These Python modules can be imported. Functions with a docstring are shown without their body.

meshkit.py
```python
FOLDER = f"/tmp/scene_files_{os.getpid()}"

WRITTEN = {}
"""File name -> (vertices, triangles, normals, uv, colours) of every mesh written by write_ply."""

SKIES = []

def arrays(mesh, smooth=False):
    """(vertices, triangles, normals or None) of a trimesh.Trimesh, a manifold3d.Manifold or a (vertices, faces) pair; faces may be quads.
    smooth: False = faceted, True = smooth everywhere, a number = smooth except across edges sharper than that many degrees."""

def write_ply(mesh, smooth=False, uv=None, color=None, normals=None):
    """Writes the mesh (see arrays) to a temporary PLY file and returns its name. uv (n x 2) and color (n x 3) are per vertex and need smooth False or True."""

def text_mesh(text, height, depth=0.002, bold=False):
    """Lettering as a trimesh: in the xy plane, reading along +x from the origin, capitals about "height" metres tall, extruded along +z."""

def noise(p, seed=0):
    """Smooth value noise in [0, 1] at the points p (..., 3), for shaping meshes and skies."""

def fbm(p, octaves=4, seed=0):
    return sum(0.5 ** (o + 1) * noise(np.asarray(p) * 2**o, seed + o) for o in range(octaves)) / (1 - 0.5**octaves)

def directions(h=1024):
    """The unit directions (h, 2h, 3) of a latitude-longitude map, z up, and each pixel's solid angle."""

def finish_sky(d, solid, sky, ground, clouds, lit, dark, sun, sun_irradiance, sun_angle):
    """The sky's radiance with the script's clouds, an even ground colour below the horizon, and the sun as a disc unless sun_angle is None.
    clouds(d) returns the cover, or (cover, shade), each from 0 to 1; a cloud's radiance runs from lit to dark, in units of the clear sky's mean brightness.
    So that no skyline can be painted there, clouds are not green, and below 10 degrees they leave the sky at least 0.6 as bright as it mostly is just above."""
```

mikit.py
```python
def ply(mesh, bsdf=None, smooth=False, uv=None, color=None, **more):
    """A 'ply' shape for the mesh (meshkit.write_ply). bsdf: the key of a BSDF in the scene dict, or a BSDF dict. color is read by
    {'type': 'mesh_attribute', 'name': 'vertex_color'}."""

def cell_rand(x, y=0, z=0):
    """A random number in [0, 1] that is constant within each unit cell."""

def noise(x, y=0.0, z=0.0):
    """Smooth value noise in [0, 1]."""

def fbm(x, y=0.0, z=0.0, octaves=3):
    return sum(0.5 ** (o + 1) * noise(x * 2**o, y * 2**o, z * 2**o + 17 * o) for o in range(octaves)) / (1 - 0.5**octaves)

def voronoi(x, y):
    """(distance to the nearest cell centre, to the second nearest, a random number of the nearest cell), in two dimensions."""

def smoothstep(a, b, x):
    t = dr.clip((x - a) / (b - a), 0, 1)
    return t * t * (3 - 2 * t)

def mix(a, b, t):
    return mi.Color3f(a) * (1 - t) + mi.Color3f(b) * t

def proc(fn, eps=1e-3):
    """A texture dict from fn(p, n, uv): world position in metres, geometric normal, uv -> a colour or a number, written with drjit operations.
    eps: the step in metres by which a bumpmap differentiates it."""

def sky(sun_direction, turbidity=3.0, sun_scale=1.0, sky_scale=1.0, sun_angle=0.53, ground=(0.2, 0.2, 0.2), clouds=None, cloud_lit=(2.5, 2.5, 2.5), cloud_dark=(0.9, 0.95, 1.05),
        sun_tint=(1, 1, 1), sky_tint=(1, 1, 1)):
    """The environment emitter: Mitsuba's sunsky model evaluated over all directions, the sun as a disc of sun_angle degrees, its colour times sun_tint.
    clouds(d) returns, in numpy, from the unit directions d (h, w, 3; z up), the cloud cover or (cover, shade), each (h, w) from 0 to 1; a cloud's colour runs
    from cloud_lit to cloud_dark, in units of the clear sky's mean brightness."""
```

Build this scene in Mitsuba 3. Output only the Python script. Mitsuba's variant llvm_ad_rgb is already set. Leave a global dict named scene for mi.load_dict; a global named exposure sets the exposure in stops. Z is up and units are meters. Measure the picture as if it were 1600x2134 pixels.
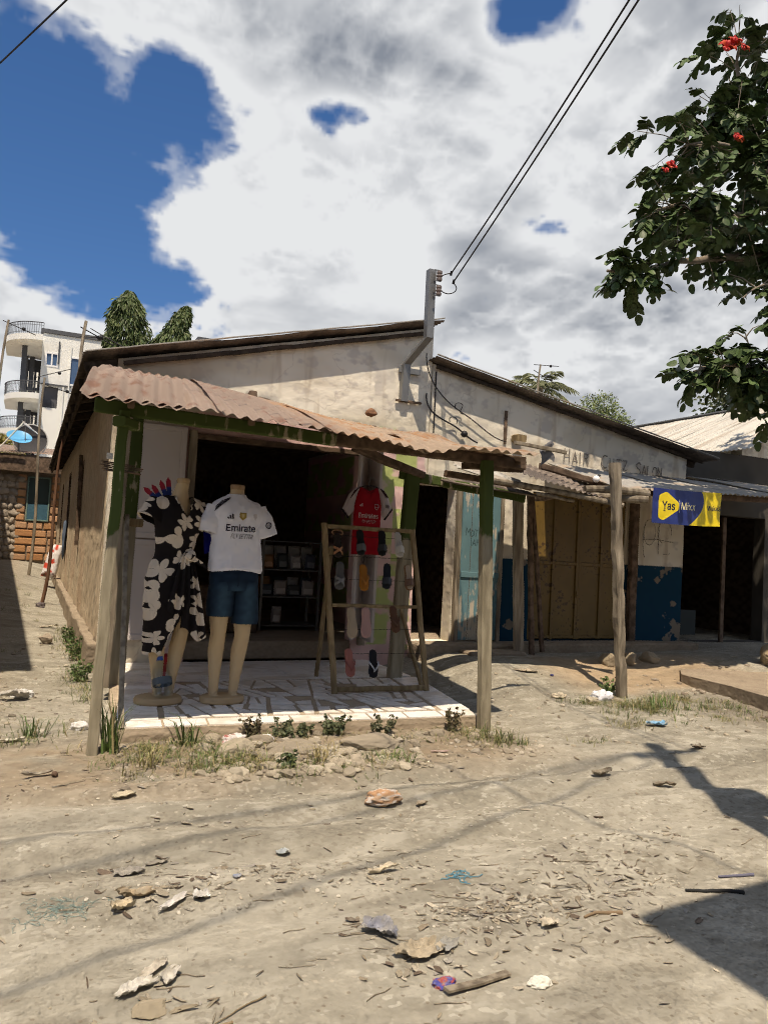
import math, random
import numpy as np, trimesh, manifold3d as m3, drjit as dr, mitsuba as mi
import mikit, meshkit
from mikit import noise, fbm, voronoi, smoothstep, mix, proc, cell_rand
from shapely.geometry import Polygon, LineString, Point, box as _sbox
from shapely import affinity
from shapely.ops import unary_union, triangulate
mi.set_log_level(mi.LogLevel.Error)

T = mi.ScalarTransform4f
scene, labels = {'type': 'scene'}, {}

# ---------------------------------------------------------------- camera, sky and sun, exposure
# x runs along the shop front, y into the block, z up; the camera stands in the street
YAW, PITCH, ROLL = map(math.radians, (24.6, 2.6, 3.1))
CAM = np.array([0.0, 0.0, 1.32])
_F = np.array([math.sin(YAW) * math.cos(PITCH), math.cos(YAW) * math.cos(PITCH), math.sin(PITCH)])
_R0 = np.array([math.cos(YAW), -math.sin(YAW), 0.0])
_U = np.cross(_R0, _F) * math.cos(ROLL) - _R0 * math.sin(ROLL)
scene['camera'] = {'type': 'perspective', 'fov': math.degrees(2 * math.atan(0.5)), 'fov_axis': 'x', 'near_clip': 0.05, 'far_clip': 2000.0,
                   'to_world': T().look_at(origin=CAM.tolist(), target=(CAM + _F).tolist(), up=_U.tolist())}
SUN_AZ, SUN_EL = math.radians(24.0), math.radians(64.0)
SUN = (-math.sin(SUN_AZ) * math.cos(SUN_EL), -math.cos(SUN_AZ) * math.cos(SUN_EL), math.sin(SUN_EL))


def cloud_field(d):
    """Broken cumulus: billowing fractal noise on the dome, thinned and thickened by a few broad banks (azimuth and elevation in degrees)."""
    q = d / np.maximum(d[..., 2:3] + 0.30, 0.15)
    w = np.stack([meshkit.fbm(q * 5.0 + k * 9.1, 4, 31 + k) - .5 for k in range(3)], -1)
    az = np.degrees(np.arctan2(d[..., 0], d[..., 1])) + 7 * w[..., 0]
    el = np.degrees(np.arcsin(np.clip(d[..., 2], -1, 1))) + 5 * w[..., 1]
    qw = q + .10 * w

    def billow(p, o, seed):
        return sum(.58 ** k * np.abs(2 * meshkit.noise(p * 2.05 ** k, seed + k) - 1) for k in range(o)) / sum(.58 ** k for k in range(o))
    n = meshkit.fbm(qw * 3.1 + 7.3, 5, 3)
    puff = 1 - billow(qw * 7.5 + 2.2, 6, 51)
    fine = 1 - billow(qw * 19.0 + 5.2, 4, 71)

    def g(a, e, sa, se, wt):
        return wt * np.exp(-(((az - a) / sa) ** 2 + ((el - e) / se) ** 2))
    b = -.03 + .25 * np.exp(-(((az - 26) / 48) ** 4 + ((el - 22) / 26) ** 4)) + g(-2, 24.5, 8.0, 6.5, -.66) + g(4.5, 20.5, 5.0, 5.0, -.50) + g(9, 27, 3.2, 2.8, -.40) + g(6.5, 29.8, 3.4, 2.2, -.42) + g(34.5, 36.2, 3.4, 2.6, -.62) + g(32.5, 34.5, 1.6, 1.6, -.25) + g(20, 29.3, 2.8, 1.1, -.44) + g(34.5, 23.2, 2.2, 1.5, -.36)
    b = b + g(5, 16.3, 6, 1.6, -.34) + g(-2, 13.2, 3.5, 2.2, .25) + g(14, 21.0, 4, 4, .22) + g(19, 22.5, 5, 5, .34) + g(8, 34, 8, 3, .22) + g(24, 33, 6, 3, .2) + g(44, 26, 11, 9, .14) + g(27, 25, 5, 5, .12) + g(31, 14.0, 1.6, .7, -.30) + g(42, 13, 2, .8, -.2)
    b = b + g(-60, 45, 30, 20, -.25) + g(120, 50, 40, 20, -.2) + g(-150, 50, 50, 25, -.25)
    c = .5 + .75 * (n - .5) + b + .72 * (puff - .60) + .30 * (fine - .60)
    def ramp(lo, w):
        t = np.clip((c - lo) / w, 0, 1)
        return t * t * (3 - 2 * t)
    wisp = ramp(.36, .16) * np.clip(1.6 * fine - .35, 0, 1)
    cover = np.maximum(ramp(.46, .20), .42 * wisp)
    # lit rims and knobs, grey hollows and bases
    qs = qw + np.array([0, 0, .05])
    hi = meshkit.fbm(qs * 3.1 + 7.3, 5, 3) + .5 * (1 - billow(qs * 7.5 + 2.2, 4, 51))
    lo = n + .5 * puff
    thick = np.clip((c - .56) / .22, 0, 1)
    soft = meshkit.fbm(qw * 2.6 + 4.4, 3, 91)
    mid = meshkit.fbm(qw * 6.0 + 8.8, 3, 95)
    deep = np.clip((c - .60) / .30, 0, 1)
    shade = -.10 + .55 * deep + .9 * (hi - lo) - 1.5 * (puff - .62) - .35 * (fine - .62) + 2.1 * (soft - .5) + 1.0 * (mid - .5)
    shade = shade + g(19, 32.6, 9, 2.6, .60) + g(33, 17.5, 12, 3.0, .34) + g(17, 16.5, 7, 2, .36) + g(30, 23, 4, 5, .26)
    return cover, np.clip(shade, 0, 1)


scene['sky'] = mikit.sky(SUN, turbidity=3, sun_scale=1.35, clouds=cloud_field, cloud_lit=(3.6, 3.65, 3.7), cloud_dark=(1.12, 1.24, 1.46), sky_tint=(.62, .84, 1.08))
exposure = 1.3

# ---------------------------------------------------------------- helpers
RS = np.random.RandomState


def sbox(x0, x1, z0, z1):
    return _sbox(x0, z0, x1, z1)


_count = {}


def newkey(name):
    if name not in scene and name not in _count:
        _count[name] = 0
        return name
    while True:
        _count[name] = _count.get(name, 0) + 1
        k = '%s_%03d' % (name, _count[name])
        if k not in scene:
            return k


def tag(key, label=None, cat=None, group=None, kind=None):
    d = labels.setdefault(key, {})
    if label: d['label'] = label
    if cat: d['category'] = cat
    if group: d['group'] = group
    if kind: d['kind'] = kind
    return key


def thing(name, label, cat, group=None):
    """A thing whose parts follow: the key that their keys start with."""
    return tag(newkey(name), label, cat, group)


def put(mesh, bsdf, name, parent=None, smooth=False, color=None, uv=None, label=None, cat=None, group=None, kind=None, **more):
    """One mesh = one entry of the scene."""
    key = newkey(parent + '__' + name if parent else name)
    if color is not None:
        if smooth is not True and smooth is not False:
            mesh, smooth = trimesh.graph.smooth_shade(trimesh.Trimesh(mesh.vertices, mesh.faces, process=False), angle=math.radians(smooth), facet_minarea=None), True
        n = len(mesh.vertices)
        c = np.asarray(color, float)
        color = np.tile(c, (n, 1)) if c.ndim == 1 else c
    scene[key] = mikit.ply(mesh, bsdf, smooth=smooth, color=color, uv=uv, **more)
    if label or kind or group:
        tag(key, label, cat, group, kind)
    return key


def cat(*ms):
    ms = [m for m in ms if m is not None]
    return ms[0] if len(ms) == 1 else trimesh.util.concatenate(ms)


def V(*a):
    return np.array(a, float)


def unit(v):
    v = np.asarray(v, float)
    return v / max(np.linalg.norm(v), 1e-12)


def fb(p, s, o=3, seed=0):
    return meshkit.fbm(np.asarray(p, float) * s + seed * 13.7, o, seed) - .5


def box(x0, x1, y0, y1, z0, z1, bev=0.0):
    """An axis-aligned box, its edges chamfered by bev."""
    c, e = V((x0 + x1) / 2, (y0 + y1) / 2, (z0 + z1) / 2), V(x1 - x0, y1 - y0, z1 - z0)
    if bev <= 0:
        m = trimesh.creation.box(extents=e)
    else:
        b = min(bev, e.min() * .45)
        pts = []
        for s in np.array(np.meshgrid([-1, 1], [-1, 1], [-1, 1])).reshape(3, -1).T:
            for k in range(3):
                q = s * e / 2
                q = q - s * b * (np.arange(3) != k)
                pts.append(q)
        m = trimesh.Trimesh(np.array(pts)).convex_hull
    m.apply_translation(c)
    return m


def frame_of(p0, p1, up=None):
    d = unit(np.asarray(p1, float) - p0)
    up = V(0, 0, 1) if up is None else V(*up)
    if abs(d @ up) > .98:
        up = V(0, 1, 0) if abs(d[1]) < .9 else V(1, 0, 0)
    a = unit(np.cross(d, up))
    return d, a, np.cross(a, d)


def beam(p0, p1, w, h, seed=0, rough=.004, up=None, taper=1.0, segs=None, chips=0.0):
    """A sawn or hewn timber from p0 to p1, w wide (across up) and h deep, with uneven faces and softened arrises."""
    p0, p1 = V(*p0), V(*p1)
    L = np.linalg.norm(p1 - p0)
    d, a, b = frame_of(p0, p1, up)
    n = segs or max(2, int(L / .09))
    r = .12
    prof = []
    for sx, sy in ((-1, -1), (1, -1), (1, 1), (-1, 1)):
        for k in ((0, 1) if sx * sy > 0 else (1, 0)):
            prof.append((sx * (.5 - (r if k == 0 else 0)), sy * (.5 - (0 if k == 0 else r))))
    prof = np.array(prof)
    ang = np.argsort(np.arctan2(prof[:, 1], prof[:, 0]))
    prof = prof[ang]
    m = len(prof)
    ts = np.linspace(0, 1, n + 1)
    verts = []
    for t in ts:
        c = p0 + (p1 - p0) * t
        k = 1 + (taper - 1) * t
        q = c + a * (prof[:, :1] * w * k) + b * (prof[:, 1:] * h * k)
        verts.append(q)
    v = np.array(verts).reshape(-1, 3)
    q = v + V(seed * 3.1, seed * 1.7, 0)
    off = np.stack([fb(q, 5, 3, seed + k) for k in (1, 2, 3)], 1) * 2
    along = (off @ d)[:, None] * d
    v = v + (off - along) * rough * 2
    if chips:
        c = np.maximum(0, fb(q, 11, 2, seed + 9) - .18) * 4
        cen = np.repeat(np.array([p0 + (p1 - p0) * t for t in ts]), m, 0)
        v = v + (cen - v) * (c * chips)[:, None]
    f = []
    for i in range(n):
        for j in range(m):
            f.append((i * m + j, i * m + (j + 1) % m, (i + 1) * m + (j + 1) % m, (i + 1) * m + j))
    f = np.array(f)
    tri = np.vstack([f[:, [0, 1, 2]], f[:, [0, 2, 3]]])
    v = np.vstack([v, [p0, p1]])
    e0, e1 = len(v) - 2, len(v) - 1
    caps = [(e0, (j + 1) % m, j) for j in range(m)] + [(e1, n * m + j, n * m + (j + 1) % m) for j in range(m)]
    mm = trimesh.Trimesh(v, np.vstack([tri, caps]), process=False)
    if mm.volume < 0:
        mm.invert()
    return mm


def tube(pts, r, sides=8, closed_ends=True):
    """A round bar or cable along a polyline; r a number or one per point."""
    p = np.asarray(pts, float)
    t = np.gradient(p, axis=0)
    t /= np.linalg.norm(t, axis=1, keepdims=True) + 1e-12
    a = np.cross(t[0], V(0, 0, 1) if abs(t[0][2]) < .9 else V(1, 0, 0))
    a = unit(a)
    A = []
    for k in range(len(p)):
        a = unit(a - t[k] * (a @ t[k]))
        A.append(a)
    A = np.array(A)
    B = np.cross(t, A)
    ang = np.arange(sides) * 2 * np.pi / sides
    rr = np.broadcast_to(r, (len(p),))[:, None, None]
    v = p[:, None] + rr * (np.cos(ang)[None, :, None] * A[:, None] + np.sin(ang)[None, :, None] * B[:, None])
    i, j = np.meshgrid(np.arange(len(p) - 1), np.arange(sides), indexing='ij')
    q = np.stack([i * sides + j, i * sides + (j + 1) % sides, (i + 1) * sides + (j + 1) % sides, (i + 1) * sides + j], -1).reshape(-1, 4)
    f = np.vstack([q[:, [0, 1, 2]], q[:, [0, 2, 3]]])
    v = v.reshape(-1, 3)
    if closed_ends:
        n = len(v)
        v = np.vstack([v, p[0], p[-1]])
        j = np.arange(sides)
        k = n - sides
        f = np.vstack([f, np.stack([j * 0 + n, (j + 1) % sides, j], 1), np.stack([j * 0 + n + 1, k + j, k + (j + 1) % sides], 1)])
    return trimesh.Trimesh(v, f, process=False)


def bez(p0, p1, p2, p3, n=16):
    t = np.linspace(0, 1, n)[:, None]
    p0, p1, p2, p3 = map(lambda q: V(*q), (p0, p1, p2, p3))
    return (1 - t) ** 3 * p0 + 3 * (1 - t) ** 2 * t * p1 + 3 * (1 - t) * t * t * p2 + t ** 3 * p3


def smooth_path(pts, n=40):
    from scipy.interpolate import CubicSpline
    p = np.asarray(pts, float)
    s = np.concatenate([[0], np.cumsum(np.linalg.norm(np.diff(p, axis=0), axis=1))])
    return CubicSpline(s, p)(np.linspace(0, s[-1], n))


def grid_mesh(P):
    """A sheet from an array of points (n, m, 3)."""
    n, m = P.shape[:2]
    i, j = np.meshgrid(np.arange(n - 1), np.arange(m - 1), indexing='ij')
    a = i * m + j
    q = np.stack([a, a + 1, a + m + 1, a + m], -1).reshape(-1, 4)
    return trimesh.Trimesh(P.reshape(-1, 3), np.vstack([q[:, [0, 1, 2]], q[:, [0, 2, 3]]]), process=False)


def shell(P, th):
    """A sheet with thickness: grid points P (n, m, 3) offset along the local normals, edges closed."""
    n, m = P.shape[:2]
    du, dv = np.gradient(P, axis=0), np.gradient(P, axis=1)
    N = np.cross(du, dv)
    N /= np.linalg.norm(N, axis=2, keepdims=True) + 1e-12
    Q = P - N * th
    v = np.vstack([P.reshape(-1, 3), Q.reshape(-1, 3)])
    i, j = np.meshgrid(np.arange(n - 1), np.arange(m - 1), indexing='ij')
    a = i * m + j
    q = np.stack([a, a + m, a + m + 1, a + 1], -1).reshape(-1, 4)
    o = n * m
    faces = [q, q[:, ::-1] + o]
    rim = np.concatenate([np.arange(m), np.arange(1, n) * m + m - 1, (n - 1) * m + np.arange(m - 2, -1, -1), np.arange(n - 2, 0, -1) * m])
    nx = np.roll(rim, -1)
    faces.append(np.stack([rim, nx, nx + o, rim + o], 1))
    q = np.vstack(faces)
    return trimesh.Trimesh(v, np.vstack([q[:, [0, 1, 2]], q[:, [0, 2, 3]]]), process=False)


def corrugated(c00, c10, c11, c01, pitch=.076, amp=.009, seed=0, sag=.01, along=8, crumple=0.0, ragged=0.0, th=.0012):
    """A corrugated sheet: the waves follow one another from c00 to c10, each runs from the 0-edge to the 1-edge."""
    c00, c10, c11, c01 = map(lambda q: V(*q), (c00, c10, c11, c01))
    w = (np.linalg.norm(c10 - c00) + np.linalg.norm(c11 - c01)) / 2
    nw = max(1, round(w / pitch))
    u = np.linspace(0, 1, nw * 6 + 1)[:, None, None]
    t = np.linspace(0, 1, along + 1)[None, :, None]
    if ragged:
        rg = fb(np.stack([u[:, 0, 0] * w, 0 * u[:, 0, 0], 0 * u[:, 0, 0]], 1), 9, 3, seed + 5)[:, None, None] * ragged
        t = t + rg * (1 - 2 * t)
    P = (1 - t) * ((1 - u) * c00 + u * c10) + t * ((1 - u) * c01 + u * c11)
    nrm = unit(np.cross(c10 - c00, c01 - c00))
    if nrm[2] < 0:
        nrm = -nrm
    wave = np.cos(u * nw * 2 * np.pi) * amp
    bump = fb(P, 1.6, 3, seed)[..., None] * 2 * sag
    cr = fb(P, 7, 3, seed + 2)[..., None] * 2 * crumple
    P = P + nrm * (wave + bump + cr)
    m = shell(P, th)
    return m


def poly_mesh(poly, depth, plane='xz', at=0.0):
    """A shapely polygon as a plate: 'xz' upright facing -y with its face at y=at, 'xy' flat with its top at z=at, 'yz' facing -x with face at x=at."""
    geoms = getattr(poly, 'geoms', [poly])
    m = cat(*[trimesh.creation.extrude_polygon(g, depth, engine='earcut') for g in geoms])
    v = m.vertices.copy()
    if plane == 'xz':
        m.vertices = np.stack([v[:, 0], at + v[:, 2], v[:, 1]], 1)
    elif plane == 'xy':
        m.vertices = np.stack([v[:, 0], v[:, 1], at - depth + v[:, 2]], 1)
    else:
        m.vertices = np.stack([at + v[:, 2], v[:, 0], v[:, 1]], 1)
    if m.volume < 0:
        m.invert()
    return m


def densify(poly, step):
    pts = []
    xy = np.array(poly.exterior.coords)[:-1]
    for a, b in zip(xy, np.roll(xy, -1, 0)):
        k = max(1, int(np.linalg.norm(b - a) / step))
        for i in range(k):
            pts.append(a + (b - a) * i / k)
    return np.array(pts)


def pillow(poly, thick, step=.02, edge=None, seed=0, wrinkle=0.0, wscale=8, flat_back=False):
    """A padded or cloth-like slab over a polygon in (x, z), front at -y: inflated by thick, thinning to the edge."""
    from scipy.spatial import Delaunay
    edge = edge or step * 2
    rim = densify(poly, step)
    x0, y0, x1, y1 = poly.bounds
    gx, gy = np.meshgrid(np.arange(x0, x1, step), np.arange(y0, y1, step))
    r = RS(seed)
    g = np.stack([gx.ravel(), gy.ravel()], 1) + r.uniform(-.2, .2, (gx.size, 2)) * step
    import shapely
    inner = poly.buffer(-step * .55)
    g = g[shapely.contains_xy(inner, g[:, 0], g[:, 1])] if not inner.is_empty else g[:0]
    pts = np.vstack([rim, g])
    tri = Delaunay(pts).simplices
    cen = pts[tri].mean(1)
    tri = tri[shapely.contains_xy(poly, cen[:, 0], cen[:, 1])]
    a, b, c = pts[tri[:, 0]], pts[tri[:, 1]], pts[tri[:, 2]]
    cr = (b[:, 0] - a[:, 0]) * (c[:, 1] - a[:, 1]) - (b[:, 1] - a[:, 1]) * (c[:, 0] - a[:, 0])
    tri = tri[np.abs(cr) > 1e-10]
    tri = np.where((cr[np.abs(cr) > 1e-10] < 0)[:, None], tri[:, ::-1], tri)
    dist = shapely.distance(poly.exterior, shapely.points(pts))
    h = thick / 2 * np.sqrt(np.clip(1 - (1 - np.clip(dist / edge, 0, 1)) ** 2, 0, 1)) + .0008
    p3 = np.stack([pts[:, 0], pts[:, 0] * 0, pts[:, 1]], 1)
    w = fb(p3, wscale, 3, seed + 3) * 2 * wrinkle
    n = len(pts)
    front = np.stack([pts[:, 0], -h + w, pts[:, 1]], 1)
    back = np.stack([pts[:, 0], (0 * h if flat_back else h) + w, pts[:, 1]], 1)
    k = len(rim)
    i = np.arange(k)
    j = (i + 1) % k
    rimf = np.vstack([np.stack([i, i + n, j + n], 1), np.stack([i, j + n, j], 1)])
    m = trimesh.Trimesh(np.vstack([front, back]), np.vstack([tri, tri[:, ::-1] + n, rimf]), process=False)
    if m.volume < 0:
        m.invert()
    return m


def rock(r, seed, squash=(1, 1, .6), sub=2, rough=.3):
    m = trimesh.creation.icosphere(subdivisions=sub, radius=1)
    v = m.vertices
    k = 1 + rough * 2 * fb(v + seed * 5.3, 1.1, 3, seed)
    rs = RS(seed)
    q = rs.normal(size=(11, 3))
    q /= np.linalg.norm(q, axis=1, keepdims=True)
    d = np.max((v @ q.T) / rs.uniform(.62, .95, 11), axis=1)
    k = k * np.minimum(1, 1 / np.maximum(d, .3))
    k = k * (1 + .10 * fb(v * 1.0 + seed, 6, 3, seed + 2))
    m.vertices = v * k[:, None] * np.array(squash) * r
    return m


def moved(m, t=(0, 0, 0), rz=0.0, rx=0.0, ry=0.0, s=1.0):
    m = m.copy()
    M = trimesh.transformations.euler_matrix(rx, ry, rz)
    M[:3, :3] *= s
    M[:3, 3] = t
    m.apply_transform(M)
    return m


def lathe(prof, n=24):
    p = np.asarray(prof, float)
    return trimesh.creation.revolve(p, sections=n)


def hull_chain(joints, res=24):
    """Joints [(point, radius), ...] as one tapering limb (manifold)."""
    parts = []
    for (a, ra), (b, rb) in zip(joints[:-1], joints[1:]):
        s = m3.Manifold.sphere(ra, res).translate(list(map(float, a))) + m3.Manifold.sphere(rb, res).translate(list(map(float, b)))
        parts.append(s.hull())
    out = parts[0]
    for q in parts[1:]:
        out = out + q
    return out


def to_tri(man):
    m = man.to_mesh()
    return trimesh.Trimesh(np.array(m.vert_properties[:, :3]), np.array(m.tri_verts), process=True)


def melt(man, edge=.02, it=12):
    m = to_tri(man.refine_to_length(edge))
    trimesh.smoothing.filter_taubin(m, lamb=.5, nu=.52, iterations=it)
    return m


def loft(rings, closed=True):
    """Rings (n, k, 3) joined to a skin."""
    R = np.asarray(rings, float)
    n, k = R.shape[:2]
    i, j = np.meshgrid(np.arange(n - 1), np.arange(k if closed else k - 1), indexing='ij')
    q = np.stack([i * k + j, i * k + (j + 1) % k, (i + 1) * k + (j + 1) % k, (i + 1) * k + j], -1).reshape(-1, 4)
    return trimesh.Trimesh(R.reshape(-1, 3), np.vstack([q[:, [0, 1, 2]], q[:, [0, 2, 3]]]), process=False)


def drape(m2d, target, off=.003, shear=0.0):
    """Lettering or a badge given in (x, z) laid on the front (-y side) of a cloth mesh."""
    from scipy.interpolate import LinearNDInterpolator
    fn = target.vertex_normals[:, 1] < -.05
    v = target.vertices[fn]
    f = LinearNDInterpolator(v[:, [0, 2]], v[:, 1])
    m = m2d.copy()
    q = m.vertices
    y = f(q[:, 0], q[:, 1])
    y = np.where(np.isnan(y), np.nanmean(y), y)
    m.vertices = np.stack([q[:, 0], y - off - q[:, 2], q[:, 1]], 1)
    m.fix_normals()
    return m


def text2d(s, h, cx, cz, bold=True, shear=0.0, width=None, step=.012, depth=.0006):
    m = meshkit.text_mesh(s, h, depth, bold)
    v = m.vertices.copy()
    if width:
        v[:, 0] *= width / (v[:, 0].max() - v[:, 0].min())
    v[:, 0] += v[:, 1] * shear
    v[:, 0] += cx - (v[:, 0].max() + v[:, 0].min()) / 2
    v[:, 1] += cz - h / 2
    m.vertices = v
    vv, ff = trimesh.remesh.subdivide_to_size(m.vertices, m.faces, step, max_iter=8)
    return trimesh.Trimesh(vv, ff, process=False)


def ribbon(strokes, w, plane='xz', at=0.0, depth=.0015):
    """Hand-painted strokes: lists of (x, z) points as a thin coat of paint on a wall that faces -y."""
    u = unary_union([LineString(s).buffer(w / 2, 4) for s in strokes])
    return poly_mesh(u, depth, plane, at)


def letters(word, h, cx, cz, target, parent, color, shear=0.0, width=None, bold=True, off=.0025, name='letter'):
    """Each letter of a printed word as its own part, laid on the cloth."""
    full = meshkit.text_mesh(word, h, .0005, bold)
    k = (width / (full.vertices[:, 0].max() - full.vertices[:, 0].min())) if width else 1.0
    total = (full.vertices[:, 0].max() + full.vertices[:, 0].min()) * k
    for piece, dx in spread(word, h, bold):
        v = piece.vertices.copy()
        v[:, 0] = (v[:, 0] + dx) * k + v[:, 1] * shear - total / 2 + cx
        v[:, 1] += cz - h / 2
        vv, ff = trimesh.remesh.subdivide_to_size(v, piece.faces, .011, max_iter=8)
        put(drape(trimesh.Trimesh(vv, ff, process=False), target, off), 'paint_matte', name, parent, color=color)


def spread(word, h, bold):
    """The letters of a word, each with its offset along the line."""
    out = []
    for i, ch in enumerate(word):
        if ch == ' ':
            continue
        m = meshkit.text_mesh(ch, h, .0005, bold)
        upto = meshkit.text_mesh(word[:i + 1], h, .0005, bold).vertices[:, 0].max()
        out.append((m, upto - m.vertices[:, 0].max()))
    return out



# ---------------------------------------------------------------- materials
def bs(name, color, rough=.85, bump=None, bscale=1.0, two=True, spec=.3, **kw):
    d = {'type': 'principled', 'base_color': color if isinstance(color, dict) else {'type': 'rgb', 'value': list(color)}, 'roughness': rough, 'specular': spec, **kw}
    if bump is not None:
        d = {'type': 'bumpmap', 'arbitrary': bump, 'scale': bscale, 'bsdf': d}
    if two:
        d = {'type': 'twosided', 'bsdf': d}
    scene[name] = d
    return name


VCOL = {'type': 'mesh_attribute', 'name': 'vertex_color'}
bs('paint_matte', VCOL, .9)
bs('paint_satin', VCOL, .45, spec=.5)
bs('cloth', VCOL, .95, spec=.15, sheen=.3)
bs('rough_stone', VCOL, .95, bump=proc(lambda p, n, uv: fbm(p.x * 60, p.y * 60, p.z * 60, 3)), bscale=.010, spec=.2)


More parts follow.
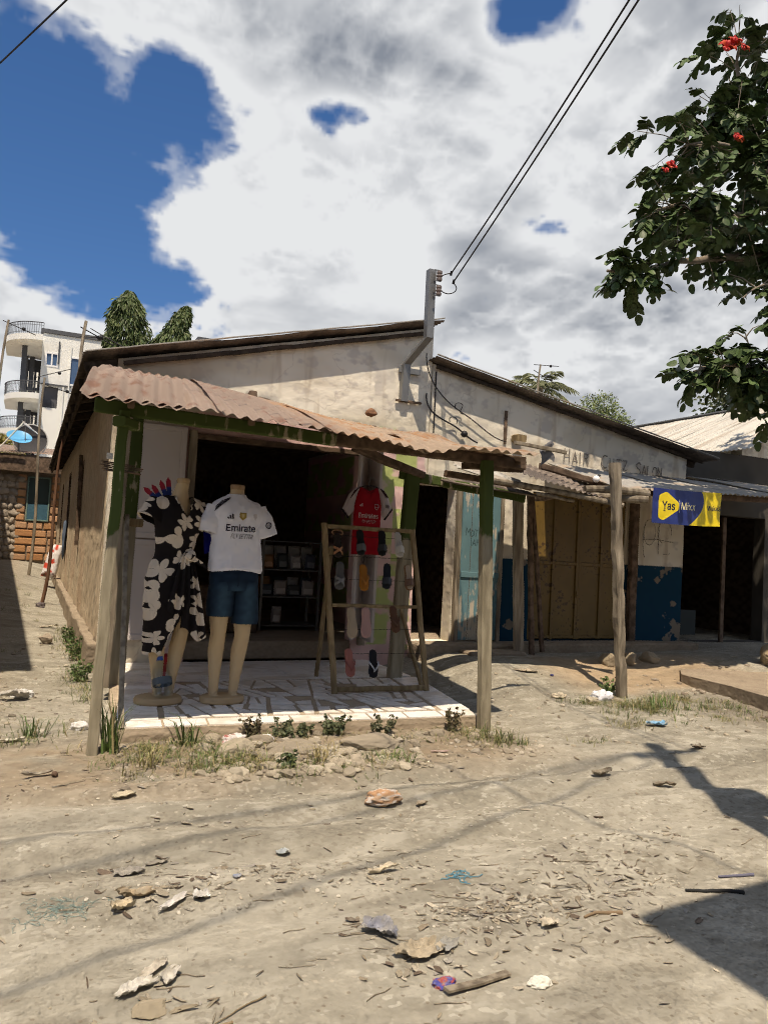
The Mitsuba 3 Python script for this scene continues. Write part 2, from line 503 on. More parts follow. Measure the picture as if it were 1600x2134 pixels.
def _ground(p, n, uv):
    a = fbm(p.x * .55, p.y * .8, 0.0, 3)
    b = fbm(p.x * 3.1 + 7, p.y * 3.7, 0.0, 3)
    c = fbm(p.x * 17, p.y * 21, 3.0, 3)
    e = fbm(p.x * 75, p.y * 80, 5.0, 2)
    col = mix((.250, .233, .187), (.318, .299, .246), smoothstep(.25, .75, a * .5 + b * .5))
    fl = fbm(p.x * 7 + 3, p.y * 15, 8.0, 4)
    col = col * (.75 + .30 * c + .20 * e)
    col = mix(col, (.43, .41, .345), smoothstep(.55, .74, fl) * .5)
    fk = noise(p.x * 60, p.y * 75, 1.0) * noise(p.x * 21 + 5, p.y * 30, 4.0)
    col = mix(col, (.48, .46, .39), smoothstep(.42, .60, fk) * .6 * smoothstep(.38, .60, fbm(p.x * 1.6, p.y * 2.6, 2.0, 3)))
    col = mix(col, (.15, .13, .10), smoothstep(.62, .72, noise(p.x * 48 + 9, p.y * 66, 2.0) * (.55 + .6 * fbm(p.x * 3, p.y * 5, 6.0, 2))) * .35)
    col = mix(col, (.17, .15, .118), smoothstep(.40, .22, fl) * .35)
    soil = smoothstep(.2, -.9, p.x) * smoothstep(4.2, 6.2, p.y) + .75 * smoothstep(.9, .2, dr.abs(p.y - 4.85 + .3 * b)) * smoothstep(3.7, 2.7, p.x) * smoothstep(-.6, .2, p.x)
    col = mix(col, mi.Color3f(.24, .185, .125) * (.7 + .6 * c), dr.clip(soil, 0, 1) * smoothstep(.25, .6, b + .15))
    orange = smoothstep(5.9, 6.5, p.y + .5 * b) * smoothstep(7.3, 6.9, p.y) * smoothstep(4.6, 5.4, p.x) * smoothstep(8.0, 7.0, p.x)
    col = mix(col, mi.Color3f(.36, .265, .165) * (.8 + .35 * c), orange * .75)
    dirt = smoothstep(5.6, 6.6, p.x + b) * smoothstep(6.3, 5.0, p.y)
    col = mix(col, mi.Color3f(.17, .145, .115) * (.7 + .6 * c), dirt * .75)
    # pale chips pressed into the dust and darker crumbs, gathered along the wheel tracks
    d1, d2, r = voronoi(p.x * 26, p.y * 26)
    patch = smoothstep(.46, .66, fbm(p.x * 1.3 + 3, p.y * 2.2, 9.0, 3))
    chip = smoothstep(.22, .10, d1 / (.35 + r)) * dr.select(r > .80, 1.0, 0.0) * (.1 + .9 * patch)
    col = mix(col, (.44, .40, .32), chip * .6)
    q1, q2, qr = voronoi(p.x * 19 + 5, p.y * 19)
    crumb = smoothstep(.16, .06, q1) * dr.select(qr > .86, 1.0, 0.0)
    col = mix(col, (.17, .14, .10), crumb * .7)
    tracks = smoothstep(.55, .75, fbm(p.x * .7, p.y * 6.5 - p.x * .9, 2.0, 3))
    return col * (1 - .16 * tracks)


bs('earth', proc(_ground), .97, bump=proc(lambda p, n, uv: fbm(p.x * 28, p.y * 28, p.z * 10, 4) + .35 * noise(p.x * 130, p.y * 130, 0.0), eps=2e-3), bscale=.022, spec=.1)


def _plaster(p, n, uv):
    """Lime-washed front: cream, grey where it has worn, rain streaks below the roof, old paint patches by the shop door."""
    a = fbm(p.x * 1.3, p.y, p.z * 1.6, 4)
    b = fbm(p.x * 6.5, p.y * 6, p.z * 6.5, 4)
    s = fbm(p.x * 9, 0.0, p.z * .9, 3)
    col = mix((.60, .55, .44), (.74, .70, .60), smoothstep(.35, .65, a))
    col = mix(col, (.43, .40, .37), smoothstep(.54, .68, b) * .55)
    col = mix(col, (.40, .33, .24), smoothstep(.56, .76, s) * .5)
    brown = smoothstep(2.2, 1.6, p.x + .8 * a) * smoothstep(2.4, 2.9, p.z)
    col = mix(col, (.33, .26, .18), brown * .75)
    crack = smoothstep(.010, .0, dr.abs(fbm(p.x * 1.9 + 4, p.z * .3, p.z * 1.5, 5) - .5)) * smoothstep(.5, .6, fbm(p.x * .9, 0.0, p.z * .9 + 5, 2))
    col = mix(col, (.28, .24, .19), crack * .28)
    # old pink wash with rubbed green squares beside the shop opening
    edge = .25 * (b - .5)
    pink = smoothstep(1.24, 1.36, p.x + edge) * smoothstep(4.02, 3.98, p.x + edge * .3) * smoothstep(2.62, 2.56, p.z + edge)
    col = mix(col, mi.Color3f(.62, .44, .42) * (.8 + .4 * b), pink)
    sq = dr.select((cell_rand(p.x * 4.4, 0.0, p.z * 4.0) > .45), 1.0, 0.0)
    green = sq * smoothstep(3.35, 3.40, p.x) * smoothstep(3.92, 3.88, p.x) * smoothstep(2.66, 2.6, p.z + edge) * smoothstep(.35, .5, b)
    col = mix(col, (.36, .46, .13), green * .85)
    # blue dado of the hair salon
    blue = dr.select((p.x > 4.98) & (p.x < 9.0), 1.0, 0.0) * smoothstep(1.27, 1.255, p.z + .01 * (b - .5))
    worn = smoothstep(.66, .72, b + .2 * smoothstep(.75, .25, p.z) * smoothstep(7.4, 7.8, p.x))
    col = mix(col, mix((.009, .043, .080), (.20, .175, .14), worn), blue)
    return col


bs('lime_plaster', proc(_plaster), .93, bump=proc(lambda p, n, uv: fbm(p.x * 13, p.y * 13, p.z * 13, 4) + .5 * fbm(p.x * 3.2, p.y * 3, p.z * 3.2, 2)), bscale=.016, spec=.12)


def _mud(p, n, uv):
    a = fbm(p.y * .9, 0.0, p.z * 1.2, 3)
    s = fbm(p.y * 6.5, 0.0, p.z * .7, 4)
    b = fbm(p.y * 14, p.x * 9, p.z * 14, 3)
    col = mix((.37, .30, .21), (.49, .415, .305), a) * (.75 + .5 * b)
    col = mix(col, (.24, .205, .155), smoothstep(.55, .72, s) * smoothstep(1.4, .4, p.z) * .8)
    return mix(col, (.33, .20, .12), smoothstep(.6, .8, a + .2 * s) * .35)


bs('earthen_plaster', proc(_mud), .95, bump=proc(lambda p, n, uv: fbm(p.x * 9, p.y * 9, p.z * 9, 4)), bscale=.03, spec=.1)


def _rust(p, n, uv):
    a = fbm(p.x * 2.2, p.y * 1.2, p.z * 2, 4)
    b = fbm(p.x * 18, p.y * 6, p.z * 12, 3)
    col = mix((.148, .112, .090), (.25, .19, .152), a)
    col = mix(col, (.145, .07, .045), smoothstep(.52, .70, .6 * b + .4 * fbm(p.x * 3.5, p.y * .9, 2.0, 3)) * .8)
    pale = smoothstep(2.2, 2.9, p.x + 1.2 * a) * smoothstep(3.9, 3.1, p.x)
    col = mix(col, mi.Color3f(.33, .25, .17), pale * .6)
    return mix(col, (.25, .12, .045), pale * smoothstep(.50, .66, a * .6 + b * .4) * .8)


bs('rusty_iron', proc(_rust), .72, bump=proc(lambda p, n, uv: fbm(p.x * 40, p.y * 40, p.z * 40, 2)), bscale=.004, spec=.35)


def _brownsheet(p, n, uv):
    b = fbm(p.x * 7, p.y * 2.2, p.z * 6, 4)
    c = fbm(p.x * 40, p.y * 20, 0.0, 2)
    return mix((.085, .07, .06), (.18, .148, .122), smoothstep(.3, .7, b)) * (.8 + .4 * c)


bs('weathered_iron', proc(_brownsheet), .75, spec=.3)


def _zinc(p, n, uv):
    b = fbm(p.x * 3.2, p.y * 1.1, p.z * 3, 4)
    c = fbm(p.x * 25, p.y * 12, p.z * 20, 3)
    col = mix((.25, .242, .225), (.38, .368, .34), b) * (.85 + .3 * c)
    col = mix(col, (.36, .28, .20), smoothstep(.60, .75, fbm(p.x * 5, p.y * 3, 4.0, 4)) * .8)
    return col


bs('zinc_sheet', proc(_zinc), .65, spec=.3)


def _oldroof(p, n, uv):
    b = fbm(p.x * 1.1, p.y * 3.5, 0.0, 4)
    c = fbm(p.x * .8, p.y * 14, 3.0, 3)
    col = mix((.38, .365, .325), (.57, .555, .50), b)
    return mix(col, (.34, .29, .23), smoothstep(.52, .72, c) * .7)


bs('pale_roofing', proc(_oldroof), .6, spec=.35)


def wood(name, c0, c1, rough=.85, grain=(30, 30, 3), bscale=.006, paint=None, wear=.5, bare=None):
    gx, gy, gz = grain

    def fn(p, n, uv):
        g = fbm(p.x * gx, p.y * gy, p.z * gz, 4)
        b = fbm(p.x * 3, p.y * 3, p.z * 2.2, 3)
        col = mix(c0, c1, smoothstep(.25, .75, g)) * (.75 + .5 * b)
        if paint is not None:
            w = smoothstep(wear - .03, wear + .03, .45 * g + .35 * b + .2 * fbm(p.x * 25, p.y * 25, p.z * 14, 3) + (.9 * smoothstep(bare + .45, bare - .65, p.z + 1.3 * (b - .5) + .5 * (g - .5)) if bare else 0.0))
            col = mix(mi.Color3f(paint) * (.8 + .4 * b), col, w)
        return col
    bs(name, proc(fn), rough, bump=proc(lambda p, n, uv: fbm(p.x * gx * 1.6, p.y * gy * 1.6, p.z * gz * 1.6, 3)), bscale=bscale, spec=.2)


wood('grey_timber', (.16, .132, .098), (.33, .285, .215))
wood('shaded_timber', (.030, .023, .018), (.075, .056, .042), grain=(20, 12, 14))  # near-black colour carries the shade under the roof edges
wood('hewn_timber', (.13, .108, .08), (.29, .25, .19))
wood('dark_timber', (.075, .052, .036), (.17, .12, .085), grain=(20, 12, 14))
wood('green_timber', (.19, .165, .115), (.32, .285, .205), paint=(.058, .082, .022), wear=.62, bare=1.15)
wood('teal_door', (.30, .27, .21), (.46, .42, .34), paint=(.125, .225, .255), wear=.575)
wood('frame_timber', (.17, .125, .065), (.29, .22, .125), grain=(40, 40, 5))


def _yellow(p, n, uv):
    b = fbm(p.x * 4, 0.0, p.z * 3, 4)
    c = fbm(p.x * 30, 0.0, p.z * 26, 3)
    return mix(mix((.125, .08, .018), (.18, .115, .026), b), (.07, .04, .016), smoothstep(.58, .72, c * .6 + b * .4))


bs('yellow_steel', proc(_yellow), .5, spec=.4)


def _marble(p, n, uv):
    v = dr.abs(fbm(p.x * 6 + 2 * fbm(p.x * 4, p.y * 4, 0.0, 3), p.y * 6, 0.0, 4) - .5)
    dust = fbm(p.x * 5, p.y * 7, 1.0, 4)
    col = mix((.80, .78, .74), (.58, .56, .52), smoothstep(.06, .0, v) * .5)
    return mix(col, (.52, .44, .33), smoothstep(.44, .74, dust) * .55)


bs('white_tile', proc(_marble), .35, spec=.45)


def _concrete(p, n, uv):
    b = fbm(p.x * 5, p.y * 5, p.z * 5, 4)
    c = fbm(p.x * 40, p.y * 40, p.z * 40, 3)
    return mix((.19, .152, .112), (.31, .26, .195), b) * (.75 + .5 * c)


bs('worn_concrete', proc(_concrete), .95, bump=proc(lambda p, n, uv: fbm(p.x * 30, p.y * 30, p.z * 30, 4)), bscale=.02, spec=.15)
bs('tan_grout', proc(lambda p, n, uv: mix((.27, .215, .15), (.42, .35, .26), fbm(p.x * 6, p.y * 6, p.z * 6, 4)) * (.8 + .4 * fbm(p.x * 45, p.y * 45, p.z * 45, 3))), .95, bump=proc(lambda p, n, uv: fbm(p.x * 34, p.y * 34, p.z * 34, 4)), bscale=.014, spec=.15)
bs('grey_steel', proc(lambda p, n, uv: mix((.13, .135, .14), (.27, .275, .275), fbm(p.x * 12, p.y * 12, p.z * 5, 4))), .45, metallic=.5, spec=.5)
bs('dark_plastic', (.018, .018, .02), .5)
bs('leaf', {**VCOL}, .5, spec=.35)
scene['leaf_thin'] = {'type': 'principledthin', 'base_color': VCOL, 'roughness': .5, 'diff_trans': .5, 'spec_trans': 0.0}
bs('bark', proc(lambda p, n, uv: mix((.16, .13, .10), (.30, .26, .21), fbm(p.x * 22, p.y * 22, p.z * 6, 4))), .95, bump=proc(lambda p, n, uv: fbm(p.x * 40, p.y * 40, p.z * 12, 3)), bscale=.01)
scene['bottle_plastic'] = {'type': 'thindielectric', 'int_ior': 1.3, 'specular_transmittance': {'type': 'rgb', 'value': [.80, .84, .86]}}
scene['clear_film'] = {'type': 'thindielectric', 'int_ior': 1.3, 'specular_transmittance': {'type': 'rgb', 'value': [.9, .9, .88]}}
scene['window_glass'] = bs('window_glass', (.03, .045, .07), .08, spec=.6) and scene['window_glass']

# ---------------------------------------------------------------- the ground


def sst(a, b, x):
    t = np.clip((np.asarray(x, float) - a) / (b - a), 0, 1)
    return t * t * (3 - 2 * t)


def gz(x, y, fine=True):
    """Height of the earth: rutted street, a bank up to the salon step, the alley rising to the back."""
    x, y = np.asarray(x, float), np.asarray(y, float)
    z = .19 * sst(5.6, 7.0, y - .25 * np.sin(x * 1.3)) * sst(3.5, 4.3, x)
    z = z + .40 * sst(6, 22, y) * sst(1.0, -.6, x) + .35 * sst(20, 26, y) * sst(-.6, 1.0, x)
    far = sst(12, 22, np.hypot(x - 3, y - 6))
    p = np.stack([x, y, 0 * x], -1)
    z = z + .035 * 2 * fb(p, .9, 3, 1) * sst(1.2, 3, y)
    p2 = np.stack([x * .5 + y * .05, y * 2.3 - x * .25, 0 * x], -1)
    z = z + .022 * 2 * fb(p2, 1.0, 3, 4) * sst(5.2, 4.4, y)
    for c, a, w in ((4.02, .030, .09), (3.62, .022, .10), (3.20, .026, .11), (2.62, .02, .12)):
        yc = c - .08 * (x - 1.5) + .05 * np.sin(x * 1.1 + c)
        z = z - a * np.exp(-((y - yc) / w) ** 2) + a * .5 * np.exp(-((y - yc - 2 * w) / w) ** 2)
    hump = np.exp(-((y - 4.72) / .22) ** 2) * sst(-.3, .3, x) * sst(3.6, 3.0, x)
    z = z + hump * (.0 + .05 * (fb(p, 4.5, 3, 8) + .1))
    if fine:
        z = z + (.012 * 2 * fb(p, 5.5, 3, 2) + .006 * 2 * fb(p, 17, 3, 3)) * (1 - far)
        clod = np.maximum(0, fb(p, 9, 2, 6) - .10)
        z = z + .05 * clod * (sst(.3, -.4, x) * sst(4.3, 5.5, y) + sst(3.4, 4.4, x) * sst(4.3, 5.6, y) * .6 + .25) * (1 - far)
    return z


def spaced(*segs):
    out = []
    for a, b, s in segs:
        out += list(np.arange(a, b - 1e-9, s))
    return np.array(out + [segs[-1][1]])


gx = spaced((-400, -60, 40), (-60, -12, 6), (-12, -2, .5), (-2, -.8, .1), (-.8, 5.6, .026), (5.6, 8.5, .045), (8.5, 14, .25), (14, 40, 3), (40, 400, 40))
gy = spaced((-400, -60, 40), (-60, -4, 4), (-4, 1.2, .4), (1.2, 5.4, .026), (5.4, 8.4, .045), (8.4, 24, .12), (24, 60, 3), (60, 700, 40))
GX, GY = np.meshgrid(gx, gy, indexing='ij')
Pg = np.stack([GX, GY, gz(GX, GY)], -1)
put(grid_mesh(Pg), 'earth', 'ground', smooth=True, kind='structure')
if True:
    k = scene['ground']

# ---------------------------------------------------------------- shop house (left, higher half of the building)
FY = 7.70      # the plane of the shop fronts


def wall_noise(m, amp=.006, seed=1, sub=.22):
    v, f = trimesh.remesh.subdivide_to_size(m.vertices, m.faces, sub, max_iter=12)
    m = trimesh.Trimesh(v, f, process=True)
    m.vertices = m.vertices + np.stack([fb(m.vertices, 1.7, 3, seed + k) for k in range(3)], 1) * 2 * amp
    return m


shop = thing('shop_house', 'long low house with cream plastered gable and clothes shop opening', 'house')
gable = Polygon([(.65, .0), (4.03, .0), (4.03, 3.85), (.65, 2.98)])
holes = [sbox(1.44, 3.22, -.1, 2.34)]
front = gable
for h in holes:
    front = front.difference(h)
doorway2 = sbox(3.93, 4.43, .28, 2.06)
front = front.difference(doorway2)
put(wall_noise(poly_mesh(front, .20, 'xz', FY)), 'lime_plaster', 'front_wall', shop)
# side wall along the alley, with three openings
side = sbox(FY + .21, 22.6, .0, 2.9)
for y0, y1, z0, z1 in ((12.1, 12.75, 1.22, 2.36), (15.9, 16.9, 1.1, 2.45), (19.6, 20.3, 1.0, 2.40)):
    side = side.difference(sbox(y0, y1, z0, z1))
put(wall_noise(poly_mesh(side, .2, 'yz', .65), .012, 3, .3), 'earthen_plaster', 'side_wall', shop)
for y0, y1, z0, z1, c in ((12.1, 12.75, 1.22, 2.36, (.035, .025, .02)), (15.9, 16.9, 1.1, 2.45, (.02, .035, .09)), (19.6, 20.3, 1.0, 2.40, (.03, .025, .02))):
    w = put(box(.74, .78, y0 - .01, y1 + .01, z0 - .01, z1 + .01), 'paint_matte', 'window', shop, color=c)
    fr = [box(.648, .74, y0, y0 + .05, z0, z1), box(.648, .74, y1 - .05, y1, z0, z1), box(.648, .74, y0 + .05, y1 - .05, z1 - .05, z1), box(.648, .74, y0 + .05, y1 - .05, z0, z0 + .05)]
    put(cat(*fr), 'dark_timber', 'frame', w)
put(cat(beam((.62, 12.03, 1.1), (.60, 12.0, 2.42), .05, .12, 3)), 'dark_timber', 'shutter', shop)
m = pillow(Polygon([(15.98, 1.5), (16.75, 1.5), (16.7, 1.0), (16.4, .72), (16.1, .95)]), .05, .05, .1, 4, .02, 5)
m.vertices = m.vertices[:, [1, 0, 2]] + V(.61, 0, 0)
put(m, 'cloth', 'window_cloth', color=(.13, .17, .24), smooth=40, label='grey blue cloth hanging out of the side window', cat='cloth')
# plinth of rough plastered stone at the foot of the side wall
pl = box(.55, .646, FY + .02, 22.5, -.15, .27, .01)
v, f = trimesh.remesh.subdivide_to_size(pl.vertices, pl.faces, .12, max_iter=12)
pl = trimesh.Trimesh(v, f, process=True)
pl.vertices += np.stack([fb(pl.vertices, 4, 3, k) for k in range(3)], 1) * .05
put(pl, 'worn_concrete', 'plinth', shop, smooth=30)
put(box(.66, 4.0, 22.4, 22.6, 0, 3.4), 'earthen_plaster', 'back_wall', shop)
put(box(3.82, 4.02, FY + .21, 22.39, 0, 3.80), 'lime_plaster', 'inner_wall', shop)
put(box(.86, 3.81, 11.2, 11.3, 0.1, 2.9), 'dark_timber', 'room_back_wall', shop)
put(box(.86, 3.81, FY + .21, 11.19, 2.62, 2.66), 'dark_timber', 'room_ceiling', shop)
put(box(.86, 3.81, FY + .03, 11.19, .10, .285, .01), 'worn_concrete', 'shop_floor', shop)
# roof: sheets side by side along the ridge, eave at the left, high edge at the right
roof = None
ys = np.arange(7.525, 22.8, .78)
for i, y in enumerate(ys):
    y1 = y + .80
    lift = .012 * (i % 2)
    m = corrugated((.33, y, 2.945 + lift), (.33, y1, 2.945 + lift), (4.07, y1, 3.90 + lift), (4.07, y, 3.90 + lift), seed=i, sag=.022, along=14, amp=.009)
    if roof is None:
        roof = put(m, 'weathered_iron', 'roof', shop, smooth=35)
    else:
        put(m, 'weathered_iron', 'sheet', roof, smooth=35)
for i, y in enumerate(np.arange(7.75, 22.4, .92)):
    z = 2.86
    put(beam((.36, y, z), (1.4, y, z + .265), .06, .10, 20 + i, .004), 'shaded_timber', 'rafter', shop)
put(beam((.70, FY - .06, 2.93), (3.95, FY - .06, 3.765), .03, .045, 60, .006), 'shaded_timber', 'verge_board', shop)
put(beam((.42, 7.6, 2.855), (.42, 22.5, 2.855), .04, .07, 61, .006, segs=60), 'shaded_timber', 'eave_purlin', shop)
put(beam((.345, 7.512, 2.968), (4.06, 7.512, 3.922), .03, .012, 62, .003, segs=30), 'zinc_sheet', 'verge_flashing', shop)  # added pale strip standing for the sunlit edge of the roof sheets
# purlin ends that stick through the gable
for x, z in ((1.95, 2.78), (3.28, 2.58)):
    put(beam((x, FY - .13, z), (x + .01, FY + .01, z), .085, .075, int(x * 10), .012, chips=.5), 'dark_timber', 'purlin_end', shop)
# shop opening: frame, lintel, ragged edge above it
put(beam((1.42, FY - .012, 2.32), (3.26, FY - .012, 2.32), .07, .055, 71, .006, up=(0, 0, 1)), 'dark_timber', 'lintel', shop)
put(beam((1.41, FY - .02, .29), (1.40, FY - .02, 2.37), .075, .09, 72, .003, up=(0, 1, 0)), 'grey_timber', 'door_jamb', shop)
put(beam((3.31, FY - .04, .25), (3.31, FY - .04, 2.40), .07, .09, 73, .004, up=(0, 1, 0)), 'grey_timber', 'door_jamb', shop)


def panel_door(parent, name, x0, x1, z0, z1, y, bsdf, color, cols=1, rails=(.5,), t=.035, st=.055, **kw):
    """A framed leaf facing -y: stiles, rails and recessed panels."""
    h = z1 - z0
    zs = [z0] + [z0 + h * r for r in rails] + [z1]
    fr = [box(x0, x0 + st, y, y + t, z0, z1, .004), box(x1 - st, x1, y, y + t, z0, z1, .004)]
    for k, z in enumerate(zs):
        a, b = (z, z + st) if k == 0 else ((z - st, z) if k == len(zs) - 1 else (z - st * .8, z + st * .8))
        fr.append(box(x0 + st + .0006, x1 - st - .0006, y + .001, y + t, a, b, .004))
    leaf = put(cat(*fr), bsdf, name, parent, color=color, **kw)
    for k in range(len(zs) - 1):
        a = zs[k] + st * (1 if k == 0 else .8)
        b = zs[k + 1] - st * (1 if k == len(zs) - 2 else .8)
        put(box(x0 + st + .001, x1 - st - .001, y + .012, y + t - .004, a + .001, b - .001), bsdf, 'panel', leaf, color=color)
    return leaf


WHITE = (.60, .565, .555)
panel_door(shop, 'door', .86, 1.335, 1.28, 2.385, FY - .075, 'paint_matte', WHITE, rails=(), label='upper white panelled shutter leaf folded back on the wall')
panel_door(shop, 'door', .845, 1.345, .31, 1.268, FY - .085, 'paint_matte', (.58, .54, .535), rails=(), label='lower white panelled shutter leaf folded back on the wall')
# the right-hand leaf, folded outwards in two
for i, (x0, y0, x1, y1, z0, z1) in enumerate(((3.27, 7.62, 3.02, 7.25, .36, 2.33), (3.285, 7.60, 3.25, 7.22, .33, 2.31))):
    d = unit(V(x1 - x0, y1 - y0, 0))
    L = math.hypot(x1 - x0, y1 - y0)
    m = cat(box(0, .05, -.015, .015, z0, z1, .003), box(L - .05, L, -.015, .015, z0, z1, .003), box(.0505, L - .0505, -.012, .012, z0, z0 + .06), box(.0505, L - .0505, -.012, .012, z1 - .06, z1), box(.0505, L - .0505, -.014, .014, 1.24, 1.33), box(.051, L - .051, -.006, .006, z0 + .061, 1.239), box(.051, L - .051, -.006, .006, 1.331, z1 - .061))
    put(moved(m, (x0, y0, 0), math.atan2(d[1], d[0])), 'paint_matte', 'door', shop, color=(.50, .46, .44), label='narrow shutter leaf standing open behind the red jersey')
# cables and damp marks have their own builders below

# ---------------------------------------------------------------- salon house (lower right half)
salon = thing('salon_house', 'lower cream building with hair salon lettering and blue dado', 'house')
sal = Polygon([(4.045, .0), (7.97, .0), (7.97, 2.72), (4.045, 3.44)])
for b in (sbox(3.0, 4.43, .28, 2.06), sbox(5.50, 6.96, .29, 2.09)):
    sal = sal.difference(b)
put(wall_noise(poly_mesh(sal, .20, 'xz', FY + .004), .007, 5), 'lime_plaster', 'front_wall', salon)
bs('shaded_plaster', proc(lambda p, n, uv: mix((.045, .042, .037), (.10, .092, .08), fbm(p.x * 3, p.y * 3, p.z * 3, 4))), .95)  # plaster darkened so the shade of the right-hand opening is in its colour
put(box(7.775, 7.975, FY + .21, 14, 0, 2.70), 'shaded_plaster', 'end_wall', salon)
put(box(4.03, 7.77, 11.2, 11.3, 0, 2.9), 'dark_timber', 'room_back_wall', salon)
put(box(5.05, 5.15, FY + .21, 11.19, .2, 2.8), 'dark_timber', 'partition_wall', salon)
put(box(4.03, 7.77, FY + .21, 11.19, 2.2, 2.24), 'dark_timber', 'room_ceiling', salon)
put(box(4.03, 7.77, FY + .21, 11.19, .15, .28), 'worn_concrete', 'room_floor', salon)
roof = None
for i, y in enumerate(np.arange(7.515, 14, .78)):
    lift = .011 * (i % 2)
    m = corrugated((8.36, y, 2.735 + lift), (8.36, y + .80, 2.735 + lift), (3.98, y + .80, 3.475 + lift), (3.98, y, 3.475 + lift), seed=40 + i, sag=.018, along=14)
    roof = put(m, 'weathered_iron', 'roof', salon, smooth=35) if roof is None else (put(m, 'weathered_iron', 'sheet', roof, smooth=35), roof)[1]
put(beam((4.06, FY - .055, 3.40), (8.2, FY - .055, 2.70), .03, .04, 80, .006), 'shaded_timber', 'verge_board', salon)
put(beam((8.35, 7.502, 2.758), (3.99, 7.502, 3.497), .03, .012, 82, .003, segs=30), 'zinc_sheet', 'verge_flashing', salon)  # pale strip added here too, as the sunlit lip of the salon roof
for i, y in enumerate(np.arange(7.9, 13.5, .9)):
    put(beam((7.6, y, 2.80), (8.3, y, 2.69), .06, .08, 85 + i), 'shaded_timber', 'rafter', salon)
# plastered pier between the shop and the salon doorway, wood frame of the doorway
put(beam((4.475, FY - .03, .27), (4.455, FY - .03, 2.06), .055, .08, 90, .003, up=(0, 1, 0)), 'grey_timber', 'door_jamb', salon)
teal = put(box(4.505, 5.02, FY - .045, FY - .012, .30, 2.05, .003), 'teal_door', 'door', salon, label='faded teal wooden door with scribbled writing')
for k, x in enumerate((4.63, 4.76, 4.89)):
    put(box(x - .003, x + .003, FY - .0465, FY - .0455, .31, 2.04), 'dark_timber', 'groove', teal)
put(box(4.506, 5.019, FY - .062, FY - .046, 1.02, 1.085, .004), 'teal_door', 'ledge', teal)
put(beam((5.045, FY - .03, .27), (5.04, FY - .03, 2.04), .05, .07, 91, .003, up=(0, 1, 0)), 'grey_timber', 'door_jamb', salon)
# yellow steel gate, two leaves of pressed panels in an angle-iron frame
gate = put(cat(*[box(x - .02, x + .02, FY + .012, FY + .05, .30, 2.08, .003) for x in (5.525, 5.86, 6.225, 6.265, 6.60, 6.935)], *[box(a + .0205, b - .0205, FY + .014, FY + .05, z - .02, z + .02, .003) for a, b in ((5.525, 5.86), (5.86, 6.225), (6.265, 6.60), (6.60, 6.935)) for z in (.33, 1.235, 2.06)]), 'yellow_steel', 'gate', salon, label='closed yellow steel double gate of the hair salon')
for a, b in ((5.525, 5.86), (5.86, 6.225), (6.265, 6.60), (6.60, 6.935)):
    for z0, z1 in ((.33, 1.235), (1.235, 2.06)):
        put(box(a + .021, b - .021, FY + .032, FY + .036, z0 + .021, z1 - .021), 'yellow_steel', 'panel', gate)
put(box(6.215, 6.275, FY - .002, FY + .011, .82, .90, .003), 'yellow_steel', 'latch', gate)
put(beam((7.05, FY - .06, .15), (7.06, FY - .05, 2.05), .11, .08, 92, .006, up=(0, 1, 0)), 'dark_timber', 'door_jamb', salon)
# raised step along the salon front
st = box(3.90, 8.0, FY - .30, FY + .0, -.05, .285, .02)
st = wall_noise(st, .012, 12, .12)
put(st, 'worn_concrete', 'step', salon, smooth=30)
put(wall_noise(box(4.38, 5.10, 7.12, FY - .30, -.05, .235, .02), .01, 14, .1), 'worn_concrete', 'door_step', salon, smooth=30)
put(box(7.02, 7.05, FY - .012, FY + .002, 1.45, 1.9), 'paint_matte', 'sign_board', salon, color=(.05, .03, .02))


def hand(strokes_of, word, x, z, h, gap=.28, slant=0.0, wig=.03, seed=1):
    """Hand-drawn capitals: polylines on a unit box (width .6, height 1)."""
    out, r = [], RS(seed)
    for k, ch in enumerate(word):
        if ch == ' ':
            x += h * .45
            continue
        hh = h * (1.28 if ch in strokes_of and (k == 0 or word[k - 1] == ' ') else 1.0)
        for s in strokes_of[ch]:
            out.append([(x + (a + b * slant) * hh + r.uniform(-wig, wig) * hh, z + b * hh + r.uniform(-wig, wig) * hh) for a, b in s])
        x += hh * (.25 if ch == 'I' else .6) + h * gap
    return out


def arc(cx, cy, rx, ry, a0, a1, n=9):
    return [(cx + rx * math.cos(math.radians(a)), cy + ry * math.sin(math.radians(a))) for a in np.linspace(a0, a1, n)]


GLYPH = {'H': [[(0, 0), (.03, 1)], [(.5, 0), (.5, 1)], [(0, .5), (.5, .52)]], 'A': [[(0, 0), (.28, 1), (.56, 0)], [(.12, .36), (.46, .38)]], 'I': [[(.05, 0), (.05, 1)]],
         'R': [[(0, 0), (.02, 1)], [(.02, 1), (.4, .95), (.45, .72), (.3, .52), (.02, .48)], [(.2, .5), (.52, 0)]], 'C': [arc(.35, .5, .35, .5, 60, 300)], 'U': [[(0, 1), (.02, .3), (.12, .04), (.35, .02), (.48, .3), (.5, 1)]],
         'T': [[(0, 1), (.58, .98)], [(.29, 1), (.28, 0)]], 'Z': [[(0, 1), (.5, .98), (.02, .02), (.54, 0)]], 'S': [[(.5, .88), (.3, 1), (.06, .84), (.12, .6), (.42, .44), (.5, .2), (.3, 0), (.02, .1)]],
         'L': [[(.02, 1), (0, 0), (.48, .02)]], 'O': [arc(.3, .5, .3, .5, 80, 440, 14)], 'N': [[(0, 0), (.03, 1), (.48, 0), (.5, 1)]], 'M': [[(0, 0), (.06, 1), (.3, .4), (.55, 1), (.6, 0)]], '7': [[(0, 1), (.5, 1), (.2, 0)]], 'P': [[(0, 0), (.02, 1), (.4, .95), (.42, .6), (.02, .5)]]}
PENCIL = (.22, .20, .175)
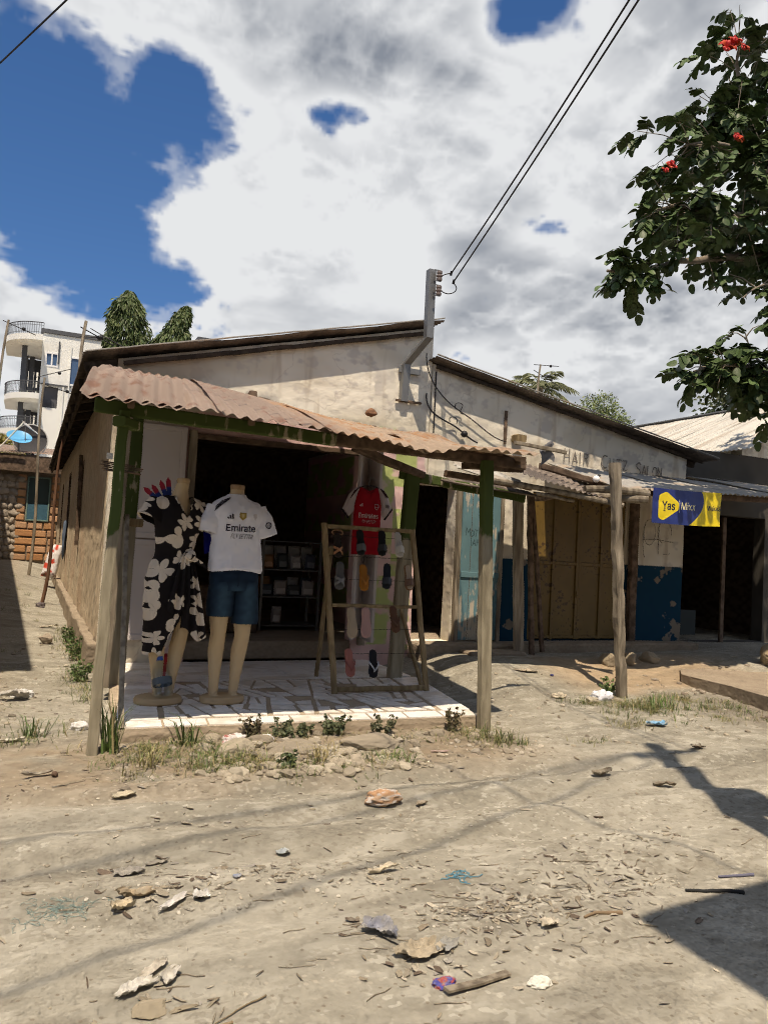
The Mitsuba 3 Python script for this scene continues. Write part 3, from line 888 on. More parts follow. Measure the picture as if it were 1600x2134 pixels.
put(ribbon(hand(GLYPH, 'HAIR', 5.93, 2.50, .125, seed=2) + hand(GLYPH, 'CUTZ', 6.52, 2.475, .125, seed=3) + hand(GLYPH, 'SALON', 7.08, 2.435, .125, .12, seed=4), .014, 'xz', FY - .0105), 'paint_matte', 'lettering', salon, color=PENCIL, label='hand painted words HAIR CUTZ SALON')
put(ribbon(hand(GLYPH, 'MOTO', 4.56, 1.50, .07, .15, wig=.08, seed=5) + hand(GLYPH, 'IAPO', 4.62, 1.39, .07, .15, wig=.08, seed=6) + hand(GLYPH, 'IKU', 4.62, 1.86, .09, .3, wig=.08, seed=7) if 'K' in GLYPH else hand(GLYPH, 'MOTA', 4.56, 1.50, .07, .15, wig=.08, seed=5) + hand(GLYPH, 'IAPO', 4.62, 1.39, .07, .15, wig=.08, seed=6), .008, 'xz', FY - .0475), 'paint_matte', 'scribble', teal, color=(.05, .09, .10))
# pencil sketch of two heads on the wall beside the gate
sk = [arc(7.36, 1.70, .10, .17, 70, 400, 16), arc(7.62, 1.71, .12, .15, -10, 250, 16), [(7.24, 1.60), (7.52, 1.61), (7.80, 1.58)], [(7.52, 1.86), (7.52, 1.42)], arc(7.30, 1.58, .05, .22, 100, 260, 10), [(7.60, 1.42), (7.72, 1.43)]]
put(ribbon(sk, .006, 'xz', FY - .0105), 'paint_matte', 'sketch', salon, color=(.10, .08, .06))

# ---------------------------------------------------------------- right-hand house with the pale roof
rh = thing('roofed_house', 'house with long pale corrugated roof behind the salon', 'house')
put(wall_noise(poly_mesh(sbox(7.99, 10.9, 0, 2.98).difference(sbox(8.28, 10.14, .2, 2.06)), .2, 'xz', 8.2), .006, 8), 'shaded_plaster', 'front_wall', rh)
put(box(9.22, 9.29, 8.16, 8.195, .2, 2.02, .004), 'dark_timber', 'door_post', rh)
put(box(8.20, 8.275, 8.14, 8.195, .2, 2.04, .004), 'dark_timber', 'door_post', rh)
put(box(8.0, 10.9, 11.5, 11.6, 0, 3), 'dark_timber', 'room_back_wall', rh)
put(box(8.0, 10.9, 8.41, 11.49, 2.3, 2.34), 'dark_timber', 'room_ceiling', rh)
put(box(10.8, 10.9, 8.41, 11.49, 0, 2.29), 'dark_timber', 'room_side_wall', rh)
put(box(8.6, 9.2, 8.6, 8.64, .25, .62), 'paint_matte', 'counter', rh, color=(.05, .06, .06))
roof = None
for i, y in enumerate(np.arange(7.7, 26, .82)):
    m = corrugated((9.2, y, 3.0), (9.2, y + .84, 3.0), (12.0, y + .84, 4.26), (12.0, y, 4.26), seed=70 + i, sag=.02, along=8)
    roof = put(m, 'pale_roofing', 'roof', rh, smooth=35) if roof is None else (put(m, 'pale_roofing', 'sheet', roof, smooth=35), roof)[1]
m = corrugated((14.8, 7.7, 3.0), (14.8, 26, 3.0), (12.02, 26, 4.25), (12.02, 7.7, 4.25), seed=99, along=4)
put(m, 'pale_roofing', 'sheet', roof, smooth=35)
put(cat(*[box(11.9, 12.12, y, y + 2.99, 4.262, 4.285, .005) for y in np.arange(7.7, 25.5, 3.0)]), 'grey_steel', 'ridge_cap', rh)
put(poly_mesh(Polygon([(10.91, .0), (14.4, .0), (14.4, 3.1), (12, 4.2), (9.6, 3.1), (9.6, 2.985), (10.91, 2.985)]), .2, 'xz', 8.2), 'lime_plaster', 'gable_wall', rh)
put(box(9.35, 9.5, 11.65, 25.5, 0, 2.95), 'lime_plaster', 'side_wall', rh)
put(box(8.0, 9.6, 8.41, 11.6, 2.985, 3.02), 'weathered_iron', 'porch_roof', rh)
# worn concrete terrace in front of it
m = poly_mesh(Polygon([(6.47, 6.22), (6.45, 5.7), (6.25, 4.9), (6.1, 4.2), (11, 4.2), (11, 8.19), (8.05, 8.19), (8.05, 7.38), (7.2, 6.95)]), .34, 'xy', .122)
m = wall_noise(m, .026, 7, .10)
put(m, 'worn_concrete', 'concrete_terrace', smooth=30, kind='structure')

# ---------------------------------------------------------------- tiled veranda
PT = .090
ver = tag(newkey('veranda_floor'), kind='structure')
slab = Polygon([(.555, 5.115), (3.17, 4.995), (3.475, 6.60), (3.40, 7.69), (.90, 7.69), (.66, 6.55)])
m = poly_mesh(slab, .26, 'xy', PT - .009)
v, f = trimesh.remesh.subdivide_to_size(m.vertices, m.faces, .09, max_iter=12)
m = trimesh.Trimesh(v, f, process=True)
low = sst(PT - .012, PT - .05, m.vertices[:, 2])
m.vertices = m.vertices + np.stack([fb(m.vertices, 5, 3, 30), fb(m.vertices, 5, 3, 31) - .1, 0 * low], 1) * (low * .05)[:, None]
put(m, 'tan_grout', 'slab', ver, smooth=30)
rt = RS(5)


def tile(poly, z=PT, b='white_tile'):
    if poly.is_empty or poly.area < .0012 or poly.geom_type != 'Polygon':
        return
    put(poly_mesh(poly, .008, 'xy', z + rt.uniform(-.0012, .0012)), b, 'tile', ver)


def split(poly, r, depth):
    if depth == 0 or poly.area < .030:
        return [poly]
    c = np.array(poly.centroid.coords[0])
    x0, y0, x1, y1 = poly.bounds
    a = (0 if (y1 - y0) * .85 > (x1 - x0) else math.pi / 2) + r.uniform(-.42, .42)
    d = V(math.cos(a), math.sin(a))
    c = c + r.uniform(-.12, .12, 2) * (x1 - x0, y1 - y0)
    big = Polygon([c - d * 9, c + d * 9, c + d * 9 + V(-d[1], d[0]) * 9, c - d * 9 + V(-d[1], d[0]) * 9])
    out = []
    for q in (poly.intersection(big), poly.difference(big)):
        if q.geom_type == 'Polygon' and not q.is_empty:
            out += split(q, r, depth - 1)
    return out


def lerp(a, b, t):
    return V(*a) * (1 - t) + V(*b) * t


A0, A1, B0, B1 = (.575, 5.128), (3.165, 5.008), (.59, 5.305), (3.20, 5.185)      # front border row
n = 9
for i in range(n):
    a, b = i / n + .003, (i + 1) / n - .003
    tile(Polygon([lerp(A0, A1, a), lerp(A0, A1, b), lerp(B0, B1, b), lerp(B0, B1, a)]))
L0, L1, R0_, R1_ = (.592, 5.315), (.875, 7.67), (.86, 5.302), (1.13, 7.67)          # left border column
n = 7
for i in range(n):
    a, b = i / n + .003, (i + 1) / n - .003
    tile(Polygon([lerp(L0, L1, a), lerp(R0_, R1_, a), lerp(R0_, R1_, b), lerp(L0, L1, b)]))
n = 4
for i in range(n):                                                                # right border
    a, b = i / n + .004, (i + 1) / n - .004
    tile(Polygon([lerp((2.97, 5.205), (3.20, 6.6), a), lerp((3.205, 5.195), (3.455, 6.6), a), lerp((3.205, 5.195), (3.455, 6.6), b), lerp((2.97, 5.205), (3.20, 6.6), b)]))
crazy = Polygon([(.885, 5.325), (2.95, 5.23), (3.17, 6.58), (1.04, 6.66)])
for q in split(crazy, RS(12), 7):
    e = q.buffer(-rt.uniform(.009, .024), join_style=2)
    if rt.rand() < .95:
        tile(e)
for i in range(6):
    for j in range(3):
        x0, y0 = 1.06 + .395 * i + .02 * j, 6.66 + .337 * j
        tile(Polygon([(x0, y0), (x0 + .389, y0), (x0 + .395, y0 + .331), (x0 + .006, y0 + .331)]).intersection(slab.buffer(-.02)))

# ---------------------------------------------------------------- awning of the clothes shop
aw = thing('shop_awning', 'rusty corrugated awning on green posts over the tiled veranda', 'awning')
tops = [
    ((.19, 4.50, 2.068), (1.00, 4.50, 2.062), (1.36, 7.66, 2.87), (.60, 7.66, 2.885), .055),
    ((.96, 4.51, 2.052), (1.71, 4.51, 2.036), (2.06, 7.64, 2.755), (1.32, 7.65, 2.86), .035),
    ((1.67, 4.52, 2.032), (2.40, 4.53, 1.985), (2.80, 7.50, 2.605), (2.00, 7.58, 2.765), .025),
    ((2.33, 4.50, 2.010), (3.30, 4.56, 2.040), (3.52, 7.48, 2.60), (2.74, 7.49, 2.635), -.02)]
for i, (a, b, c, d, archh) in enumerate(tops):
    m = corrugated(a, b, c, d, pitch=.084, amp=.0112, seed=200 + i, sag=.020 if i < 3 else .034, along=26, crumple=.005 if i < 3 else .016, ragged=.016 if i < 3 else .04)
    v = m.vertices
    t = (v[:, 1] - 4.5) / 3.1
    v[:, 2] += archh * 4 * t * (1 - t) * (1.0 if i else sst(1.3, .3, v[:, 0]) + .3)
    if i == 3:   # its free corner curls
        k = sst(2.95, 3.5, v[:, 0])
        v[:, 2] += .035 * np.sin((v[:, 1] - 4.5) * 4.0) * k
        v[:, 2] -= .05 * sst(2.70, 2.38, v[:, 0]) * sst(5.1, 4.5, v[:, 1])
    if i == 2:
        v[:, 2] -= .03 * sst(2.05, 2.45, v[:, 0]) * sst(4.9, 4.52, v[:, 1])
    m.vertices = v
    put(m, 'rusty_iron', 'sheet', aw, smooth=40)
m = corrugated((.20, 4.485, 2.055), (.76, 4.485, 2.05), (.85, 5.30, 2.345), (.31, 5.30, 2.35), pitch=.088, amp=.012, seed=230, along=8, crumple=.006, ragged=.03)
v = m.vertices
v[:, 2] += .055 * np.sin(np.clip((v[:, 1] - 4.485) / .81, 0, 1) * np.pi * .8)
m.vertices = v
put(m, 'rusty_iron', 'sheet', aw, smooth=40)
put(beam((.30, 4.93, 2.085), (1.86, 4.93, 2.035), .05, .085, 301, .004), 'green_timber', 'beam', aw)
put(beam((1.80, 4.965, 2.04), (3.45, 4.965, 2.015), .05, .075, 302, .006), 'dark_timber', 'beam', aw)
for i, (x, x2, za, zb) in enumerate(((.50, .80, 2.10, 2.80), (1.25, 1.6, 2.085, 2.77), (2.0, 2.25, 2.06, 2.62), (2.75, 2.95, 2.02, 2.52), (3.36, 3.42, 2.03, 2.52))):
    put(beam((x, 4.85, za), (x2, 7.66, zb), .045, .06, 310 + i, .006), 'dark_timber', 'rafter', aw)
for i, (y, z) in enumerate(((5.7, 2.31), (6.6, 2.50))):
    put(beam((.5, y, z + .02), (3.42, y, z - .12 - .03 * i), .05, .045, 320 + i, .008), 'dark_timber', 'purlin', aw)
put(beam((.412, 4.87, -.12), (.47, 4.885, 2.06), .062, .050, 330, .005, chips=.1, up=(0, 1, 0)), 'green_timber', 'post', aw, label='left front post, green above and bare wood below')
put(beam((3.175, 4.925, -.12), (3.085, 4.93, 2.01), .088, .078, 331, .004, chips=.12, up=(0, 1, 0)), 'green_timber', 'post', aw, label='right front post, green above and bare wood below')
put(beam((3.23, 6.62, .06), (3.31, 6.62, 2.03), .135, .09, 332, .004, chips=.1, up=(0, 1, 0)), 'green_timber', 'post', aw, label='green rear post on the right edge of the veranda')
put(beam((.70, 6.62, .06), (.72, 6.64, 2.46), .155, .05, 333, .004, up=(0, 1, 0)), 'green_timber', 'post', aw, label='wide green board standing on the left edge of the veranda')
put(beam((.62, 6.45, .10), (.66, 6.42, 2.40), .05, .05, 334, .005, up=(0, 1, 0)), 'grey_timber', 'brace_and_sunstripe', aw)
put(beam((.60, 5.12, .08), (.70, 6.50, 1.46), .035, .03, 335, .004), 'grey_timber', 'brace_and_sunstripe', aw)  # thin diagonal added in place of sunlight stripes on the green board
put(beam((.44, 4.84, 1.99), (.56, 5.02, 1.99), .08, .06, 336, .004), 'green_timber', 'cleat', aw)
put(beam((2.66, 6.56, 2.22), (3.42, 6.62, 2.03), .10, .07, 337, .012, chips=.3), 'dark_timber', 'strut', aw)
put(beam((2.92, 5.0, 1.965), (3.46, 5.0, 1.98), .035, .05, 338, .004), 'dark_timber', 'beam_end', aw)
put(beam((3.20, 6.66, 2.03), (4.60, 6.60, 1.90), .06, .09, 339, .008), 'green_timber', 'tie_beam', aw)
put(beam((.735, 6.60, 1.41), (.84, 6.60, 1.405), .05, .07, 340, .006, chips=.3), 'frame_timber', 'wood_block', aw)

# slats and a torn strip of paper wedged behind the left post
sl = thing('slat_bundle', 'bundle of dark slats wedged behind the left green post', 'slat bundle')
r = RS(4)
for k in range(6):
    z = 1.695 + .012 * k
    put(beam((.36 + r.uniform(-.02, .02), 4.945 + .01 * k, z), (.585 + r.uniform(-.02, .03), 4.96 + .01 * k, z - .015 + r.uniform(-.01, .01)), .022, .007, k, .002), 'dark_timber', 'slat', sl)
put(box(.39, .425, 4.93, 4.94, 1.765, 1.80), 'paint_matte', 'paper_tag', sl, color=(.6, .58, .55))

# ---------------------------------------------------------------- awning of the hair salon: old sheets on poles
sa = thing('salon_awning', 'low patchwork awning of brown sheets and poles before the salon', 'awning')
m = corrugated((3.98, 5.86, 2.085), (5.10, 5.90, 1.905), (6.10, 7.30, 2.19), (4.82, 7.28, 2.40), seed=401, sag=.02, along=16, amp=.010, crumple=.005, ragged=.02)
put(m, 'weathered_iron', 'sheet', sa, smooth=40)
m = corrugated((3.44, 5.98, 2.06), (3.50, 6.26, 2.205), (4.42, 6.42, 2.055), (4.20, 6.05, 1.93), seed=402, sag=.012, along=14, amp=.009, ragged=.03)
put(m, 'pale_roofing', 'sheet', sa, smooth=40, label='pale corrugated strip lying askew between the two awnings')
m = corrugated((3.55, 6.5, 1.985), (3.9, 6.9, 2.10), (5.0, 7.1, 2.02), (4.8, 6.55, 1.91), seed=403, sag=.02, along=10, amp=.009, crumple=.01)
put(m, 'weathered_iron', 'sheet', sa, smooth=40)
put(tube(smooth_path([(3.75, 6.02, 1.99), (4.5, 6.0, 1.945), (5.20, 5.80, 1.845)], 14), .027, 9), 'hewn_timber', 'pole', sa)
put(tube([(4.6, 6.1, 1.90), (5.0, 6.8, 1.93), (5.4, 7.5, 1.98)], .025, 8), 'dark_timber', 'pole', sa)
put(tube(smooth_path([(4.85, 5.95, 1.985), (5.28, 5.86, 2.00), (5.52, 5.80, 1.985)], 10), .036, 10), 'hewn_timber', 'log', sa)
put(tube(smooth_path([(5.0, 6.2, 1.95), (5.35, 5.86, 1.925), (5.47, 5.75, 1.92)], 10), .038, 10), 'hewn_timber', 'log', sa)
put(beam((4.7, 6.48, 2.235), (5.6, 6.52, 2.12), .05, .06, 410, .006), 'dark_timber', 'rafter', sa)
put(beam((3.52, 6.35, 2.05), (4.5, 6.35, 1.99), .05, .06, 411, .006), 'dark_timber', 'rafter', sa)
put(beam((5.245, 5.75, -.15), (5.035, 5.75, 2.245), .088, .085, 412, .009, chips=.45, up=(0, 1, 0)), 'hewn_timber', 'post', sa, label='rough hewn grey post leaning before the salon')
put(beam((5.09, 7.26, .12), (5.00, 7.30, 2.02), .125, .05, 413, .005, chips=.2, up=(0, 1, 0)), 'grey_timber', 'board', sa)
put(beam((5.235, 7.22, .18), (5.16, 7.3, 2.02), .055, .05, 414, .005, up=(0, 1, 0)), 'dark_timber', 'stick', sa)
put(beam((5.40, 7.25, .22), (5.20, 7.3, 2.0), .045, .045, 415, .005, up=(0, 1, 0)), 'dark_timber', 'stick', sa)
put(tube([(4.33, 6.0, 1.905), (4.8, 6.05, 1.87)], .018, 7), 'hewn_timber', 'pole', sa)

# galvanised awning on the right
ga = thing('zinc_awning', 'grey galvanised awning above the blue and yellow banner', 'awning')
for i in range(5):
    xa, xb = 5.28 + .84 * i, 5.28 + .84 * (i + 1) + .03
    ra, rb = 5.62 + .86 * i, 5.62 + .86 * (i + 1) + .03
    m = corrugated((xa, 6.0 - .012 * i, 2.035 + .03 * i), (xb, 5.99 - .012 * i, 2.065 + .03 * i), (rb, 7.62 if i < 3 else 8.17, 2.425 if i < 3 else 2.56), (ra, 7.62 if i < 3 else 8.17, 2.44 if i < 3 else 2.57), seed=420 + i, sag=.014, along=12, amp=.010, ragged=.01)
    put(m, 'zinc_sheet', 'sheet', ga, smooth=40)
put(beam((5.3, 6.10, 2.015), (9.4, 6.05, 2.14), .05, .06, 425, .006), 'dark_timber', 'beam', ga)
for i, x in enumerate((5.66, 6.9, 8.1, 9.3)):
    put(beam((x - .28, 6.02, 2.02 + .03 * i), (x, 7.6, 2.38), .05, .06, 430 + i, .005), 'dark_timber', 'rafter', ga)
put(beam((9.35, 6.05, -.1), (9.35, 6.05, 2.12), .09, .09, 436, .006), 'grey_timber', 'post', ga)

# ---------------------------------------------------------------- banner
bx0, bx1, bz0, bz1 = 5.73, 6.76, 1.715, 2.075
ban = thing('shop_banner', 'blue and yellow cloth banner reading Yas Mixx Wakala', 'banner')


def banner_pt(q):
    """Cloth hanging from the awning edge: a soft wave and the right end turned back."""
    x, z = q[:, 0], q[:, 1]
    t = (x - bx0) / (bx1 - bx0)
    drop = (bz1 - z) / (bz1 - bz0)
    y = 5.955 + .012 * np.sin(x * 9) * drop + .010 * fb(np.stack([x, x * 0, z], 1), 6, 3, 7) * 2 + .10 * sst(.90, 1.0, t) * (.4 + .6 * drop)
    return np.stack([x + .012 * drop * (t - .5) - .02 * sst(.9, 1, t), y, z + .02 * t - .010 * np.sin(t * 3.1)], 1)


def on_banner(poly, name, color, off, parent=ban, th=.0012, **kw):
    ms = []
    for g in getattr(poly, 'geoms', [poly]):
        m = trimesh.creation.extrude_polygon(g, th, engine='earcut')
        v, f = trimesh.remesh.subdivide_to_size(m.vertices, m.faces, .03, max_iter=10)
        p = banner_pt(v[:, :2])
        p[:, 1] -= v[:, 2] + off
        ms.append(trimesh.Trimesh(p, f, process=False))
    m = cat(*ms)
    m.fix_normals()
    return put(m, 'paint_satin', name, parent, color=color, **kw)


full = sbox(bx0, bx1, bz0, bz1)
cur = Polygon([(bx0, bz0), (6.22, bz0)] + [(float(a), float(b)) for a, b in bez((6.22, bz0, 0), (6.38, 1.80, 0), (6.50, 1.95, 0), (6.40, bz1, 0), 18)[:, :2]] + [(bx0, bz1)])
NAVY, YEL = (.018, .032, .17), (.80, .62, .012)
on_banner(full.difference(cur), 'yellow_field', YEL, 0)
on_banner(cur, 'blue_field', NAVY, 0)
tri = Polygon([(5.83, 1.79), (5.835, 1.99), (5.905, 2.02), (6.05, 1.93), (6.055, 1.885), (5.87, 1.775)]).buffer(-.02).buffer(.045, 8)
on_banner(tri, 'logo_shape', YEL, .0016)


def on_banner_mesh(m, color, name, off):
    q = m.vertices
    p = banner_pt(q[:, :2])
    p[:, 1] -= q[:, 2] + off
    m = trimesh.Trimesh(p, m.faces, process=False)
    m.fix_normals()
    return put(m, 'paint_satin', name, ban, color=color)


def banner_word(word, h, cx, cz, color, off, shear=0.0, width=None, bold=True):
    full = meshkit.text_mesh(word, h, .0006, bold)
    k = width / (full.vertices[:, 0].max() - full.vertices[:, 0].min()) if width else 1.0
    mid = (full.vertices[:, 0].max() + full.vertices[:, 0].min()) * k / 2
    for piece, dx in spread(word, h, bold):
        v = piece.vertices.copy()
        v[:, 0] = (v[:, 0] + dx) * k + v[:, 1] * shear - mid + cx
        v[:, 1] += cz - h / 2
        vv, ff = trimesh.remesh.subdivide_to_size(v, piece.faces, .012, max_iter=8)
        on_banner_mesh(trimesh.Trimesh(vv, ff, process=False), color, 'letter', off)


banner_word('Yas', .082, 5.940, 1.905, (.012, .015, .04), .0034, width=.172)
put(moved(box(-.012, .012, -.0008, .0008, -.004, .004), tuple(banner_pt(np.array([[5.884, 1.852]]))[0] - V(0, .0048, 0))), 'paint_satin', 'dot', ban, color=(.012, .015, .04))
on_banner(sbox(6.083, 6.087, 1.84, 1.98), 'divider', (.75, .75, .78), .0018)
banner_word('Mixx', .076, 6.205, 1.912, (.88, .80, .42), .0020, .10, .20, False)
banner_word('Wakala', .050, 6.580, 1.905, (.03, .03, .05), .0018, 0.0, .185)

# ---------------------------------------------------------------- bracket mast on the gable, wires and cables
mast = thing('service_mast', 'bent steel angle mast with insulators fixed to the gable wall', 'service mast')


def angle_iron(pts, w=.062, t=.006, axes=((1, 0, 0), (0, 1, 0))):
    a, b = V(*axes[0]), V(*axes[1])
    prof = np.array([(0, 0), (1, 0), (1, t / w), (t / w, t / w), (t / w, 1), (0, 1)]) * w
    R = [V(*p) + prof[:, :1] * a + prof[:, 1:] * b for p in pts]
    m = loft(np.array(R))
    k = len(prof)
    n = len(m.vertices)
    caps = [(0, i, i + 1) for i in range(1, k - 1)] + [(n - k, n - k + i + 1, n - k + i) for i in range(1, k - 1)]
    m = trimesh.Trimesh(m.vertices, np.vstack([m.faces, caps]), process=False)
    m.fix_normals()
    return m


put(angle_iron([(3.63, 7.63, 2.95), (3.63, 7.60, 3.36), (3.72, 7.27, 3.60), (3.705, 7.25, 4.34)], .082), 'grey_steel', 'angle_bar', mast)
put(box(3.60, 3.86, 7.655, 7.685, 3.27, 3.335, .004), 'grey_steel', 'wall_bracket', mast)
put(box(3.58, 3.90, 7.655, 7.685, 2.945, 2.97, .004), 'dark_timber', 'wall_bracket', mast)
for z, y in ((4.26, 7.20), (4.10, 7.20)):
    ins = lathe([(0, -.05), (.030, -.05), (.032, -.028), (.022, -.018), (.034, -.006), (.034, .006), (.022, .018), (.032, .028), (.030, .05), (0, .05)], 16)
    put(moved(ins, (3.80, y, z)), 'paint_satin', 'insulator', mast, color=(.16, .13, .12), smooth=40)
    put(moved(box(-.06, .02, -.006, .006, -.062, -.054), (3.80, y, z)), 'grey_steel', 'clamp', mast)
    put(moved(box(-.06, .02, -.006, .006, .054, .062), (3.80, y, z)), 'grey_steel', 'clamp', mast)
for k, (x, z) in enumerate(((3.92, 4.30), (3.955, 4.215))):
    put(moved(trimesh.creation.cylinder(.014, .05, sections=8), (x, 7.16, z), rx=.4), 'dark_plastic', 'connector', mast, smooth=40)
put(tube(smooth_path([(3.82, 7.18, 4.10), (3.93, 7.15, 4.08), (3.985, 7.15, 4.13), (3.955, 7.16, 4.20)], 14), .006, 6), 'dark_plastic', 'jumper_lead', mast)
put(tube(smooth_path([(3.82, 7.19, 4.26), (3.88, 7.17, 4.29), (3.92, 7.16, 4.30)], 8), .006, 6), 'dark_plastic', 'jumper_lead', mast)


def sagging(a, b, sag, n=28):
    t = np.linspace(0, 1, n)[:, None]
    p = V(*a) * (1 - t) + V(*b) * t
    p[:, 2] -= sag * 4 * t[:, 0] * (1 - t[:, 0])
    return p


put(tube(sagging((3.92, 7.16, 4.30), (3.08, 1.50, 5.95), .10), .0085, 6), 'dark_plastic', 'power_wire', smooth=True, label='upper-left of the two black wires rising from the wall mast', cat='wire')
put(tube(sagging((3.955, 7.16, 4.215), (3.18, 1.50, 5.95), .05), .0085, 6), 'dark_plastic', 'power_wire', smooth=True, label='lower-right of the two black wires rising from the wall mast', cat='wire')

pole = thing('utility_pole', 'wooden utility pole with crossarm standing beside the street', 'utility pole')
put(tube([(2.92, 1.46, -.3), (2.92, 1.46, 3.2), (2.93, 1.46, 6.25)], [.10, .09, .075], 14), 'bark', 'pole', pole, smooth=40)
put(box(2.66, 3.22, 1.415, 1.455, 5.80, 5.86, .005), 'dark_timber', 'crossarm', pole)
put(moved(trimesh.creation.cylinder(.15, .42, sections=16), (3.12, 1.55, 3.5)), 'grey_steel', 'meter_can', pole, smooth=40)
for k, x in enumerate((2.70, 2.80, 3.05, 3.18)):
    put(moved(lathe([(0, 0), (.03, 0), (.035, .05), (.02, .07), (.03, .10), (0, .12)], 12), (x, 1.43, 5.865)), 'paint_satin', 'insulator', pole, color=(.2, .12, .08), smooth=40)
for k, (x, sag, e, lab) in enumerate(((3.0846, .25, (-5.04, 20, 7.0), 'dark wire crossing the top left corner of the sky'), (2.70, .6, (-32, -2.7, 6.4), 'overhead street wire nearest the shop'), (2.80, .6, (-32, -5.1, 6.4), 'overhead street wire in the middle'), (3.05, .7, (-32, -11.5, 6.4), 'overhead street wire farthest from the shop'))):
    put(tube(sagging((x, 1.43, 5.99) if k else (x, -2.6, 4.5), e, sag, 40), .011 if k else .008, 6), 'dark_plastic', 'street_wire', smooth=True, label=lab, cat='wire')

cab = thing('wall_cable', 'slack grey cable drooping from the mast to the salon wall', 'cable')
put(tube(smooth_path([(3.90, 7.60, 3.52), (3.97, 7.64, 3.30), (4.18, 7.655, 3.06), (4.36, 7.66, 2.95), (4.55, 7.66, 2.86), (4.80, 7.66, 2.72), (5.04, 7.66, 2.645)], 40), .0065, 6), 'dark_plastic', 'upper_run', cab, smooth=True)
put(tube(smooth_path([(4.335, 7.655, 2.96), (4.36, 7.64, 3.02), (4.42, 7.64, 3.0), (4.40, 7.65, 2.93), (4.45, 7.65, 2.90)], 24), .0055, 6), 'dark_plastic', 'loop', cab, smooth=True)
put(tube(smooth_path([(3.96, 7.67, 3.08), (4.02, 7.66, 2.90), (4.20, 7.66, 2.80), (4.36, 7.66, 2.74), (4.48, 7.64, 2.66), (4.62, 7.60, 2.58)], 30), .009, 6), 'dark_plastic', 'lower_run', cab, smooth=True)
put(tube(smooth_path([(4.27, 7.655, 2.79), (4.27, 7.64, 2.84), (4.31, 7.64, 2.85), (4.36, 7.65, 2.78)], 20), .0055, 6), 'dark_plastic', 'loop', cab, smooth=True)
put(moved(trimesh.creation.icosphere(subdivisions=2, radius=.04), (4.46, 7.64, 2.67)), 'dark_plastic', 'knot', cab, smooth=True)
put(tube([(4.08, 7.685, 3.35), (4.085, 7.685, 2.5)], .008, 6), 'dark_plastic', 'conduit', cab)
con = thing('conduit_strip', 'rough upright wooden strip on the salon wall', 'strip')
put(beam((5.05, 7.685, 2.62), (5.05, 7.685, 3.02), .035, .018, 77, .006, up=(0, 1, 0), chips=.4), 'dark_timber', 'strip', con)
put(beam((5.20, 7.55, 2.69), (5.21, 7.71, 2.69), .12, .085, 78, .01), 'frame_timber', 'beam_stub', label='reddish timber beam stub sticking out of the salon wall', cat='beam stub')
put(moved(rock(.065, 33, (1.1, .8, .8)), (3.26, 7.60, 2.76)), 'rough_stone', 'broken_brick', color=(.22, .12, .07), label='lump of broken brick lodged in the gable wall above the awning', cat='brick', smooth=30)
rg = grid_mesh(np.stack(list(np.meshgrid(np.linspace(0, .11, 12), np.linspace(0, .2, 16), indexing='ij')) + [np.zeros((12, 16))], -1))
q = rg.vertices
q3 = np.stack([3.74 + q[:, 0] - .02 * np.sin(q[:, 1] * 30), 5.14 + .05 * fb(q, 14, 3, 4) * 2 + .05 * q[:, 1], 2.23 - q[:, 1] * .75 - .03 * np.cos(q[:, 0] * 40)], 1)
put(trimesh.Trimesh(q3, rg.faces, process=False), 'cloth', 'rag', color=(.16, .16, .17), smooth=True, label='grey rag hanging at the end of the rusty awning', cat='rag')
put(beam((3.44, 5.10, 2.205), (3.98, 5.14, 2.185), .025, .03, 79, .004), 'grey_timber', 'awning_stick', label='thin stick carrying the grey rag beside the awning', cat='stick')
bl = thing('light_bulb', 'round white light bulb under the galvanised awning', 'light bulb')
put(moved(trimesh.creation.icosphere(subdivisions=3, radius=.036), (5.245, 6.26, 2.135)), 'paint_satin', 'globe', bl, color=(.88, .88, .86), smooth=True)
put(moved(trimesh.creation.cylinder(.016, .05, sections=12), (5.275, 6.27, 2.165), ry=.8), 'dark_plastic', 'socket', bl, smooth=40)

# ---------------------------------------------------------------- mannequins
SKIN = (.50, .375, .215)


def _floral(p, n, uv):
    """Large cream blossoms and leaves printed on black."""
    S = .140
    x, z = (p.x + .35 * p.y) / S, p.z / S + .2
    hit, line = mi.Float(0), mi.Float(0)
    for a in (-1, 0, 1):
        for b in (-1, 0, 1):
            cx, cz = dr.floor(x) + a, dr.floor(z) + b
            r1, r2, r3 = cell_rand(cx, cz, 1), cell_rand(cx, cz, 2), cell_rand(cx, cz, 3)
            dx, dz = x - cx - .2 - .6 * r1, z - cz - .2 - .6 * r2
            rad = dr.sqrt(dx * dx + dz * dz) + 1e-4
            th = dr.atan2(dz, dx) + r3 * 6.3
            k = dr.select(r3 > .42, dr.sqrt(dr.abs(dr.cos(2.5 * th))), dr.maximum(dr.cos(th), .8 * dr.cos(th + 2.3)))
            wob = .06 * dr.sin(7 * th + 9 * r1)
            R = dr.select(r3 > .42, .10 + .40 * k + wob, .05 + .60 * dr.maximum(k, 0) * dr.maximum(k, 0))
            R = R * (.80 + .4 * r2) * dr.select(r1 > .08, 1.0, 0.0)
            hit = dr.maximum(hit, smoothstep(.02, -.02, rad - R))
            line = dr.maximum(line, smoothstep(.10, .0, dr.abs(dr.cos(2.5 * th))) * smoothstep(.5, .1, rad) * dr.select(rad < R, 1.0, 0.0))
    col = mix((.010, .008, .009), (.60, .53, .44), hit)
    return mix(col, (.16, .12, .10), line * .7)


bs('floral_cloth', proc(_floral), .9, spec=.2, sheen=.3)


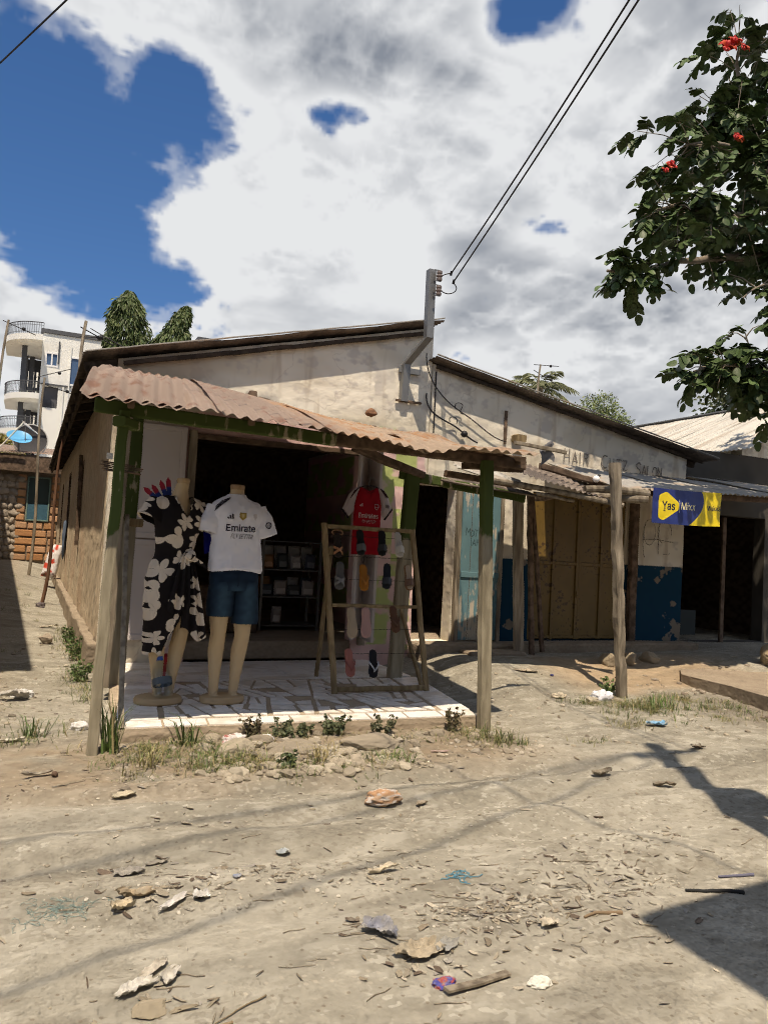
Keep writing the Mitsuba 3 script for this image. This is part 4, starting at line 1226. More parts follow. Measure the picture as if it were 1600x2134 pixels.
def ellipse_ring(z, cx, cy, rx, ry, n=72, sup=2.3):
    t = np.linspace(0, 2 * np.pi, n, endpoint=False)
    c, s = np.cos(t), np.sin(t)
    return np.stack([cx + rx * np.sign(c) * np.abs(c) ** (2 / sup), cy + ry * np.sign(s) * np.abs(s) ** (2 / sup), np.full(n, z)], 1)


def skin_loft(table, step=.012, n=72, sup=2.3):
    """(z, cx, cy, rx, ry) rows, interpolated smoothly and joined."""
    from scipy.interpolate import PchipInterpolator
    t = np.array(sorted(table))
    zs = np.arange(t[0, 0], t[-1, 0] + 1e-9, step)
    f = PchipInterpolator(t[:, 0], t[:, 1:])
    return loft(np.array([ellipse_ring(z, *f(z), n=n, sup=sup) for z in zs]))


def wrinkle(m, amp, s, seed, stretch=(1, 1, .35)):
    m = m.copy()
    m.fix_normals()
    d = fb(m.vertices * np.array(stretch), s, 4, seed) * 2
    d = np.sign(d) * np.abs(d) ** .8
    m.vertices = m.vertices + m.vertex_normals * (d * amp)[:, None]
    return m


def base_plate(cx, cy, rx, ry, z):
    prof = [(0, 0), (.93, 0), (1, .18), (1.0, .62), (.95, .9), (.86, 1), (0, 1)]
    m = lathe([(a, b * .055) for a, b in prof], 48)
    m.vertices *= (rx, ry, 1)
    return moved(m, (cx, cy, z))


def leg(hip, knee, ankle, lean=0.0):
    """Thigh, knee, calf and a foot that points to the street."""
    h, k, a = V(*hip), V(*knee), V(*ankle)
    calf = k * .70 + a * .30 + V(0, .028, 0)
    return [(h, .088), (h * .5 + k * .5, .078), (k, .057), (calf, .060), (k * .25 + a * .75 + V(0, .01, 0), .041), (a, .036)], [(a + V(0, .012, -.03), .034), (a + V(0, -.045, -.04), .031)]


def mannequin(label, cx, cy, torso, legs, base):
    t = thing('mannequin', label, 'mannequin', None)
    put(base_plate(*base, PT), 'paint_satin', 'base', t, color=(.42, .30, .165), smooth=35)
    man = None
    for chain in [torso] + [c for L in legs for c in L]:
        q = hull_chain(chain, 20)
        man = q if man is None else man + q
    m = melt(man, .022, 14)
    v = m.vertices
    put(m, 'paint_satin', 'body', t, color=SKIN, smooth=True)
    return t


# headless figure in the white jersey
mx, my = 1.42, 5.80
L = [leg((1.335, my, .98), (1.335, my - .005, .60), (1.325, my, .175)), leg((1.51, my, .98), (1.52, my - .005, .58), (1.475, my, .175))]
tors = [((1.42, my, 1.02), .10), ((1.42, my, 1.16), .10), ((1.425, my, 1.32), .115), ((1.425, my, 1.50), .10), ((1.42, my, 1.58), .075), ((1.415, my, 1.66), .055), ((1.415, my, 1.68), .054)]
jm = mannequin('headless mannequin in white football jersey and denim shorts', mx, my, tors, L, (1.39, my - .02, .168, .125))
put(moved(lathe([(0, 0), (.052, 0), (.056, .02), (.052, .035), (.045, .038), (0, .038)], 32), (1.415, my, 1.695)), 'paint_satin', 'neck_cap', jm, color=(.30, .19, .10), smooth=35)
shirt = skin_loft([(1.075, 1.432, my, .196, .135), (1.10, 1.432, my, .206, .142), (1.125, 1.432, my, .203, .139), (1.20, 1.43, my, .195, .132), (1.30, 1.428, my, .182, .127), (1.40, 1.425, my, .188, .132), (1.48, 1.422, my, .198, .132), (1.545, 1.42, my, .200, .117), (1.59, 1.418, my, .176, .098), (1.622, 1.416, my, .118, .080), (1.642, 1.415, my, .078, .070), (1.652, 1.415, my, .068, .066)], .008, 110)
shirt = wrinkle(wrinkle(shirt, .015, 7, 5, (1, 1, .5)), .006, 20, 6, (1, 1, .7))
hem = (1.17 - shirt.vertices[:, 2]).clip(0, 1) / .1
shirt.vertices[:, 2] += .012 * np.sin((shirt.vertices[:, 0] - 1.3) * 14) * hem.clip(0, 1)


def sleeve(a, b, ra, rb, seed, flat=.8):
    a, b = V(*a), V(*b)
    d = unit(b - a)
    e1 = unit(np.cross(d, V(0, 1, 0)))
    e2 = np.cross(d, e1)
    t = np.linspace(0, 2 * np.pi, 40, endpoint=False)
    R = []
    for s in np.linspace(0, 1, 22):
        c = a + (b - a) * s
        r = ra + (rb - ra) * s + .012 * math.sin(s * 2.6)
        R.append(c + r * (np.cos(t)[:, None] * e1 + flat * np.sin(t)[:, None] * e2))
    c = b - d * .006
    R.append(c + rb * .94 * (np.cos(t)[:, None] * e1 + flat * np.sin(t)[:, None] * e2))
    return wrinkle(loft(np.array(R)), .013, 11, seed, (1, 1, 1))


WHT = (.70, .71, .78)
js = put(shirt, 'cloth', 'jersey', jm, color=WHT, smooth=True, label='white football jersey with black lettering')
sl1, sl2 = sleeve((1.265, my, 1.56), (1.222, my - .01, 1.355), .075, .082, 3), sleeve((1.575, my, 1.565), (1.655, my - .01, 1.345), .075, .086, 4)
put(sl1, 'cloth', 'sleeve', js, color=WHT, smooth=True)
put(sl2, 'cloth', 'sleeve', js, color=WHT, smooth=True)
shirt.fix_normals()
INK = (.020, .020, .035)


letters('Emirate', .049, 1.432, 1.402, shirt, js, INK, width=.225)
letters('FLY BETTER', .034, 1.440, 1.340, shirt, js, INK, .22, width=.17, bold=False)


def patch(poly, target, parent, name, color, off=.003):
    m = trimesh.creation.extrude_polygon(poly, .0006, engine='earcut')
    vv, ff = trimesh.remesh.subdivide_to_size(m.vertices, m.faces, .012, max_iter=8)
    return put(drape(trimesh.Trimesh(vv, ff, process=False), target, off), 'paint_matte', name, parent, color=color)


for k in range(3):   # three slanting bars forming a triangle
    x = 1.325 + .017 * k
    hh = .014 + .012 * k
    patch(Polygon([(x, 1.468), (x + .013, 1.468), (x + .006 - hh * .0, 1.468 + hh), (x - .006, 1.468 + hh)]), shirt, js, 'badge_bar', INK)
patch(Polygon([(1.415, 1.515), (1.462, 1.515), (1.462, 1.485), (1.4385, 1.462), (1.415, 1.485)]).buffer(.003), shirt, js, 'gold_badge', (.30, .22, .06))
patch(Polygon([(1.428, 1.508), (1.449, 1.508), (1.449, 1.488), (1.4385, 1.478), (1.428, 1.488)]), shirt, js, 'gold_badge', (.46, .38, .20), .0045)
patch(Polygon([(1.525, 1.515), (1.552, 1.515), (1.552, 1.49), (1.5385, 1.465), (1.525, 1.49)]), shirt, js, 'crest', (.52, .50, .52))
for k in range(3):   # shoulder stripes
    o = .014 * k
    patch(LineString([(1.345 - o * .2, 1.628 - o * .35), (1.285 - o * .2, 1.598 - o), (1.245 - o * .2, 1.555 - o)]).buffer(.0034), shirt, js, 'stripe', INK, .004)
patch(Point(1.655, 1.435).buffer(.026).difference(Point(1.655, 1.435).buffer(.017)), sl2, js, 'sleeve_badge', INK)
patch(sbox(1.648, 1.653, 1.422, 1.448), sl2, js, 'sleeve_badge', INK)
patch(sbox(1.659, 1.664, 1.422, 1.448), sl2, js, 'sleeve_badge', INK)
col = skin_loft([(1.638, 1.415, my, .075, .071), (1.66, 1.415, my, .066, .064)], .004, 60)
put(col, 'cloth', 'collar', js, color=(.62, .63, .70), smooth=True)
# denim shorts: two legs and a seat
seat = skin_loft([(.93, 1.43, my, .180, .125), (1.00, 1.43, my, .186, .128), (1.08, 1.43, my, .180, .122), (1.13, 1.43, my, .17, .115)], .01, 90)
lg = skin_loft([(.735, 1.335, my, .096, .095), (.76, 1.335, my, .099, .098), (.86, 1.337, my, .100, .108), (.96, 1.343, my, .098, .122), (1.0, 1.348, my, .092, .118)], .01, 60)
rg_ = skin_loft([(.680, 1.530, my, .102, .097), (.71, 1.530, my, .105, .100), (.82, 1.525, my, .103, .108), (.95, 1.517, my, .099, .122), (1.0, 1.512, my, .092, .118)], .01, 60)


def denim(m, cx):
    fade = np.exp(-((m.vertices[:, 0] - cx) / .055) ** 2) * (m.vertices[:, 1] < my) * sst(1.02, .94, m.vertices[:, 2])
    n = .6 + .8 * meshkit.fbm(m.vertices * 26, 3, 4)
    return (V(.010, .021, .040) + fade[:, None] * V(.022, .043, .058)) * n[:, None]


sh = None
for m, cx, name in ((seat, 1.43, 'shorts'), (lg, 1.335, 'shorts_leg'), (rg_, 1.525, 'shorts_leg')):
    m = wrinkle(m, .006, 13, 8, (1, 1, .6))
    c = denim(m, cx)
    sh = put(m, 'cloth', name, jm, color=c, smooth=True, label='dark blue denim shorts') if sh is None else (put(m, 'cloth', name, sh, color=c, smooth=True), sh)[1]
put(cat(*[ribbon([[(1.432, .96), (1.434, 1.06)]], .006, 'xz', my - .137)]), 'cloth', 'fly_seam', sh, color=(.012, .02, .035))

# headless figure in the printed wrap dress
dx_, dy_ = .985, 5.86
L = [leg((.91, dy_, .97), (.895, dy_ - .01, .60), (.925, dy_ - .0, .175)), leg((1.06, dy_, .97), (1.075, dy_ + .01, .62), (1.01, dy_ + .01, .175))]
tors = [((.985, dy_, 1.02), .105), ((.985, dy_, 1.16), .085), ((.99, dy_, 1.34), .105), ((.99, dy_, 1.48), .10), ((1.0, dy_, 1.57), .072), ((1.005, dy_, 1.66), .050), ((1.015, dy_, 1.70), .048)]
dm = mannequin('headless mannequin in black wrap dress with cream flowers', dx_, dy_, tors, L, (.93, dy_ - .03, .172, .13))
put(moved(lathe([(0, 0), (.046, 0), (.05, .02), (.046, .035), (.04, .038), (0, .038)], 32), (1.017, dy_, 1.715)), 'paint_satin', 'neck_cap', dm, color=(.40, .28, .15), smooth=35)
dress = skin_loft([(.44, .872, dy_ - .01, .075, .080), (.50, .885, dy_ - .01, .088, .088), (.60, .925, dy_, .130, .108), (.72, .960, dy_, .168, .125), (.85, .975, dy_, .188, .140), (.98, .980, dy_, .190, .145), (1.08, .985, dy_, .168, .132), (1.18, .985, dy_, .135, .112), (1.28, .985, dy_, .145, .122), (1.40, .995, dy_, .172, .140), (1.50, .990, dy_, .188, .126), (1.57, .985, dy_, .184, .104), (1.605, .985, dy_, .13, .085), (1.625, 1.0, dy_, .08, .07)], .009, 120)
dress = wrinkle(wrinkle(dress, .016, 8, 15, (1, 1, .4)), .006, 22, 16, (1, 1, .6))
v, f = dress.vertices, dress.faces
cen = v[f].mean(1)
front = cen[:, 1] < dy_ - .005
hemz = .455 + np.maximum(0, cen[:, 0] - .915) * 2.2 + .012 * np.sin(cen[:, 0] * 60)
keep = ~(front & (cen[:, 2] < hemz)) & ~(~front & (cen[:, 2] < .52 + np.maximum(0, cen[:, 0] - .96) * 1.2))
keep &= ~(front & (cen[:, 2] > 1.455) & (np.abs(cen[:, 0] - (1.045 - (cen[:, 2] - 1.455) * .14)) < (cen[:, 2] - 1.455) * .46))
keep &= cen[:, 2] < 1.628
dr_key = put(trimesh.Trimesh(v, f[keep], process=False), 'floral_cloth', 'dress', dm, smooth=True, label='black wrap dress printed with cream flowers')
put(sleeve((.86, dy_, 1.565), (.792, dy_ - .03, 1.425), .075, .098, 21, .85), 'floral_cloth', 'sleeve', dr_key, smooth=True)
put(sleeve((1.125, dy_, 1.57), (1.185, dy_ - .01, 1.36), .066, .080, 22, .85), 'floral_cloth', 'sleeve', dr_key, smooth=True)
u, t = np.meshgrid(np.linspace(0, 1, 40), np.linspace(0, 1, 60), indexing='ij')


def flap(x0a, x1a, x0b, x1b, z0, z1, y, folds, seed, flare=1.0):
    """A pleated tail of cloth: gathered at the top, spreading and fluttering below."""
    xa = x0a + (x1a - x0a) * u
    xb = x0b + (x1b - x0b) * u
    k = t ** .8
    X = xa * (1 - k) + xb * k
    Z = z0 + (z1 - z0) * t + .05 * t * np.sin(u * 5 + seed) * flare
    Y = y - .045 * np.sin(t * 2.2) + .016 * np.sin(u * folds * 6.28 + seed) * (.35 + t)
    return shell(np.stack([X, Y, Z], -1), .0016)


put(flap(1.055, 1.10, 1.04, 1.225, 1.17, .60, dy_ - .10, 2.6, 1), 'floral_cloth', 'wrap_tail', dr_key, smooth=True)
put(flap(1.02, 1.07, .93, 1.09, 1.17, .78, dy_ - .128, 2.2, 3, .6), 'floral_cloth', 'wrap_fold', dr_key, smooth=True)
knot = wrinkle(moved(trimesh.creation.icosphere(subdivisions=3, radius=.042), (1.075, dy_ - .125, 1.175)), .012, 30, 4, (1, 1, 1))
put(knot, 'floral_cloth', 'knot', dr_key, smooth=True)
m = shell(np.stack([1.08 + .13 * t + 0 * u, dy_ - .135 - .01 * np.sin(t * 3) + 0 * u, 1.165 - .075 * t ** 1.2 + (u - .5) * .045 * (1 - .4 * t)], -1), .0016)
put(m, 'floral_cloth', 'tie_end', dr_key, smooth=True)

# fan of pointed red and blue strips behind the shoulder
fan = thing('striped_fan', "fan of red tipped blue strips behind the dress mannequin's shoulder", 'fan')
for k, (x, z, a, c1) in enumerate(((.775, 1.655, .9, 1), (.83, 1.675, .62, 1), (.885, 1.71, .38, 1), (.935, 1.735, .12, 0))):
    m = poly_mesh(Polygon([(-.016, -.20), (.016, -.20), (.018, 0), (0, .03), (-.018, 0)]), .008, 'xz', 0)
    v, f = trimesh.remesh.subdivide_to_size(m.vertices, m.faces, .02, max_iter=8)
    c = np.where((v[:, 2] > -.045)[:, None], V(.34, .03, .05), V(.025, .045, .19))
    m = trimesh.Trimesh(v, f, process=False)
    put(moved(m, (x, 6.02 + .006 * k, z), ry=-a), 'paint_matte', 'strip', fan, color=c)

# blue cloth and red tub, bottle of water
put(pillow(Polygon([(1.235, 1.36), (1.30, 1.37), (1.31, 1.24), (1.25, 1.20)]).buffer(.01), .05, .012, seed=3, wrinkle=.006), 'cloth', 'blue_bag', color=(.015, .02, .30), smooth=40, label='small bright blue bag hanging between the two mannequins', cat='bag')
scene['blue_bag']['to_world'] = T().translate([0, 6.03, 0])
tub = thing('red_tub', 'red plastic tub standing behind the legs of the dress mannequin', 'tub')
put(moved(lathe([(0, 0), (.085, 0), (.10, .22), (.108, .22), (.108, .235), (.094, .235), (.08, .012), (0, .012)], 28), (1.08, 6.55, PT + .002)), 'paint_satin', 'tub', tub, color=(.33, .012, .012), smooth=35)
bo = thing('water_bottle', "large clear water bottle propped on the dress mannequin's base", 'bottle')
prof = [(0, 0), (.05, .0), (.068, .012), (.070, .03), (.064, .05), (.070, .07), (.070, .10), (.064, .12), (.070, .14), (.070, .18), (.055, .215), (.026, .245), (.022, .27), (0, .27)]
put(moved(lathe(prof, 28), (.955, 5.725, PT + .062), rx=-.42, ry=-.12), 'bottle_plastic', 'shell', bo, smooth=35)
put(moved(lathe([(0, .268), (.027, .268), (.027, .295), (0, .295)], 20), (.955, 5.725, PT + .062), rx=-.42, ry=-.12), 'paint_satin', 'cap', bo, color=(.03, .08, .32), smooth=35)
put(moved(lathe([(.0715, .085), (.0718, .085), (.0718, .135), (.0715, .135)], 28), (.955, 5.725, PT + .062), rx=-.42, ry=-.12), 'paint_satin', 'label', bo, color=(.06, .08, .10), smooth=35)

# ---------------------------------------------------------------- red jersey on a hanger
JY = 7.12
rj = thing('red_jersey', 'red football jersey with white sleeves on a hanger by the door', 'jersey')
bodyp = Polygon([(2.985, 1.915), (3.04, 1.895), (3.085, 1.875), (3.13, 1.895), (3.175, 1.925), (3.205, 1.84), (3.225, 1.72), (3.225, 1.60), (3.24, 1.235), (2.92, 1.23), (2.925, 1.60), (2.93, 1.72), (2.955, 1.84)])
jb = pillow(bodyp, .06, .014, .09, 3, .012, 7)
moved_ = lambda m: moved(m, (0, JY, 0))
jb = moved_(jb)
jk = put(jb, 'cloth', 'body', rj, color=(.33, .008, .018), smooth=45)
for pts, sd in (([(2.983, 1.918), (2.952, 1.838), (2.927, 1.72), (2.925, 1.665), (2.87, 1.60), (2.80, 1.675), (2.865, 1.83), (2.93, 1.895)], 5), ([(3.178, 1.927), (3.208, 1.838), (3.228, 1.72), (3.232, 1.64), (3.268, 1.60), (3.345, 1.71), (3.295, 1.835), (3.235, 1.91)], 6)):
    m = moved_(pillow(Polygon(pts), .045, .014, .06, sd, .008, 9))
    sk_ = put(m, 'cloth', 'sleeve', rj, color=(.50, .44, .45), smooth=45)
    if sd == 5:
        put(moved_(pillow(LineString([(2.80, 1.672), (2.868, 1.60)]).buffer(.010), .03, .008, seed=2)), 'cloth', 'cuff', sk_, color=(.02, .012, .02), smooth=40)
        for k in range(3):
            patch(LineString([(2.955 - .016 * k, 1.895 - .012 * k), (2.905 - .014 * k, 1.835 - .02 * k)]).buffer(.0045), m, sk_, 'stripe', (.03, .008, .012), .003)
    else:
        put(moved_(pillow(LineString([(3.272, 1.60), (3.345, 1.705)]).buffer(.010), .03, .008, seed=2)), 'cloth', 'cuff', sk_, color=(.02, .012, .02), smooth=40)
        for k in range(3):
            patch(LineString([(3.205 + .018 * k, 1.905 - .008 * k), (3.265 + .014 * k, 1.825 - .0 * k)]).buffer(.0045), m, sk_, 'stripe', (.03, .008, .012), .003)
        letters('de', .035, 3.283, 1.735, m, sk_, (.04, .03, .03), width=.042)
jb.fix_normals()
PW = (.55, .42, .42)
letters('Emirates', .047, 3.075, 1.625, jb, jk, PW, width=.215)
letters('FLY BETTER', .032, 3.08, 1.565, jb, jk, PW, .22, width=.15, bold=False)
for k in range(3):
    patch(Polygon([(2.975 + .012 * k, 1.715), (2.984 + .012 * k, 1.715), (2.980 + .012 * k, 1.728 + .008 * k), (2.971 + .012 * k, 1.728 + .008 * k)]), jb, jk, 'badge_bar', PW)
cr = Polygon([(3.135, 1.745), (3.185, 1.745), (3.183, 1.705), (3.16, 1.685), (3.137, 1.705)])
patch(cr.difference(cr.buffer(-.006)), jb, jk, 'crest', PW)
patch(sbox(3.145, 3.175, 1.712, 1.717), jb, jk, 'crest', PW)
patch(LineString(arc(3.085, 1.90, .045, .045, 190, 350)).buffer(.006), jb, jk, 'collar', (.20, .005, .01))
put(tube(smooth_path([(3.085, JY, 1.93), (3.09, JY, 2.0), (3.11, JY, 2.02), (3.125, JY, 1.995)], 14), .004, 6), 'grey_steel', 'hanger_hook', rj, smooth=True)
put(tube(smooth_path([(2.94, JY, 1.885), (3.085, JY, 1.93), (3.22, JY, 1.90)], 14), .006, 6), 'dark_plastic', 'hanger', rj, smooth=True)

# ---------------------------------------------------------------- sandal display: leaning wooden frame
fr = thing('display_stand', 'leaning wooden frame hung with sandals on the veranda', 'display stand')


def fy(z):
    return 5.935 + .295 * (z - PT)


def fpt(x, z, dy=0.0):
    return (x, fy(z) + dy, z)


put(beam(fpt(2.36, PT), fpt(2.335, 1.50), .048, .032, 501, .003, up=(0, 1, 0)), 'frame_timber', 'upright', fr)
put(beam(fpt(3.215, PT), fpt(3.205, 1.49), .045, .032, 502, .003, up=(0, 1, 0)), 'frame_timber', 'upright', fr)
put(beam(fpt(2.362, 1.475, -.004), fpt(3.18, 1.475, -.004), .038, .03, 503, .003, up=(0, 1, 0)), 'frame_timber', 'rail', fr)
put(beam(fpt(2.372, .80, -.004), fpt(3.185, .80, -.004), .03, .026, 504, .003, up=(0, 1, 0)), 'frame_timber', 'rail', fr)
put(beam(fpt(2.386, .125, -.004), fpt(3.19, .120, -.004), .04, .03, 505, .003, up=(0, 1, 0)), 'frame_timber', 'rail', fr)
put(beam((2.49, 6.74, PT), (2.42, 6.36, 1.30), .035, .03, 506, .003, up=(0, 1, 0)), 'frame_timber', 'back_leg', fr)
mesh_wires = [tube([fpt(2.37, z, .018), fpt(3.2, z, .018)], .0022, 4) for z in (1.02, 1.22, 1.40, .40, .60)]
for m in mesh_wires:
    put(m, 'dark_plastic', 'wire', fr)

SOLE = [(-.030, -.105), (.0, -.115), (.030, -.103), (.042, -.06), (.038, -.01), (.030, .04), (.034, .085), (.022, .112), (-.002, .118), (-.026, .108), (-.033, .07), (-.028, .02), (-.036, -.03), (-.042, -.07)]


def sandal(label, x, z, c_sole, c_strap, kind, tilt=0.0, s=1.0, flip=False, c_in=None):
    """One sandal hung heel up: foam sole, insole, and its strap(s)."""
    t = thing('sandal', label, 'sandal', 'sandals on the display frame')
    poly = Polygon(SOLE).buffer(.004)
    sole = moved(pillow(poly, .026, .010, .012, 2), rx=0)
    M = lambda m: moved(moved(m, ry=tilt, s=s), (x, fy(z) - .03, z), rx=-.285)
    put(M(sole), 'paint_matte', 'sole', t, color=c_sole, smooth=45)
    put(M(moved(pillow(poly.buffer(-.008), .006, .010, .006, 2), (0, -.0125, 0))), 'paint_matte', 'insole', t, color=c_in or tuple(.75 * v for v in c_sole), smooth=45)
    if kind == 'slide':
        u_, t_ = np.meshgrid(np.linspace(0, 1, 14), np.linspace(0, 1, 8), indexing='ij')
        P_ = np.stack([-.046 + .092 * u_, -.012 - .038 * np.sin(u_ * np.pi), -.085 + .062 * t_ + .006 * np.sin(u_ * 3.14)], -1)
        put(M(shell(P_, .003)), 'paint_satin', 'strap', t, color=c_strap, smooth=40)
    elif kind == 'cross':
        for a, b in ((-.08, -.02), (-.02, -.08)):
            u_, t_ = np.meshgrid(np.linspace(0, 1, 12), np.linspace(0, 1, 4), indexing='ij')
            P_ = np.stack([-.045 + .09 * u_, -.012 - .034 * np.sin(u_ * np.pi), a + (b - a) * u_ + .024 * (t_ - .5)], -1)
            put(M(shell(P_, .003)), 'paint_satin', 'strap', t, color=c_strap, smooth=40)
    elif kind == 'thong':
        for sx in (-1, 1):
            put(M(tube(smooth_path([(0, -.012, -.068), (.004 * sx, -.035, -.058), (.028 * sx, -.036, -.02), (.040 * sx, -.008, .02)], 12), .006, 6)), 'paint_satin', 'strap', t, color=c_strap, smooth=True)
    return t


sandal('black slide with grey band, top row of the display frame', 2.66, 1.345, (.012, .012, .013), (.08, .085, .09), 'slide')
sandal('black sandal beside the white one, top row of the display frame', 2.87, 1.35, (.010, .010, .011), (.016, .016, .018), 'slide', .06)
sandal('white slide with buckle strap at the top right of the display frame', 3.035, 1.345, (.52, .50, .46), (.50, .49, .46), 'slide', -.05)
sandal('orange strapped sandal at the top left of the display frame', 2.44, 1.31, (.03, .022, .018), (.42, .20, .09), 'cross', 0, .95)
sandal('grey patterned sandal in the middle row at the left', 2.445, 1.05, (.11, .11, .11), (.20, .20, .20), 'cross', .1, 1.05)
sandal('plain orange sandal in the middle row of the display frame', 2.67, 1.04, (.36, .145, .02), (.40, .17, .03), 'thong')
sandal('dark navy slide with small buckle in the middle row', 2.895, 1.06, (.014, .018, .026), (.02, .025, .035), 'slide', .12)
sandal('brown sandal with pale heel at the middle right', 3.11, 1.055, (.16, .085, .04), (.12, .06, .03), 'slide', -.04, 1.0, False, (.30, .24, .18))
sandal('beige sole hanging below the middle rail, left of the pink one', 2.535, .66, (.46, .37, .26), (.44, .36, .25), 'none', 0, 1.12)
sandal('pale pink sole hanging below the middle rail', 2.665, .66, (.50, .31, .28), (.5, .3, .28), 'none', .04, 1.12)
sandal('dark brown sandal hanging below the middle rail at the right', 2.94, .69, (.12, .06, .035), (.10, .05, .03), 'thong', -.1)
sandal('salmon pink flip-flop at the bottom of the display frame', 2.495, .335, (.40, .16, .13), (.22, .07, .06), 'thong', -.06)
sandal('black flip-flop with white straps at the bottom of the display frame', 2.71, .325, (.02, .025, .032), (.50, .52, .56), 'thong', .04, 1.0, False, (.012, .012, .015))
ring = thing('belt_coil', 'coiled brown belt hooked on the upper left of the display frame', 'belt')
put(tube([fpt(2.445 + .052 * math.cos(a), 1.425 + .022 * math.sin(a), -.03) for a in np.linspace(0, 6.28, 24)], .006, 6), 'paint_satin', 'coil', ring, color=(.25, .13, .06), smooth=True)
stk = put(beam((3.30, 6.2, PT), (3.24, 6.62, .80), .03, .03, 510, .003), 'frame_timber', 'leaning_stick', label='thin stick leaning on the green rear post', cat='stick')

# ---------------------------------------------------------------- shop interior
cs = thing('display_shelf', 'metal framed shelf with packed goods inside the dark shop', 'shelf')
for x in (2.45, 3.15):
    for y in (8.62, 9.02):
        put(box(x - .014, x + .014, y - .014, y + .014, .286, 1.34), 'grey_steel', 'upright', cs)
for z in (.35, .68, .995, 1.325):
    put(box(2.4345, 3.1645, 8.6, 9.04, z - .014, z + .0, .003), 'grey_steel', 'shelf', cs)
r = RS(9)
cols = [(.30, .28, .27), (.05, .07, .10), (.34, .33, .33), (.05, .055, .06), (.30, .16, .07), (.05, .06, .09), (.33, .30, .28), (.035, .045, .05)]
names = ['pale wrapped pack', 'dark pack', 'clear bagged pack', 'black pack', 'orange pack', 'navy pack', 'white printed pack', 'charcoal pack']


def pack(label, x, z, w, h, y, c, tilt):
    t = thing('goods_pack', label, 'pack', 'packs of goods on the shop shelf')
    m = pillow(sbox(-w / 2, w / 2, 0, h).buffer(-.008).buffer(.008), .06, .018, .03, int(x * 90) % 50, .004)
    put(moved(m, (x, y, z), ry=tilt), 'paint_satin', 'wrapper', t, color=c, smooth=40)
    m = pillow(sbox(-w / 2 + .02, w / 2 - .02, h * .12, h * .48), .006, .018, .01, 1)
    put(moved(m, (x, y - .032, z), ry=tilt), 'paint_satin', 'label', t, color=tuple(min(.6, .12 + 1.4 * v) for v in c), smooth=40)


row = ['left end', 'second from left', 'second from right', 'right end']
for k in range(4):
    x = 2.545 + .17 * k
    pack('%s in the upper row of the shelf, %s' % (names[k], row[k]), x, 1.0, .13, .16 + .02 * (k % 2), 8.72, cols[(k * 3 + 4) % 8], r.uniform(-.05, .05))
    pack('%s standing behind on the upper shelf, %s' % (names[(k + 2) % 8], row[k]), x + .03, 1.0, .15, .27, 8.90, (.36, .35, .34), r.uniform(-.08, .08))
    pack('%s on the middle shelf, %s' % (names[(k + 5) % 8], row[k]), x - .01, .685, .15, .13 + .05 * (k % 2), 8.72, cols[(k * 5 + 1) % 8], r.uniform(-.05, .05))
    pack('%s behind on the middle shelf, %s' % (names[(k + 1) % 8], row[k]), x + .02, .685, .14, .21, 8.9, cols[(k * 3 + 4) % 8], r.uniform(-.05, .05))
pack('white pack alone on the lowest shelf', 2.68, .355, .12, .2, 8.75, (.38, .36, .36), .04)
wr = thing('wall_rack', 'dim rack of dark shoes along the back of the shop', 'rack')
for z in (1.55, 1.85):
    put(box(1.2, 3.3, 10.85, 11.15, z - .02, z, .003), 'dark_timber', 'shelf', wr)
for k in range(14):
    for z in (1.55, 1.85):
        put(moved(pillow(Polygon(SOLE), .08, .03, .03, k), (1.3 + .14 * k, 10.95, z + .10), ry=.1 * math.sin(k * 7)), 'paint_satin', 'shoe', wr, color=(.05, .045, .045), smooth=40)
put(box(1.50, 2.35, 8.35, 8.9, .286, .80, .01), 'dark_timber', 'counter', label='dark wooden counter inside the shop behind the mannequins', cat='counter')

# ---------------------------------------------------------------- neighbours out of the picture that close the street and cast its shade
lh = thing('neighbour_house', 'tall house beside the alley whose shadow falls into the alley', 'house')
put(poly_mesh(Polygon([(-7, 5.8), (-1.02, 5.8), (-1.50, 24.6), (-7, 24.6)]), 4.9, 'xy', 4.9), 'earthen_plaster', 'wall', lh)
put(poly_mesh(Polygon([(-7, 5.62), (-.88, 5.62), (-1.43, 24.6), (-7, 24.6)]), .1, 'xy', 5.02), 'weathered_iron', 'roof', lh)
op = thing('opposite_house', 'long house on the other side of the street', 'house')
put(box(-14, 1.2, -6, -2.6, 0, 3.0), 'earthen_plaster', 'wall', op)
put(grid_mesh(np.array([[(-14.2, -2.25, 2.95), (1.4, -2.25, 2.95)], [(-14.2, -6, 4.2), (1.4, -6, 4.2)]], float)), 'weathered_iron', 'roof', op)
ki = thing('street_kiosk', 'kiosk whose roof corner shades the bottom right of the street', 'kiosk')
put(poly_mesh(Polygon([(1.49, .73), (9.5, 1.55), (9.5, -3), (1.46, -3)]), .07, 'xy', 3.40), 'weathered_iron', 'roof', ki)
put(box(2.6, 9.3, -3, .1, 0, 3.3), 'earthen_plaster', 'wall', ki)
put(beam((2.2, .25, -.1), (2.2, .25, 3.32), .1, .1, 601), 'grey_timber', 'post', ki)

